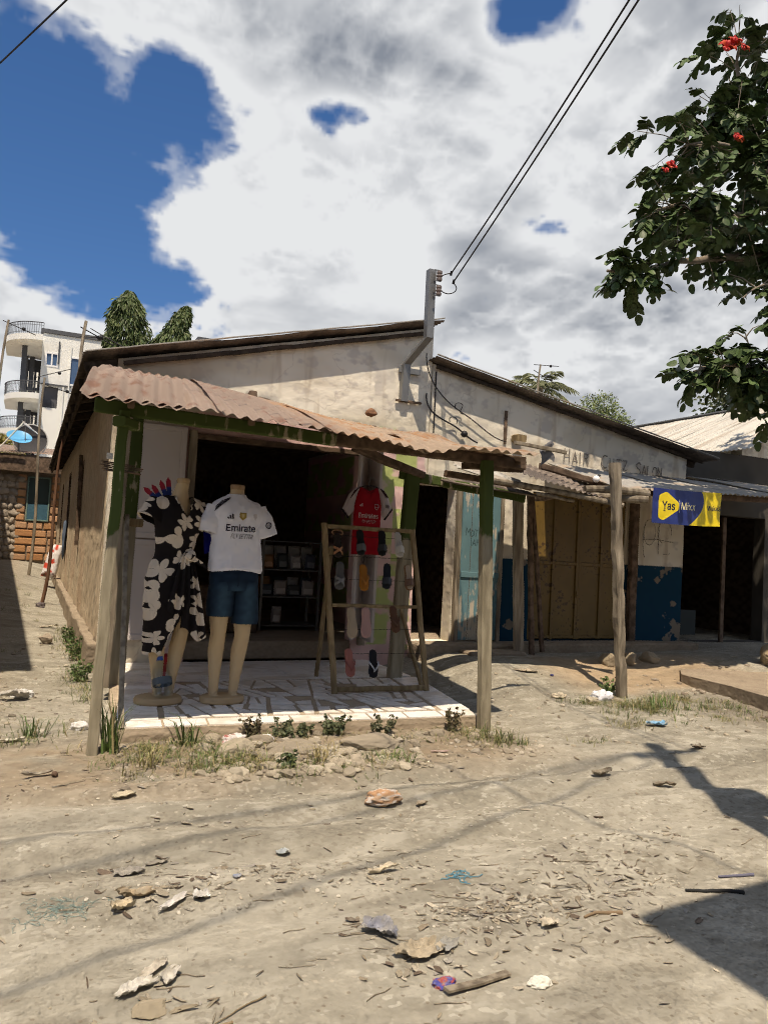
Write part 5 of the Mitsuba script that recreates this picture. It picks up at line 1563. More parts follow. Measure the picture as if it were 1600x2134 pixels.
# ---------------------------------------------------------------- white apartment block far behind
ap = thing('apartment_block', 'white apartment block with curved balconies and grey columns', 'building')
bs('white_render', proc(lambda p, n, uv: mi.Color3f(.74, .745, .71) * (.86 + .22 * fbm(p.x * .7, p.y, p.z * .35, 4))), .9)
bs('grey_render', (.085, .09, .10), .85)
AY = 60.0
w = sbox(-.12, 11.2, 0, 15.35)
for b in (sbox(.22, .90, 13.08, 13.90), sbox(1.86, 3.2, 11.9, 13.78), sbox(.08, 1.12, 9.50, 11.55)):
    w = w.difference(b)
put(poly_mesh(w, .3, 'xz', AY), 'white_render', 'wall', ap)
put(box(-.11, 11.19, AY + .301, AY + 9, 0, 15.3), 'white_render', 'rear_block', ap)
put(box(11.21, 16, AY + 2, AY + 9, 0, 17.1), 'white_render', 'upper_block', ap)
put(box(11.1, 16.2, AY + 1.8, AY + 9.2, 17.1, 17.35, .02), 'grey_render', 'coping', ap)
put(box(-.25, 11.3, AY - .12, AY + 9, 15.351, 15.66, .02), 'grey_render', 'coping', ap)
for x0, x1, z0, z1 in ((.22, .90, 13.08, 13.90), (1.86, 3.2, 11.9, 13.78)):
    wk = put(cat(box(x0 - .12, x0, AY - .04, AY + .1, z0 - .12, z1 + .12), box(x1, x1 + .12, AY - .04, AY + .1, z0 - .12, z1 + .12), box(x0, x1, AY - .04, AY + .1, z1, z1 + .12), box(x0, x1, AY - .04, AY + .1, z0 - .12, z0), box((x0 + x1) / 2 - .05, (x0 + x1) / 2 + .05, AY - .03, AY + .1, z0, z1)), 'paint_satin', 'window', ap, color=(.78, .79, .80))
    for a, b in ((x0, (x0 + x1) / 2 - .05), ((x0 + x1) / 2 + .05, x1)):
        put(box(a, b, AY + .05, AY + .08, z0, z1), 'paint_satin', 'pane', wk, color=(.05, .10, .20))
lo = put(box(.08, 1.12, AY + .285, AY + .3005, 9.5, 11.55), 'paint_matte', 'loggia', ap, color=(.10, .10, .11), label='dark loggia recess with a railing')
put(box(.08, 1.12, AY + .02, AY + .2, 9.5, 10.0), 'white_render', 'parapet', lo)
for k in range(9):
    put(box(.12 + .12 * k, .15 + .12 * k, AY + .02, AY + .05, 10.0, 10.42), 'grey_render', 'baluster', lo)
put(box(.08, 1.12, AY + .01, AY + .06, 10.42, 10.48), 'grey_render', 'rail', lo)
put(box(.0, 2.0, AY - .14, AY - .02, 11.62, 11.72), 'grey_render', 'ledge', ap)
for x, z0, z1 in ((1.0, 13.2, 14.85), (1.80, 10.6, 14.75), (1.45, 7.2, 11.6)):
    put(tube([(x, AY - .12, z0), (x, AY - .12, z1)], .055, 8), 'grey_render' if x < 1.2 else 'white_render', 'drain_pipe', ap)
for lev, (z, xl, th) in enumerate(((14.35, -2.55, .42), (10.25, -2.35, .40), (7.75, -2.65, .40), (4.9, -2.6, .4))):
    a = np.linspace(0, np.pi / 2, 16)
    ring = [(-.11 + (xl + .11) * math.sin(t), AY + 1.0 - 3.0 * math.cos(t)) for t in a]
    poly = Polygon(ring + [(xl, AY + 5), (-.13, AY + 5)])
    bk = put(poly_mesh(poly, th, 'xy', z + th), 'white_render', 'balcony', ap)
    pts = ring + [(xl, AY + 2), (xl, AY + 3.5)]
    L3 = np.array([(x, y, z + th) for x, y in pts])
    put(tube(L3 + V(0, 0, .80), .035, 6), 'grey_render', 'rail', bk)
    put(tube(L3 + V(0, 0, .62), .018, 5), 'grey_render', 'rail', bk)
    put(tube(L3 + V(0, 0, .12), .018, 5), 'grey_render', 'rail', bk)
    P_ = smooth_path(L3, 46)
    put(cat(*[box(q[0] - .014, q[0] + .014, q[1] - .014, q[1] + .014, z + th, z + th + .8) for q in P_]), 'grey_render', 'balusters', bk, kind='stuff')
for x, y in ((-1.25, AY + .6), (-1.2, AY + 4.2), (-.75, AY + 4.3)):
    put(box(x - .17, x + .17, y - .2, y + .2, 0, 14.34), 'grey_render', 'column', ap)
tw = sbox(-1.05, -.13, 8.2, 14.3)
for z0, z1 in ((8.5, 10.0), (10.75, 11.9), (12.15, 13.4)):
    for k in range(3):
        x = -.98 + .29 * k
        tw = tw.difference(sbox(x, x + .13, z0, z1))
put(poly_mesh(tw, .2, 'xz', AY + 5), 'grey_render', 'stair_screen', ap)
put(box(-1.05, -.13, AY + 5, AY + 5.2, 0, 8.19), 'grey_render', 'stair_wall', ap)
put(box(-1.02, -.15, AY + 7.9, AY + 8.1, 4, 14.3), 'white_render', 'rear_wall', ap)

# ---------------------------------------------------------------- brick house closing the alley
bh = thing('brick_house', 'small brick and rubble house closing the end of the alley', 'house')
BY = 24.0
put(box(-3.5, .8, BY + .06, BY + .3, -.2, 3.3), 'worn_concrete', 'wall', bh)
wallk = bh + '__wall'
r = RS(21)
bricks = [(.50, .27, .125), (.43, .22, .10), (.54, .31, .16), (.47, .29, .17), (.56, .34, .20)]
win = (-.16, .44, 1.52, 2.78)
for row in range(11):
    z = .40 + .225 * row
    x = -.40 + (.0 if row % 2 else -.0)
    while x < .60:
        wd = (.46, .30, .40)[r.randint(3)] * r.uniform(.9, 1.1)
        x1 = min(x + wd, .68)
        seg = [(x, x1)]
        if z + .19 > win[2] - .03 and z < win[3]:
            seg = [(a, b) for a, b in ((x, min(x1, win[0] - .03)), (max(x, win[1] + .03), x1)) if b - a > .06]
        for a, b in seg:
            m = box(a, b, BY + r.uniform(-.01, .012), BY + .059, z, z + r.uniform(.165, .19), .018)
            put(m, 'rough_stone', 'brick', wallk, color=tuple(np.array(bricks[r.randint(5)]) * r.uniform(.8, 1.05)))
        x = x1 + r.uniform(.025, .045)
for row in range(12):
    x = -1.45 + r.uniform(-.1, 0)
    while x < -.46:
        wd = r.uniform(.13, .30)
        m = moved(rock(.5, row * 31 + int(x * 50) % 40, (wd * 1.1, .16, .24), 2, .25), (x + wd / 2, BY + .06, .5 + .20 * row + r.uniform(-.02, .02)), ry=r.uniform(-.25, .25))
        put(m, 'rough_stone', 'stone', wallk, color=tuple(np.array((.36, .31, .25)) * r.uniform(.75, 1.1)), smooth=40)
        x += wd * .96
wk = put(box(win[0] + .03, win[1] - .03, BY + .02, BY + .055, win[2] + .03, win[3] - .03), 'paint_matte', 'window', bh, color=(.05, .075, .075), label='window covered with teal netting')
put(cat(box(win[0], win[0] + .035, BY - .02, BY + .04, win[2], win[3], .005), box(win[1] - .035, win[1], BY - .02, BY + .04, win[2], win[3], .005), box(win[0] + .0355, win[1] - .0355, BY - .02, BY + .04, win[2], win[2] + .04, .005), box(win[0] + .0355, win[1] - .0355, BY - .02, BY + .04, win[3] - .04, win[3], .005)), 'paint_matte', 'frame', wk, color=(.16, .24, .21))
put(box(win[0] + .036, win[1] - .036, BY - .002, BY + .015, win[2] + .041, win[2] + .48), 'paint_matte', 'shutter', wk, color=(.05, .12, .17))
m = corrugated((-3.6, BY - .45, 3.36), (1.2, BY - .45, 3.42), (1.2, BY + 4, 4.0), (-3.6, BY + 4, 4.0), seed=611, along=6)
put(m, 'rusty_iron', 'roof', bh, smooth=35)
put(wall_noise(box(-3.5, .95, BY - .40, BY - .37, 2.88, 3.34), .01, 9, .2), 'dark_timber', 'fascia', bh)
put(beam((-3.4, BY - .5, 3.37), (-.30, BY - .5, 3.36), .06, .03, 612, .004), 'grey_timber', 'eave_batten', bh)

ds = thing('satellite_dish', 'blue satellite dish lying on the brick house roof', 'satellite dish')
dish = lathe([(0, 0), (.12, .008), (.22, .03), (.30, .06), (.335, .08), (.335, .086), (.30, .068), (.22, .038), (.12, .014), (0, .006)], 36)
put(moved(dish, (-.47, 23.9, 3.80), rx=.62, ry=.16), 'paint_satin', 'dish', ds, color=(.10, .36, .62), smooth=40)
put(tube([(-.47, 23.9, 3.7), (-.45, 23.95, 3.4)], .03, 8), 'grey_steel', 'mount', ds)
put(tube([(-.30, 23.6, 3.72), (-.33, 23.5, 4.15)], .012, 6), 'grey_steel', 'feed_arm', ds)
d2 = thing('mesh_dish', 'dark mesh satellite dish standing behind the blue one', 'satellite dish')
put(moved(lathe([(0, 0), (.2, .02), (.38, .09), (.45, .14), (.45, .15), (.38, .10), (.2, .03), (0, .01)], 32), (-.18, 24.6, 3.85), rx=1.35), 'paint_matte', 'dish', d2, color=(.06, .06, .065), smooth=40)
put(tube([(-.18 + .46 * math.cos(a), 24.45, 3.85 + .46 * math.sin(a)) for a in np.linspace(0, 6.28, 30)], .02, 6), 'paint_matte', 'rim', d2, color=(.5, .5, .48), smooth=True)
put(tube([(-.18, 24.7, 3.8), (-.18, 24.8, 3.3)], .03, 8), 'grey_steel', 'mount', d2)
an = thing('roof_antenna', 'white antenna tripod on the brick house roof', 'antenna')
put(tube([(-1.0, 23.7, 3.40), (-.36, 23.7, 4.28)], .022, 6), 'paint_matte', 'mast', an, color=(.7, .68, .62))
put(tube([(-.36, 23.7, 4.22), (.05, 23.75, 3.95)], .018, 6), 'paint_matte', 'boom', an, color=(.75, .75, .74))
for k in range(4):
    put(tube([(-.42 + .05 * k, 23.70, 4.30 - .03 * k), (-.28 + .05 * k, 23.70, 4.16 - .03 * k)], .010, 5), 'paint_matte', 'element', an, color=(.75, .75, .74))


wood('rust_timber', (.10, .05, .03), (.19, .11, .07))


def antenna_pole(label, base, top, r0, arms, name='antenna_pole', c='antenna pole', mat='grey_timber'):
    t = thing(name, label, c)
    b_, t_ = V(*base), V(*top)
    put(tube(smooth_path([b_, b_ * .65 + t_ * .35 + V(r0, 0, 0), b_ * .3 + t_ * .7 - V(r0 * .6, 0, 0), t_], 14), [r0 * (1 - .35 * k / 13) for k in range(14)], 8), mat, 'pole', t, smooth=True)
    for dz, dx, dz2 in arms:
        q = t_ - V(0, 0, dz)
        put(tube([q - V(.18, 0, 0), q + V(dx, 0, dz2)], r0 * .28, 5), 'dark_plastic', 'arm', t)
        put(moved(trimesh.creation.icosphere(subdivisions=1, radius=r0 * 1.1), tuple(q + V(dx * .55, 0, dz2 * .55))), 'dark_plastic', 'insulator', t)
    return t


antenna_pole('thin pale pole in the alley, left of the brown one', (.03, 19.2, .25), (.06, 19.2, 4.78), .036, ((.02, .55, .3), (.12, .9, -.25)))
antenna_pole('thin brown pole in the alley leaning against the eave', (.25, 13.7, .10), (.385, 13.6, 2.80), .030, (), 'leaning_pole', 'pole', 'rust_timber')
antenna_pole('weathered pole with insulators rising behind the shop roof', (1.18, 30, 2.0), (1.33, 30, 9.0), .085, ((.25, 1.0, -.5), (.6, .9, .1)), 'service_pole', 'pole')
antenna_pole('grey pole with pale crossarm at the left edge', (-1.62, 30, 0), (-1.20, 30, 8.6), .06, ((.05, .9, -.35),), 'service_pole', 'pole')
put(tube(sagging((1.5, 30, 8.75), (9, 26, 6.2), .5), .018, 5), 'dark_plastic', 'service_wire', smooth=True, label='thin wire from the weathered pole down behind the shop roof', cat='wire')
antenna_pole('bamboo television antenna above the salon roof', (9.93, 14, 3.2), (10.04, 14, 5.56), .03, ((.03, .5, .06), (.15, .55, -.28), (.3, .4, .12)), 'tv_antenna', 'antenna')

sackp = pillow(Polygon([(-.15, 0), (.15, 0), (.13, .55), (.10, .72), (-.08, .70), (-.14, .5)]), .22, .03, .12, 4, .02, 8)
sk = thing('grain_sack', 'white and red printed sack leaning on the alley wall', 'sack')
v = sackp.vertices
cc = np.where(((meshkit.noise(v * 9, 3) > .58) & (v[:, 0] < .03))[:, None], V(.55, .07, .04), V(.72, .70, .70))
cc = np.where((v[:, 2] < .10)[:, None] & (meshkit.noise(v * 22, 5) > .5)[:, None], V(.2, .12, .09), cc)
put(moved(sackp, (.40, 17.6, .30), rx=-.10, ry=.22), 'cloth', 'sack', sk, color=cc, smooth=True)

# ---------------------------------------------------------------- trees
def leaf_cloud(P, D, size, asp, rs, droop=.35, fold=.25):
    """Leaf blades: base points P, directions D; each a folded diamond of four triangles."""
    n = len(P)
    D = D / (np.linalg.norm(D, axis=1, keepdims=True) + 1e-9)
    rnd = rs.normal(size=(n, 3))
    S = np.cross(D, rnd)
    S /= np.linalg.norm(S, axis=1, keepdims=True) + 1e-9
    N = np.cross(S, D)
    size = np.broadcast_to(size, (n,))[:, None]
    w = size * asp
    tip = P + D * size - V(0, 0, 1) * size * droop * .5
    mid = P + D * size * .5 - N * w * fold * .3
    v = np.stack([P, mid + S * w + N * w * fold, tip, mid - S * w + N * w * fold, mid], 1).reshape(-1, 3)
    b = (np.arange(n) * 5)[:, None]
    f = np.concatenate([b + np.array([[0, 1, 4]]), b + np.array([[1, 2, 4]]), b + np.array([[2, 3, 4]]), b + np.array([[3, 0, 4]])])
    return trimesh.Trimesh(v, f, process=False)


def leaf_colors(n, per, base, rs, var=.3, warm=.15):
    k = 1 + var * rs.uniform(-1, 1, (n, 1))
    c = V(*base)[None] * k
    c = c * (1 + warm * rs.uniform(-1, 1, (n, 1)) * V(1, 0, -.5))
    return np.repeat(np.clip(c, .005, .9), per, 0)


# flame tree on the right: its trunk stands past the edge of the picture
ft = thing('flame_tree', 'dark green tree with red blossoms overhanging from the right', 'tree')
rT = RS(77)
limbs = {
    'trunk': ([(9.0, 5.2, -.2), (8.95, 5.3, 1.6), (8.75, 5.5, 3.2), (8.6, 5.8, 4.6), (8.4, 6.1, 6.0), (8.0, 6.4, 7.2)], .17, .05),
    'a': ([(8.65, 5.75, 4.2), (7.82, 6.2, 5.02), (7.03, 6.4, 4.86), (6.44, 6.4, 4.71), (6.02, 6.4, 4.54), (5.40, 6.4, 4.38)], .075, .016),
    'b': ([(8.4, 6.1, 5.6), (7.9, 6.5, 6.1), (7.67, 6.6, 6.6), (7.47, 6.6, 7.2), (7.44, 6.6, 7.75)], .06, .012),
    'c': ([(8.45, 6.0, 5.6), (7.5, 6.2, 6.0), (6.9, 6.2, 6.05), (6.45, 6.2, 5.97), (6.2, 6.2, 5.87)], .05, .01),
    'd': ([(8.6, 5.9, 4.9), (7.3, 6.0, 5.25), (6.43, 6.0, 5.13), (6.0, 6.0, 5.08), (5.75, 6.0, 5.0)], .05, .01),
    'e': ([(8.8, 5.5, 3.0), (7.6, 5.6, 3.25), (6.89, 5.6, 3.36), (6.34, 5.6, 3.36), (5.85, 5.6, 3.24)], .04, .009),
    'f': ([(7.2, 5.6, 3.3), (6.8, 5.6, 3.45), (6.62, 5.6, 3.58), (6.55, 5.6, 3.72)], .014, .006),
    'g': ([(8.5, 5.8, 4.3), (7.5, 5.8, 4.4), (6.9, 5.8, 4.32), (6.75, 5.8, 4.2)], .03, .008),
    'h': ([(8.3, 6.2, 6.2), (7.6, 6.6, 6.9), (7.3, 6.7, 6.75), (7.1, 6.7, 6.6)], .04, .01),
    'i': ([(8.6, 6.3, 5.3), (7.9, 6.9, 5.6), (7.1, 7.0, 5.5), (6.5, 7.0, 5.45)], .04, .01)}
tips = []
bark_k = None
for nm, (pts, r0, r1) in limbs.items():
    p = smooth_path(pts, 26)
    p = p + np.stack([fb(p, 2.2, 2, k) for k in range(3)], 1) * (.10 if nm != 'trunk' else .15)
    k = put(tube(p, np.linspace(r0, r1, 26), 9), 'bark', 'trunk' if nm == 'trunk' else 'limb', ft, smooth=True)
    if nm == 'trunk':
        continue
    dens = {'a': 13, 'b': 14, 'c': 14, 'd': 15, 'e': 13, 'f': 3, 'g': 4, 'h': 9, 'i': 8}[nm]
    for j in range(dens * 3):
        t = rT.uniform(.22, 1.0) ** .8
        if nm == 'a' and .52 < t < .80 and rT.rand() < .85:
            continue
        i0 = min(24, int(t * 25))
        q, dirn = p[i0], unit(p[i0 + 1] - p[i0])
        side = unit(rT.normal(size=3) + dirn * .6)
        if nm in 'bcdih':
            Lq = rT.uniform(.25, .75)
        elif nm == 'a':
            Lq = rT.uniform(.2, .55) * (.6 if t > .8 else 1)
            side = unit(side + V(0, 0, .5 if t < .6 else -.1))
        else:
            Lq = rT.uniform(.15, .36)
        e = q + side * Lq
        tips.append((q, e, nm))
tw_m = cat(*[tube([a, a * .5 + b * .5 + V(0, 0, .03), b], [.008, .006, .004], 4, False) for a, b, _ in tips])
put(tw_m, 'bark', 'twigs', ft, kind='stuff')


def compound_leaf(seed, n=5):
    """A pinnate leaf along +x: drooping rachis, oval leaflets in pairs, cupped and hanging a little."""
    r = RS(seed)
    L = .26
    ts = np.linspace(0, 1, 8)
    rach = np.stack([ts * L, .02 * np.sin(ts * 3 + seed), -.10 * ts ** 1.8 * L / .3 + .02 * ts], 1)
    ms = [tube(rach, [.0035 - .0022 * t for t in ts], 4, False)]
    cols = [np.tile(V(.10, .09, .05), (len(ms[0].vertices), 1))]
    def leaflet(base, ang, size, dz):
        u_, t_ = np.meshgrid(np.linspace(0, 1, 5), np.linspace(-1, 1, 3), indexing='ij')
        wd = .44 * np.sin(np.pi * np.clip(u_ * .94 + .02, .04, .955)) ** .5
        x = u_ * size
        y = t_ * wd * size
        z = -.28 * size * u_ ** 2 + .16 * size * np.abs(t_) * np.sin(np.pi * u_) * (1 if r.rand() < .8 else -1) - dz * u_ * size
        c, s = math.cos(ang), math.sin(ang)
        P_ = np.stack([base[0] + x * c - y * s, base[1] + x * s + y * c, base[2] + z], -1)
        return grid_mesh(P_)
    for i in range(n):
        q = rach[int(2 + i * 5.0 / n)]
        for s in (-1, 1):
            ms.append(leaflet(q, s * r.uniform(.9, 1.35), r.uniform(.075, .10), r.uniform(.1, .6)))
    ms.append(leaflet(rach[-1], r.uniform(-.2, .2), .095, .3))
    k = r.uniform(.75, 1.2)
    for m in ms[1:]:
        cols.append(np.tile(V(.062, .098, .032) * k * r.uniform(.75, 1.25), (len(m.vertices), 1)))
    return cat(*ms), np.vstack(cols)


variants = []
for s in range(7):
    m, c = compound_leaf(s, 4 + s % 3)
    variants.append((m, c, mikit.ply(m, 'leaf', smooth=True, color=c)))
poses = []
for a, b, nm in tips:
    d = unit(b - a)
    for j in range(rT.randint(2, 5)):
        s = rT.uniform(.35, 1.0)
        q = a + (b - a) * s
        yaw = math.atan2(d[1], d[0]) + rT.uniform(-1.6, 1.6)
        pit = rT.uniform(-.35, .75)
        poses.append((q, yaw, pit, rT.uniform(.8, 1.15), rT.randint(7), rT.uniform(-.5, .5)))
# heart of the crown, most of it beyond the picture edge
for j in range(220):
    q = V(rT.uniform(7.0, 9.6), rT.uniform(5.2, 7.2), rT.uniform(4.7, 6.9))
    if q[0] < 7.2 + .25 * abs(q[2] - 5.7) or (q[2] < 4.75 and q[0] < 8):
        continue
    poses.append((q, rT.uniform(0, 6.28), rT.uniform(-.3, .8), rT.uniform(.8, 1.15), rT.randint(7), rT.uniform(-.5, .5)))
for j in range(170):
    q = V(rT.uniform(6.5, 9.2), rT.uniform(5.1, 6.2), rT.uniform(2.95, 3.55))
    if q[0] < 6.6 + 1.5 * abs(q[2] - 3.25):
        continue
    poses.append((q, rT.uniform(0, 6.28), rT.uniform(-.3, .8), rT.uniform(.8, 1.15), rT.randint(7), rT.uniform(-.5, .5)))


def pose_mat(q, yaw, pit, s, roll):
    return T().translate(list(map(float, q))).rotate([0, 0, 1], math.degrees(yaw)).rotate([0, 1, 0], math.degrees(pit)).rotate([1, 0, 0], math.degrees(roll)).scale(float(s))


poses.sort(key=lambda q: q[0][0])
rest_m, rest_c = [], []
for i, (q, yaw, pit, s, k, roll) in enumerate(poses):
    M = pose_mat(q, yaw, pit, s, roll)
    if i < 300:
        scene[newkey(ft + '__leaf')] = {**variants[k][2], 'to_world': M}
    else:
        m = variants[k][0].copy()
        m.apply_transform(np.array(M.matrix, float))
        rest_m.append(m)
        rest_c.append(variants[k][1] * rT.uniform(.8, 1.2))
put(cat(*rest_m), 'leaf', 'foliage', ft, color=np.vstack(rest_c), smooth=True, kind='stuff')


def blossom(q, s, seed):
    r = RS(seed)
    fk = None
    for j in range(8):
        a = j * .79 + r.uniform(-.3, .3)
        u_, t_ = np.meshgrid(np.linspace(0, 1, 6), np.linspace(-1, 1, 5), indexing='ij')
        R = .02 + .07 * u_
        wd = .045 * np.sin(np.pi * np.clip(u_ * .8 + .15, 0, 1))
        x = R * np.cos(a) - t_ * wd * np.sin(a)
        y = R * np.sin(a) + t_ * wd * np.cos(a)
        z = .055 * np.sin(u_ * 2.4) + .012 * np.sin(t_ * 6 + j) * u_
        m = moved(grid_mesh(np.stack([x, y, z], -1)), tuple(q), rx=r.uniform(.6, 1.2), rz=r.uniform(-.6, .6), s=s)
        c = V(.46, .022, .018) if j % 3 else V(.46, .065, .02)
        fk = put(m, 'leaf', 'flower', ft, color=c, smooth=True, label='red blossom') if fk is None else (put(m, 'leaf', 'petal', fk, color=c, smooth=True), fk)[1]


for i, (q, s) in enumerate((((6.52, 5.95, 6.93), 1.1), ((6.62, 5.95, 7.02), 1.0), ((6.78, 5.95, 7.02), .7), ((6.66, 5.9, 5.94), .8), ((5.74, 5.9, 5.40), .7), ((5.66, 5.9, 5.33), .5), ((5.92, 5.9, 5.16), .6), ((7.02, 5.7, 4.50), .7))):
    blossom(q, s, 100 + i)

# mast trees behind the shop: narrow crowns of hanging leaves
def mast_tree(label, base, h0, h1, prof, n, seed, lean=0.0):
    t = thing('mast_tree', label, 'tree', 'mast trees behind the shop roof')
    r = RS(seed)
    put(tube([(base[0], base[1], 0), (base[0] + lean * .3, base[1], h1 * .5), (base[0] + lean, base[1], h1 - .1)], [.16, .10, .02], 8), 'bark', 'trunk', t, smooth=True)
    zz = h0 + (h1 - h0) * r.uniform(0, 1, n) ** .9
    tt = (zz - h0) / (h1 - h0)
    a = r.uniform(0, 2 * np.pi, n)
    lump = .62 + .76 * meshkit.noise(np.stack([np.cos(a) * 1.6, np.sin(a) * 1.6, zz * 1.9], 1), seed)
    rr = np.interp(tt, *prof) * lump * np.sqrt(r.uniform(.25, 1, n))
    cx = base[0] + lean * tt
    P_ = np.stack([cx + rr * np.cos(a), base[1] + rr * np.sin(a), zz], 1)
    D_ = np.stack([np.cos(a) * .55, np.sin(a) * .55, -np.ones(n) * r.uniform(.5, 1.3, n)], 1) + r.normal(size=(n, 3)) * .25
    m = leaf_cloud(P_, D_, r.uniform(.16, .28, n), .16, r)
    put(m, 'leaf', 'crown', t, color=leaf_colors(n, 5, (.075, .105, .035), r, .45), kind='stuff')


mast_tree('tall rounded mast tree left of the other above the shop roof', (3.14, 34), 7.5, 11.62, ([0, .3, .6, .85, 1], [.85, .86, .80, .62, .08]), 7000, 31)
mast_tree('lopsided pointed mast tree right of the taller one', (4.25, 34), 7.3, 11.4, ([0, .3, .54, .72, .9, 1], [1.0, .95, .85, .50, .32, .05]), 7000, 32, 1.3)

pt = thing('coconut_palm', 'coconut palm crown showing above the salon roof', 'palm tree')
put(tube(smooth_path([(21.6, 30, 0), (21.7, 30, 5), (21.55, 30, 9.3)], 12), np.linspace(.2, .13, 12), 9), 'bark', 'trunk', pt, smooth=True)
rp = RS(3)
for k in range(22):
    a = k * 2.4
    L = rp.uniform(1.5, 2.1)
    up = rp.uniform(-.2, 1.15)
    s_ = np.linspace(0, 1, 16)
    mid = np.stack([21.55 + math.cos(a) * L * s_ * math.cos(up * .7), 30 + math.sin(a) * L * s_ * math.cos(up * .7), 9.3 + L * s_ * math.sin(up) - .9 * s_ ** 2 * L * .6], 1)
    n = 40
    ii = rp.uniform(.1, 1, 2 * n)
    base = np.stack([np.interp(ii, s_, mid[:, j]) for j in range(3)], 1)
    tang = np.stack([np.interp(ii, s_, np.gradient(mid[:, j])) for j in range(3)], 1)
    tang /= np.linalg.norm(tang, axis=1, keepdims=True)
    side = np.cross(tang, V(0, 0, 1)) * np.where(np.arange(2 * n) % 2, 1, -1)[:, None]
    D_ = side + tang * .7 + V(0, 0, -.5)
    m = cat(leaf_cloud(base, D_, .42 * np.sin(np.pi * np.clip(ii, .1, .95)) + .1, .07, rp), tube(mid, np.linspace(.025, .006, 16), 4, False))
    put(m, 'leaf', 'frond', pt, color=V(.16, .175, .085) * rp.uniform(.8, 1.25))


def bushy(name, label, clusters, n, size, base_col, seed, trunk, asp=.3, cat_='tree', group=None):
    t = thing(name, label, cat_, group)
    r = RS(seed)
    put(tube(smooth_path(trunk, 10), np.linspace(.14, .04, 10), 8), 'bark', 'trunk', t, smooth=True)
    top = V(*trunk[-1])
    for q, rad in clusters:
        put(tube([top - V(0, 0, .6), top * .4 + V(*q) * .6, V(*q)], [.05, .03, .012], 5), 'bark', 'limb', t)
    Ps, Ds = [], []
    for q, rad in clusters:
        k = int(n * rad ** 2 / sum(c[1] ** 2 for c in clusters))
        d = r.normal(size=(k, 3))
        d /= np.linalg.norm(d, axis=1, keepdims=True)
        Ps.append(V(*q) + d * rad * (r.uniform(.2, 1, (k, 1)) ** .5) * (.7 + .6 * meshkit.noise(d * 2.5 + seed, seed)[:, None]))
        Ds.append(d + r.normal(size=(k, 3)) * .7 + V(0, 0, -.2))
    P_, D_ = np.vstack(Ps), np.vstack(Ds)
    put(leaf_cloud(P_, D_, size * r.uniform(.7, 1.3, len(P_)), asp, r), 'leaf', 'crown', t, color=leaf_colors(len(P_), 5, base_col, r, .4), kind='stuff')


bushy('feathery_tree', 'light green feathery tree above the salon roof', [((20.6, 25, 7.5), .55), ((21.2, 25, 7.7), .55), ((21.6, 25, 7.2), .6), ((20.9, 25.4, 6.9), .8), ((22.1, 25, 6.8), .6), ((21.3, 24.8, 6.6), .8), ((19.7, 25, 7.2), .35), ((22.5, 25, 6.5), .5)], 5200, .12, (.17, .21, .08), 41, [(21, 25, 0), (21.1, 25, 3.5), (21.1, 25, 6.4)], .22)
bushy('round_tree', 'dark round tree behind the pale roof at the right', [((18.2, 16, 5.7), .9), ((19.2, 16, 6.1), 1.1), ((20.2, 16.3, 6.0), 1.2), ((18.7, 16.5, 5.2), 1.0), ((21.0, 16, 6.4), 1.0)], 6000, .16, (.045, .06, .022), 42, [(19.4, 16.2, 0), (19.3, 16.2, 3), (19.3, 16.2, 5)])
bushy('yellow_green_tree', 'yellowish tree low at the left edge beside the apartment block', [((-1.6, 40, 4.9), .7), ((-2.4, 40, 5.0), .9), ((-1.0, 40, 4.5), .6)], 2500, .2, (.22, .19, .05), 43, [(-1.9, 40, 0), (-1.9, 40, 2.5), (-1.9, 40, 4)])
bushy('yellow_green_tree', 'green tree at the left edge behind the upper balcony', [((-2.9, 56, 8.9), .45), ((-3.2, 56, 9.8), .5), ((-3.4, 56, 8.4), .6)], 1500, .2, (.14, .15, .05), 44, [(-3.4, 56, 0), (-3.4, 56, 5), (-3.3, 56, 8)])
tp = thing('small_palm', 'small spiky palm top between salon roof and pale roof', 'palm tree')
put(tube([(20.0, 21, 0), (20.0, 21, 5.3)], [.12, .09], 8), 'bark', 'trunk', tp)
d = RS(6).normal(size=(150, 3)) * (.5, .5, .3) + V(0, 0, .55)
put(leaf_cloud(np.tile(V(20.0, 21, 5.35), (150, 1)), d, RS(7).uniform(.4, .75, 150), .05, RS(8), .1), 'leaf', 'frond_tuft', tp, color=(.11, .12, .07), kind='stuff')

# ---------------------------------------------------------------- weeds and grass
rg = RS(15)


def blades(P, h, w, rs, lean=.5, col=(.10, .14, .03), var=.35, dry=.25):
    """Grass blades: each three triangles, bending over."""
    n = len(P)
    a = rs.uniform(0, 2 * np.pi, n)
    d = np.stack([np.cos(a), np.sin(a), 0 * a], 1)
    s = np.stack([-np.sin(a), np.cos(a), 0 * a], 1)
    h = h * rs.uniform(.45, 1.25, n)[:, None]
    k = lean * rs.uniform(.2, 1.6, n)[:, None]
    w = w * rs.uniform(.6, 1.3, n)[:, None]
    m1 = P + d * h * k * .35 + V(0, 0, 1) * h * .6
    tip = P + d * h * k + V(0, 0, 1) * h * np.maximum(.15, 1 - .35 * k)
    v = np.stack([P - s * w, P + s * w, m1 + s * w * .75, m1 - s * w * .75, tip], 1).reshape(-1, 3)
    b = (np.arange(n) * 5)[:, None]
    f = np.concatenate([b + np.array([[0, 1, 2]]), b + np.array([[0, 2, 3]]), b + np.array([[3, 2, 4]])])
    c = V(*col)[None] * (1 + var * rs.uniform(-1, 1, (n, 1)))
    isdry = rs.rand(n, 1) < dry
    c = np.where(isdry, V(.30, .25, .13) * (1 + .3 * rs.uniform(-1, 1, (n, 1))), c)
    return trimesh.Trimesh(v, f, process=False), np.repeat(c, 5, 0)


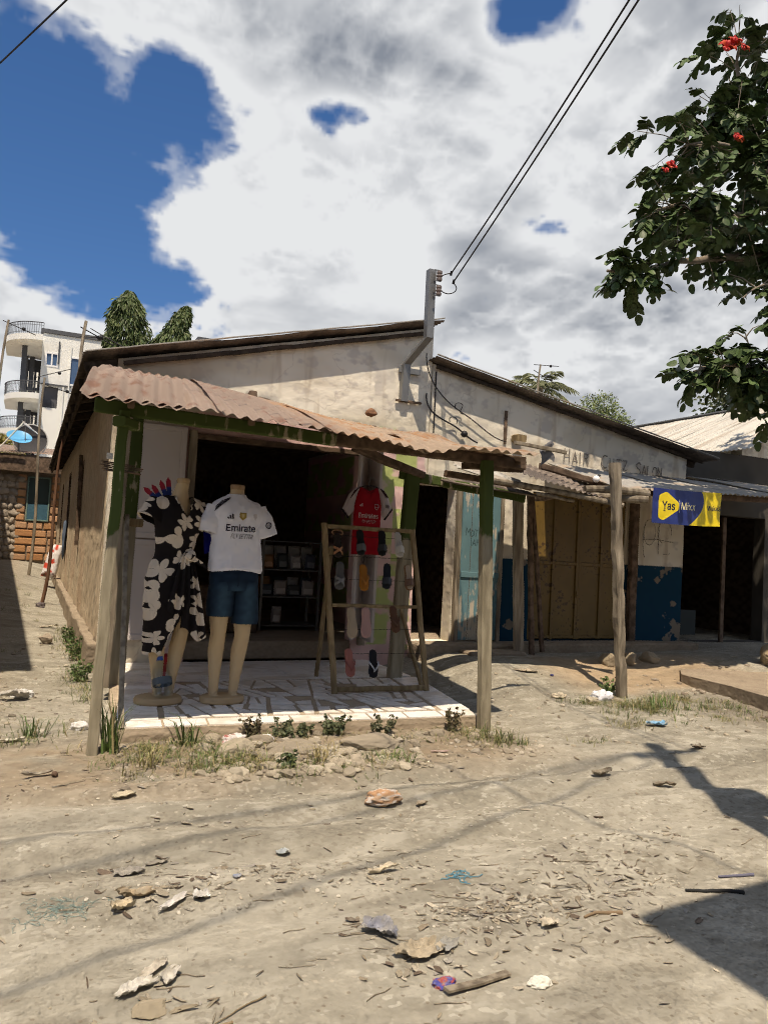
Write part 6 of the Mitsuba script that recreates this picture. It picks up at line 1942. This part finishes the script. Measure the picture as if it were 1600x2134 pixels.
def at_ground(xy, dz=-.004):
    return np.stack([xy[:, 0], xy[:, 1], gz(xy[:, 0], xy[:, 1]) + dz], 1)


# scattered turf: clumps gathered along the veranda, the side wall and the salon bank
G, GC = [], []
clumps = []
for x0, x1, y0, y1, n, h in ((.42, .62, 6.4, 10.8, 60, .10), (-.35, .45, 5.15, 5.75, 16, .09), (.30, 3.2, 4.62, 5.0, 50, .065), (.55, 1.35, 4.35, 4.75, 22, .09), (.55, 1.1, 4.6, 4.98, 30, .09), (1.0, 1.35, 4.35, 4.6, 14, .10), (1.3, 2.3, 4.15, 4.5, 16, .09), (2.9, 3.25, 4.4, 4.8, 10, .11), (4.3, 6.2, 4.7, 5.75, 80, .075), (4.5, 5.9, 5.15, 5.65, 40, .09), (3.7, 3.9, 4.3, 4.45, 4, .05), (-.9, .4, 5.8, 9.0, 14, .06), (-.6, .3, 10, 18, 14, .08)):
    for k in range(n):
        clumps.append((rg.uniform(x0, x1), rg.uniform(y0, y1), h * rg.uniform(.25, 1.15)))
for cx, cy, h in clumps:
    k = rg.randint(8, 34)
    xy = V(cx, cy) + rg.normal(size=(k, 2)) * rg.uniform(.025, .09)
    xy = xy[~((xy[:, 1] > 5.13) & (xy[:, 0] > .55) & (xy[:, 0] < 3.3))]
    if not len(xy):
        continue
    m, c = blades(at_ground(xy), h, .0024, rg, rg.uniform(.7, 1.9), (.095, .125, .035) if rg.rand() < .7 else (.19, .18, .07))
    G.append(m)
    GC.append(c)
put(cat(*G), 'leaf', 'grass', color=np.vstack(GC), label='sparse grass growing along the veranda, side wall and bank', cat='grass', kind='stuff')


def tuft(label, x, y, n, h, w, lean, col, name='grass_tuft', c='grass tuft', dry=.15, spread=.03):
    xy = V(x, y) + rg.normal(size=(n, 2)) * spread
    m, cc = blades(at_ground(xy), h, w, rg, lean, col, dry=dry)
    put(m, 'leaf', name, color=cc, label=label, cat=c)


tuft('tall grass tuft growing against the foot of the left awning post', .525, 4.90, 46, .34, .006, .35, (.075, .115, .03), spread=.025)
tuft('grass tuft with long arching blades at the middle of the veranda edge', .98, 4.93, 20, .22, .005, 1.0, (.08, .11, .035))
tuft('grass tuft standing alone on the dirt left of the veranda', .10, 5.42, 46, .17, .0035, .9, (.08, .12, .035), spread=.045)
tuft('pale yellow dry tuft before the left part of the veranda', .70, 4.55, 30, .16, .004, .8, (.32, .31, .13), dry=.5)
tuft('straw coloured tuft among the stones before the veranda', 1.68, 4.40, 60, .15, .003, .9, (.27, .23, .10), dry=.6, spread=.05)
tuft('green tuft beside the broken concrete lump', 2.10, 4.25, 60, .11, .003, 1.1, (.10, .15, .04), spread=.06)
tuft('green tuft between the pale rocks before the veranda', 1.0, 4.46, 70, .12, .003, 1.0, (.10, .14, .04), spread=.06)
tuft('tuft of grass right of the right awning post', 3.08, 4.55, 60, .14, .003, .9, (.12, .14, .05), spread=.05)
tuft('bright green tuft in the grass patch at the right', 5.25, 5.25, 90, .14, .003, 1.0, (.10, .16, .04), spread=.09)


def weed(label, x, y, h, n, col, seed, spread=.05, leaf=.03, z0=None):
    """A low leafy weed: thin stems with small broad leaves."""
    t = thing('weed_plant', label, 'weed', 'weeds before the veranda')
    r = RS(seed)
    z = float(gz(x, y)) if z0 is None else z0
    Ps, Ds, st = [], [], []
    for k in range(n):
        a, L = r.uniform(0, 6.28), h * r.uniform(.4, .95)
        e = V(x, y, z) + V(math.cos(a), math.sin(a), 0) * spread * r.uniform(.3, 1.5) + V(0, 0, L)
        s = V(x, y, z) + V(math.cos(a), math.sin(a), 0) * spread * .3
        st.append(tube([s, s * .5 + e * .5 + V(0, 0, .01), e], [.003, .0022, .0015], 4, False))
        for q in np.linspace(.25, 1, 7):
            Ps.append(s + (e - s) * q)
            Ds.append(V(*r.normal(size=3)) + V(0, 0, .35))
    put(cat(*st), 'leaf', 'stems', t, color=(.12, .13, .06))
    P_, D_ = np.array(Ps * 2), np.array(Ds + [d[[1, 0, 2]] * V(-1, 1, 1) for d in Ds])
    put(leaf_cloud(P_, D_, leaf * r.uniform(.7, 1.3, len(P_)), .38, r), 'leaf', 'leaves', t, color=leaf_colors(len(P_), 5, col, r, .35), kind='stuff')


weed('wilting brown weed against the middle of the veranda edge', 1.42, 5.03, .15, 9, (.10, .085, .05), 1)
weed('broad leafy green weed against the veranda edge', 1.70, 4.98, .11, 26, (.10, .115, .06), 2, .14)
weed('rounded green weed right of the broad leafy one', 2.0, 4.98, .13, 16, (.095, .115, .06), 3, .08)
weed('weed with dead stalks near the right part of the veranda edge', 2.32, 4.90, .15, 12, (.10, .105, .06), 4, .07)
weed('dry brown weed at the right corner of the veranda', 2.88, 4.92, .17, 12, (.12, .10, .055), 5, .06)
weed('small green weed at the foot of the hewn salon post', 5.17, 5.85, .20, 12, (.10, .15, .05), 6, .06)
weed('low weed between the flat slabs and the tuft', 1.45, 4.32, .07, 12, (.08, .105, .045), 7, .07)
weed('wall weed growing at the plinth near the front corner', .50, 7.3, .20, 16, (.09, .14, .045), 8, .08)
weed('bushy wall weed half way along the plinth', .52, 8.4, .26, 24, (.09, .14, .045), 9, .11)
weed('leafy wall weed farther back along the plinth', .53, 9.7, .22, 22, (.09, .135, .045), 10, .12)


# ---------------------------------------------------------------- stones
def stone(label, x, y, r, squash, seed, col, name='stone', c='stone', sink=.52, rz=0.0):
    m = rock(r * .9, seed, squash, 4, .30)
    m = wrinkle(m, r * .035, .9 / r, seed, (1, 1, 1))
    put(moved(m, (x, y, float(gz(x, y)) + r * squash[2] * (1 - 2 * sink)), rz=rz), 'rough_stone', name, color=col, smooth=35, label=label, cat=c)


PALE, GREYS = (.31, .27, .20), (.265, .23, .175)
stone('pale rounded rock under the veranda edge, left of the bigger rock', 1.13, 4.92, .09, (1, .8, .8), 1, PALE)
stone('largest pale rock before the veranda', 1.24, 4.68, .125, (1.05, .8, .75), 2, (.34, .30, .225), rz=.4)
stone('grey rock right behind the largest pale rock', 1.42, 4.80, .085, (1.2, .8, .7), 3, GREYS)
stone('flat grey slab of stone before the middle of the veranda', 1.62, 4.66, .20, (1, .55, .34), 4, (.27, .235, .18), 'slab_stone', rz=.1)
stone('wide flat slab right of the other slab', 2.10, 4.66, .24, (1, .60, .34), 5, (.275, .24, .185), 'slab_stone', rz=-.1)
stone('angular broken concrete lump with dark underside', 1.86, 4.25, .075, (1, .9, .95), 6, (.40, .35, .27), 'concrete_lump', rz=.5)
stone('upright pale lump left of the broken concrete one', 1.73, 4.24, .075, (.8, .8, .95), 7, (.36, .315, .24), 'concrete_lump')
stone('small rock beside the left rock under the veranda edge', 1.04, 4.80, .06, (1.1, .8, .7), 8, PALE)
stone('rock at the right end of the veranda edge', 2.72, 4.84, .08, (1.1, .8, .75), 9, GREYS)
stone('rock half buried beside the right awning post', 2.95, 4.70, .06, (1.2, .9, .7), 10, PALE)
stone('round grey stone lying in the alley', .24, 9.5, .085, (1, .9, .85), 11, (.33, .28, .22), sink=.1)
stone('flat round stone at the bottom left of the street', .39, 2.235, .062, (1, .86, .24), 12, (.29, .25, .18), sink=.15)
stone('pale lump lying among the grass at the right', 5.05, 5.6, .06, (1.2, .8, .8), 13, PALE)
stone('weathered broken block at the right edge, before the dark house', 8.15, 6.35, .26, (1.1, .8, .75), 14, (.30, .24, .16), 'broken_block', 'block', .2)
stone('pale rock in front of the weathered broken block', 7.75, 5.75, .13, (1.2, .8, .65), 15, (.46, .38, .28))
for k, x in enumerate((5.98, 6.28, 6.62)):
    m = moved(rock(.13, 60 + k, (.62, 1.1, .75), 3, .3), (x, 6.84, float(gz(x, 6.84)) + .03), rz=.2 * (k - 1), rx=-.35)
    put(m, 'rough_stone', 'bank_rock', color=(.31, .26, .185), smooth=30, label='%s of the three broken ledge stones in the orange bank' % ('leftmost', 'middle', 'rightmost')[k], cat='stone')
# loose rubble and gravel
Rm, Rc = [], []
base_rocks = [rock(1, 50 + k, (1, .85, .6), 1, .4) for k in range(8)]


def scatter(n, x0, x1, y0, y1, r0, r1, cols, seed, dens=None):
    r = RS(seed)
    x, y = r.uniform(x0, x1, n), r.uniform(y0, y1, n)
    if dens is not None:
        k = r.rand(n) < dens(x, y)
        x, y = x[k], y[k]
    ok = ~((y > 5.12) & (x > .55) & (x < 3.35))
    x, y = x[ok], y[ok]
    s = r0 + (r1 - r0) * r.rand(len(x)) ** 3
    z = gz(x, y)
    for i in range(len(x)):
        b = base_rocks[r.randint(8)]
        a = r.uniform(0, 6.28)
        c_, s_ = math.cos(a), math.sin(a)
        v = b.vertices * s[i]
        v = np.stack([v[:, 0] * c_ - v[:, 1] * s_ + x[i], v[:, 0] * s_ + v[:, 1] * c_ + y[i], v[:, 2] + z[i] + s[i] * .15], 1)
        Rm.append((v, b.faces))
        Rc.append(np.tile(V(*cols[r.randint(len(cols))]) * r.uniform(.75, 1.15), (len(v), 1)))


STC = [(.33, .29, .22), (.27, .235, .18), (.40, .36, .29), (.21, .18, .14)]
scatter(420, .5, 3.3, 4.15, 5.05, .008, .04, STC, 1)
scatter(420, .95, 2.3, 4.12, 4.75, .010, .062, [(.40, .36, .28), (.34, .30, .23), (.29, .255, .195)], 11)
scatter(1100, -.9, 5.5, 1.9, 4.3, .003, .012, STC + [(.62, .57, .46)], 2, lambda x, y: np.clip(.15 + 2.2 * (fb(np.stack([x, y * 1.6, 0 * x], 1), 1.2, 3, 3) + .05), 0, 1))
for k_, (cx_, cy_, sx_, sy_) in enumerate(((1.62, 2.45, .3, .14), (2.25, 2.58, .4, .2), (.90, 3.02, .25, .15), (.48, 2.9, .35, .18), (1.3, 2.85, .4, .15), (2.4, 3.1, .7, .4))):
    scatter(140, cx_ - sx_, cx_ + sx_, cy_ - sy_, cy_ + sy_, .003, .012, [(.46, .43, .36), (.40, .37, .30), (.30, .27, .22)], 20 + k_)
scatter(260, 3.2, 7.0, 4.2, 6.4, .006, .032, STC, 3)
scatter(200, -.9, .5, 4.6, 9.5, .006, .03, STC, 4)
scatter(200, 6.0, 8.5, 4.8, 6.5, .01, .05, [(.22, .18, .14), (.33, .28, .22)], 5)
off, Vs, Fs = 0, [], []
for v, f in Rm:
    Vs.append(v)
    Fs.append(f + off)
    off += len(v)
put(trimesh.Trimesh(np.vstack(Vs), np.vstack(Fs), process=False), 'paint_matte', 'gravel', color=np.vstack(Rc), label='loose gravel and rubble strewn over the street', cat='gravel', kind='stuff')

# ---------------------------------------------------------------- litter: dry leaves, bark scraps, twigs
def lay(m, x, y, rz, lift=.004, rx=0.0, ry=0.0):
    return moved(m, (x, y, float(gz(x, y)) + lift), rz=rz, rx=rx, ry=ry)


def scrap_mesh(L, W, seed, curl=.25, n=7, jag=.25):
    """A torn curling scrap lying flat, L long and W wide."""
    r = RS(seed)
    u_, t_ = np.meshgrid(np.linspace(-1, 1, n), np.linspace(-1, 1, 5 if n < 10 else 11), indexing='ij')
    edge = 1 + jag * 2 * fb(np.stack([u_ * 2, t_ * 2, 0 * u_], -1) + seed, 1.3, 3, seed)
    x = u_ * L / 2 * edge
    y = t_ * W / 2 * np.sqrt(np.clip(1.08 - u_ ** 2 * .85, .05, 1)) * edge + W * .3 * math.sin(seed) * u_ ** 2
    z = curl * W * (t_ ** 2 * .6 + .5 * np.sin(u_ * r.uniform(1, 3) + seed) * .5 + .4 * u_ ** 2 * r.uniform(-.2, 1)) + .1 * W * fb(np.stack([u_, t_, 0 * u_], -1) + seed, 2, 2, seed)
    if n > 10:
        q3 = np.stack([u_ * 1.3, t_ * .8, 0 * u_], -1) + seed * 1.7
        z = z + W * (.45 * np.abs(fb(q3, 1.6, 3, seed + 2)) * 2 + .10 * fb(q3, 6, 2, seed + 3))
    return shell(np.stack([x, y, z - z.min() + .001], -1)[:, ::-1], .0010)


Lm, Lc = [], []
vs = [scrap_mesh(1, .42, s, .30, 5, .3) for s in range(10)]
rl = RS(91)
spots = [(1.62, 2.48, .17, 130), (1.75, 2.42, .30, 150), (2.25, 2.58, .28, 150), (.90, 3.02, .16, 60), (.50, 2.92, .18, 60), (1.25, 2.2, .14, 45), (1.35, 2.86, .25, 60), (.45, 3.2, .2, 35), (.45, 2.25, .18, 30), (2.7, 2.9, .3, 50), (2.0, 2.3, .3, 50), (.3, 4.4, .35, 40), (1.6, 4.3, .6, 60), (4.6, 5.3, .7, 90), (-.2, 6.6, .4, 60), (3.3, 3.8, .9, 60), (1.4, 3.4, 1.1, 90), (-.1, 6.0, .35, 50)]
LC = [(.26, .225, .165), (.34, .30, .23), (.22, .185, .135), (.13, .10, .075), (.40, .36, .285), (.29, .27, .235)]
for cx, cy, sd, n in spots:
    for k in range(n):
        x, y = cx + rl.normal() * sd * (1.3 if rl.rand() < .4 else .6), cy + rl.normal() * sd * (.7 if rl.rand() < .4 else .35)
        if y > 5.1 and .5 < x < 3.35:
            continue
        L = rl.choice([.022, .035, .05, .075], p=[.55, .32, .11, .02])
        b = vs[rl.randint(10)].copy()
        b.vertices *= (L, L * rl.choice([.25, .6, 1.0]), L * rl.uniform(.5, 1.1))
        Lm.append(lay(b, x, y, rl.uniform(0, 6.28), .002, rl.uniform(-.25, .25), rl.uniform(-.2, .2)))
        Lc.append(np.tile(V(*LC[rl.randint(6)]) * rl.uniform(.7, 1.15), (len(b.vertices), 1)))
put(cat(*Lm), 'paint_matte', 'leaf_litter', color=np.vstack(Lc), label='dry leaf and bark litter trodden into the street', cat='litter', kind='stuff')
Tm = []
for cx, cy, sd, n in [(1.7, 2.42, .25, 12), (2.3, 2.55, .3, 14), (.6, 2.95, .3, 10), (1.3, 2.8, .5, 10), (1.3, 2.2, .2, 7), (.7, 2.2, .3, 4), (2.6, 2.9, .5, 10), (.4, 4.5, .4, 10), (4.6, 5.0, .8, 16)]:
    for k in range(n):
        x, y, a, L = cx + rl.normal() * sd, cy + rl.normal() * sd * .7, rl.uniform(-.6, .6) + (math.pi if rl.rand() < .5 else 0), rl.uniform(.03, .13)
        p = np.array([(x + math.cos(a) * L * s, y + math.sin(a) * L * s + .006 * math.sin(s * 5), 0) for s in (-.5, -.2, .15, .5)])
        p[:, 2] = gz(p[:, 0], p[:, 1]) + .003
        Tm.append(tube(p, rl.uniform(.0009, .0022), 5))
put(cat(*Tm), 'grey_timber', 'twig_litter', label='thin twigs and stalks scattered on the street', cat='twigs', kind='stuff')


def scrap(label, c, x, y, L, W, rz, col, seed, curl=.25, name='scrap', mat='paint_matte', jag=.25):
    m = lay(scrap_mesh(L, W, seed, curl * .6, 25, jag * 1.5), x, y, rz)
    d = np.clip(.35 + 1.6 * fb(m.vertices, 28, 3, seed), 0, .85)[:, None]
    put(m, mat, name, color=(V(*col) * (1 - d) + V(.30, .28, .225) * d) * (1 + 1.0 * fb(m.vertices, 60, 2, seed + 1))[:, None], smooth=True, label=label, cat=c)


def crumple(label, c, x, y, r, squash, col, seed, name, mat='paint_matte', col2=None, lift=.5):
    m = trimesh.creation.icosphere(subdivisions=3, radius=1)
    v = m.vertices
    m.vertices = v * (1 + .9 * fb(v + seed, 1.7, 2, seed) + .8 * np.abs(fb(v + seed, 3.4, 2, seed + 1)))[:, None] * np.array(squash) * r
    cc = np.tile(V(*col), (len(v), 1))
    if col2 is not None:
        cc = np.where((fb(v + seed, 2.2, 2, seed + 4) > .06)[:, None], V(*col2), cc)
    dd = np.clip(.15 + 1.5 * fb(v * 1.0, 3, 3, seed + 7), 0, .7)[:, None]
    cc = (cc * (1 - dd) + V(.32, .30, .24) * dd) * (1 + .5 * fb(v * 1.0, 7, 2, seed + 8))[:, None]
    put(moved(m, (x, y, float(gz(x, y)) + r * squash[2] * lift)), mat, name, color=cc, smooth=True if mat != 'clear_film' else True, label=label, cat=c)


WH = (.72, .71, .70)
crumple('crumpled white paper beside the hewn salon post', 'paper', 4.92, 5.66, .085, (1.1, .8, .7), (.74, .75, .80), 1, 'crumpled_paper')
crumple('dirty pale wad left of the crumpled white paper', 'paper', 4.74, 5.58, .055, (1.1, .8, .6), (.42, .37, .28), 2, 'crumpled_paper')
crumple('crumpled white paper ball on the dirt left of the veranda', 'paper', .39, 5.58, .042, (1.2, .9, .8), WH, 3, 'crumpled_paper')
crumple('white and red food wrapper on the rocks before the veranda', 'wrapper', 1.27, 4.90, .055, (1.2, .8, .7), (.68, .62, .60), 4, 'food_wrapper', col2=(.42, .12, .11))
crumple('white tissue beside the flat slab', 'tissue', 1.47, 4.84, .038, (1.1, .8, .8), WH, 5, 'tissue')
crumple('orange filled clear plastic bag lying on the street', 'plastic bag', 1.77, 3.68, .075, (1.25, .8, .45), (.42, .25, .14), 6, 'plastic_bag', col2=(.50, .46, .42))
scrap('long curled dry leaf under the veranda edge', 'leaf', 2.33, 4.80, .15, .055, .9, (.62, .55, .43), 7, .5, 'dry_leaf')
scrap('grey blue cloth scrap with dark lining in the street', 'cloth', 1.19, 2.43, .13, .085, 2.2, (.20, .21, .26), 8, .5, 'cloth_scrap', 'cloth')
scrap('black strap trailing from the grey blue cloth', 'strap', 1.20, 2.345, .12, .014, 2.1, (.02, .02, .025), 18, .6, 'strap')
scrap('large folded brown cardboard scrap in the street', 'cardboard', 1.25, 2.255, .17, .085, .15, (.36, .30, .21), 9, .35, 'cardboard_scrap')
scrap('torn grey sheet beside the folded cardboard', 'sheet', 1.35, 2.27, .10, .06, .6, (.26, .26, .25), 29, .2, 'torn_sheet')
pk = beam((1.215, 2.025, .012), (1.46, 2.06, .008), .028, .009, 71, .006, chips=.3)
pk.vertices[:, 2] += gz(pk.vertices[:, 0], pk.vertices[:, 1])
put(pk, 'hewn_timber', 'wood_splinter', label='flat split piece of wood at the bottom of the street', cat='wood')
crumple('blue and red wrapper beside the split piece of wood', 'wrapper', 1.235, 2.075, .026, (1.3, .9, .6), (.06, .06, .28), 10, 'food_wrapper', col2=(.34, .07, .07))
scrap('white torn plastic above the flat round stone', 'plastic', .36, 2.34, .12, .05, .5, (.52, .50, .45), 11, .55, 'torn_plastic')
scrap('small white plastic curl right of the torn one', 'plastic', .465, 2.36, .07, .045, .9, (.55, .53, .48), 12, .7, 'torn_plastic')
scrap('thin pale film behind the torn plastic', 'plastic', .43, 2.42, .11, .035, .7, (.46, .42, .35), 13, .5, 'torn_plastic')
scrap('white bone shaped paper strip with dark end', 'paper', .56, 2.83, .15, .035, .75, (.62, .60, .58), 14, .8, 'paper_strip')
scrap('small torn white paper right of the paper strip', 'paper', .655, 2.835, .06, .05, .1, (.68, .67, .66), 15, .5, 'paper_scrap')
scrap('brown curled cardboard left of the paper strip', 'cardboard', .43, 2.91, .13, .05, .1, (.33, .26, .17), 16, .8, 'cardboard_scrap')
scrap('crumpled tan leaf below the curled cardboard', 'leaf', .375, 2.85, .085, .06, .4, (.44, .37, .25), 17, .7, 'dry_leaf')
scrap('flat grey slate chip left of the street middle', 'slate', .44, 3.17, .12, .07, -.1, (.24, .225, .20), 19, .12, 'slate_chip')
scrap('darker slate splinter above the flat slate chip', 'slate', .56, 3.26, .09, .025, .1, (.22, .20, .17), 20, .15, 'slate_chip')
for k, (lab, x, y, L, rz, col, r_) in enumerate((('dark curved stick at the edge of the roof shadow', 2.62, 2.30, .24, -.55, (.03, .03, .03), .008), ('flat blue grey strap above the dark curved stick', 2.86, 2.40, .16, -.42, (.13, .13, .18), .007), ('brown stick left of the roof shadow corner', 2.03, 2.28, .17, .03, (.22, .16, .10), .007), ('long thin stalk in the bottom left of the street', .62, 2.14, .20, .65, (.20, .16, .10), .0025), ('dry stalk under the flat round stone', .52, 2.10, .14, .1, (.25, .19, .12), .004))):
    s = np.linspace(-.5, .5, 12)
    p = np.stack([x + np.cos(rz) * L * s - np.sin(rz) * .03 * np.sin(s * 3 + k) * L * 3, y + np.sin(rz) * L * s + np.cos(rz) * .03 * np.sin(s * 3 + k) * L * 3, 0 * s], 1)
    p[:, 2] = gz(p[:, 0], p[:, 1]) + .006
    put(tube(p, np.full(12, r_) * np.linspace(.7, 1.1, 12), 7), 'paint_matte', 'stick', color=col, smooth=True, label=lab, cat='stick')
rc = RS(5)
tn = []
for k in range(60):
    c0 = V(.17 + rc.normal() * .06, 2.90 + rc.normal() * .035)
    a = np.cumsum(rc.normal(size=9) * .9)
    q = c0 + np.cumsum(np.stack([np.cos(a), np.sin(a)], 1) * .010, 0)
    tn.append(tube(np.column_stack([q, gz(q[:, 0], q[:, 1]) + .001 + .004 * rc.rand()]), .0008, 4))
put(cat(*tn), 'cloth', 'torn_net', color=(.20, .27, .25), label='frayed green net scrap at the left of the street', cat='net')
tn = []
for k in range(9):
    c0 = V(1.66 + rc.normal() * .03, 2.74 + rc.normal() * .02)
    a = np.cumsum(rc.normal(size=10) * .8)
    q = c0 + np.cumsum(np.stack([np.cos(a), np.sin(a)], 1) * .012, 0)
    tn.append(tube(np.column_stack([q, gz(q[:, 0], q[:, 1]) + .003 + .006 * rc.rand()]), .0018, 5))
put(cat(*tn), 'cloth', 'blue_string', color=(.10, .24, .32), label='tangle of blue string in the middle of the street', cat='string')
scrap('light blue plastic bag flattened in the grass at the right', 'plastic bag', 4.66, 4.70, .16, .09, -.3, (.16, .36, .56), 21, .4, 'flat_bag')
scrap('dark curled sole lying right of the street middle', 'sole', 4.42, 4.07, .12, .06, .1, (.09, .055, .035), 22, .7, 'shoe_sole')
scrap('curled brown bark strip at the left of the street', 'bark', .12, 4.54, .16, .04, .35, (.27, .23, .18), 23, .9, 'bark_strip')
stone('small dark knob beside the curled bark strip', .21, 4.52, .022, (1, 1, .9), 24, (.12, .08, .055), 'seed_knob', 'knob', .1)
scrap('curled pale husk in the middle of the street', 'husk', 1.40, 2.88, .14, .035, .15, (.50, .43, .31), 25, .9, 'husk')
scrap('blue bottle cap disc on the street', 'cap', .82, 2.97, .032, .03, 0, (.12, .17, .30), 26, .1, 'bottle_cap', jag=.05)
crumple('white scraps at the lower right of the street', 'paper', 1.53, 1.99, .024, (1.5, 1, .5), (.66, .65, .58), 27, 'paper_scrap')
scrap('beige leaf fragment left of the roof shadow', 'leaf', 1.78, 2.27, .085, .05, .3, (.52, .46, .36), 28, .4, 'dry_leaf')
scrap('brown cardboard flake right of the plastic bag', 'cardboard', 1.96, 3.62, .07, .04, .2, (.32, .26, .19), 30, .5, 'cardboard_scrap')
scrap('dark crumpled leaf in the far street', 'leaf', 3.25, 3.72, .13, .06, -.1, (.14, .11, .075), 31, .8, 'dry_leaf')
scrap('dark dry leaf near the pole shadow', 'leaf', 3.56, 3.52, .13, .05, -.5, (.15, .12, .085), 32, .8, 'dry_leaf')
scrap('brown shard in the street below the veranda', 'shard', 1.13, 2.55, .05, .02, -.6, (.10, .07, .05), 33, .4, 'shard')
scrap('pale sandy leaf on the bank before the salon', 'leaf', 4.60, 6.43, .22, .08, -.35, (.40, .33, .24), 34, .4, 'dry_leaf')
stone('small dark blue cap on the bank before the salon', 4.86, 6.35, .02, (1.4, 1, .6), 35, (.05, .05, .12), 'bottle_cap', 'cap', .1)
crumple('beige wad of paper on the bank before the salon', 'paper', 4.50, 5.76, .05, (1.3, .8, .5), (.55, .48, .36), 36, 'crumpled_paper')
crumple('brown tin lying in the alley shadow edge', 'tin', .22, 13.2, .06, (1, .8, .8), (.12, .10, .11), 37, 'tin')
scrap('bent pale scrap in the alley dirt', 'scrap', .30, 10.9, .22, .08, .3, (.50, .45, .36), 38, .6, 'scrap')
scrap('second pale scrap nearer in the alley', 'scrap', .26, 9.95, .18, .06, .1, (.48, .42, .33), 39, .5, 'scrap')
scrap('torn wrapper heap at the left edge', 'wrapper', -.02, 6.55, .20, .12, .2, (.42, .40, .37), 40, .7, 'torn_wrapper')
crumple('white plastic wad in the heap at the left edge', 'plastic', .02, 6.7, .06, (1.3, 1, .7), (.62, .62, .61), 41, 'plastic_wad')
scrap('long white scrap at the left edge below the tuft', 'paper', -.03, 5.33, .16, .05, .3, (.60, .57, .48), 42, .5, 'paper_strip')
scrap('pinkish plastic strip beside the green tuft', 'plastic', 2.52, 4.42, .12, .025, -.2, (.45, .30, .30), 43, .5, 'plastic_strip')
scrap('pale crust in the upper street left of the veranda', 'crust', .52, 4.10, .12, .05, .1, (.50, .44, .32), 44, .5, 'crust')
scrap('bluish shell shaped scrap in the street', 'shell', 1.09, 3.23, .06, .045, 0, (.36, .40, .42), 45, .6, 'shell_scrap')
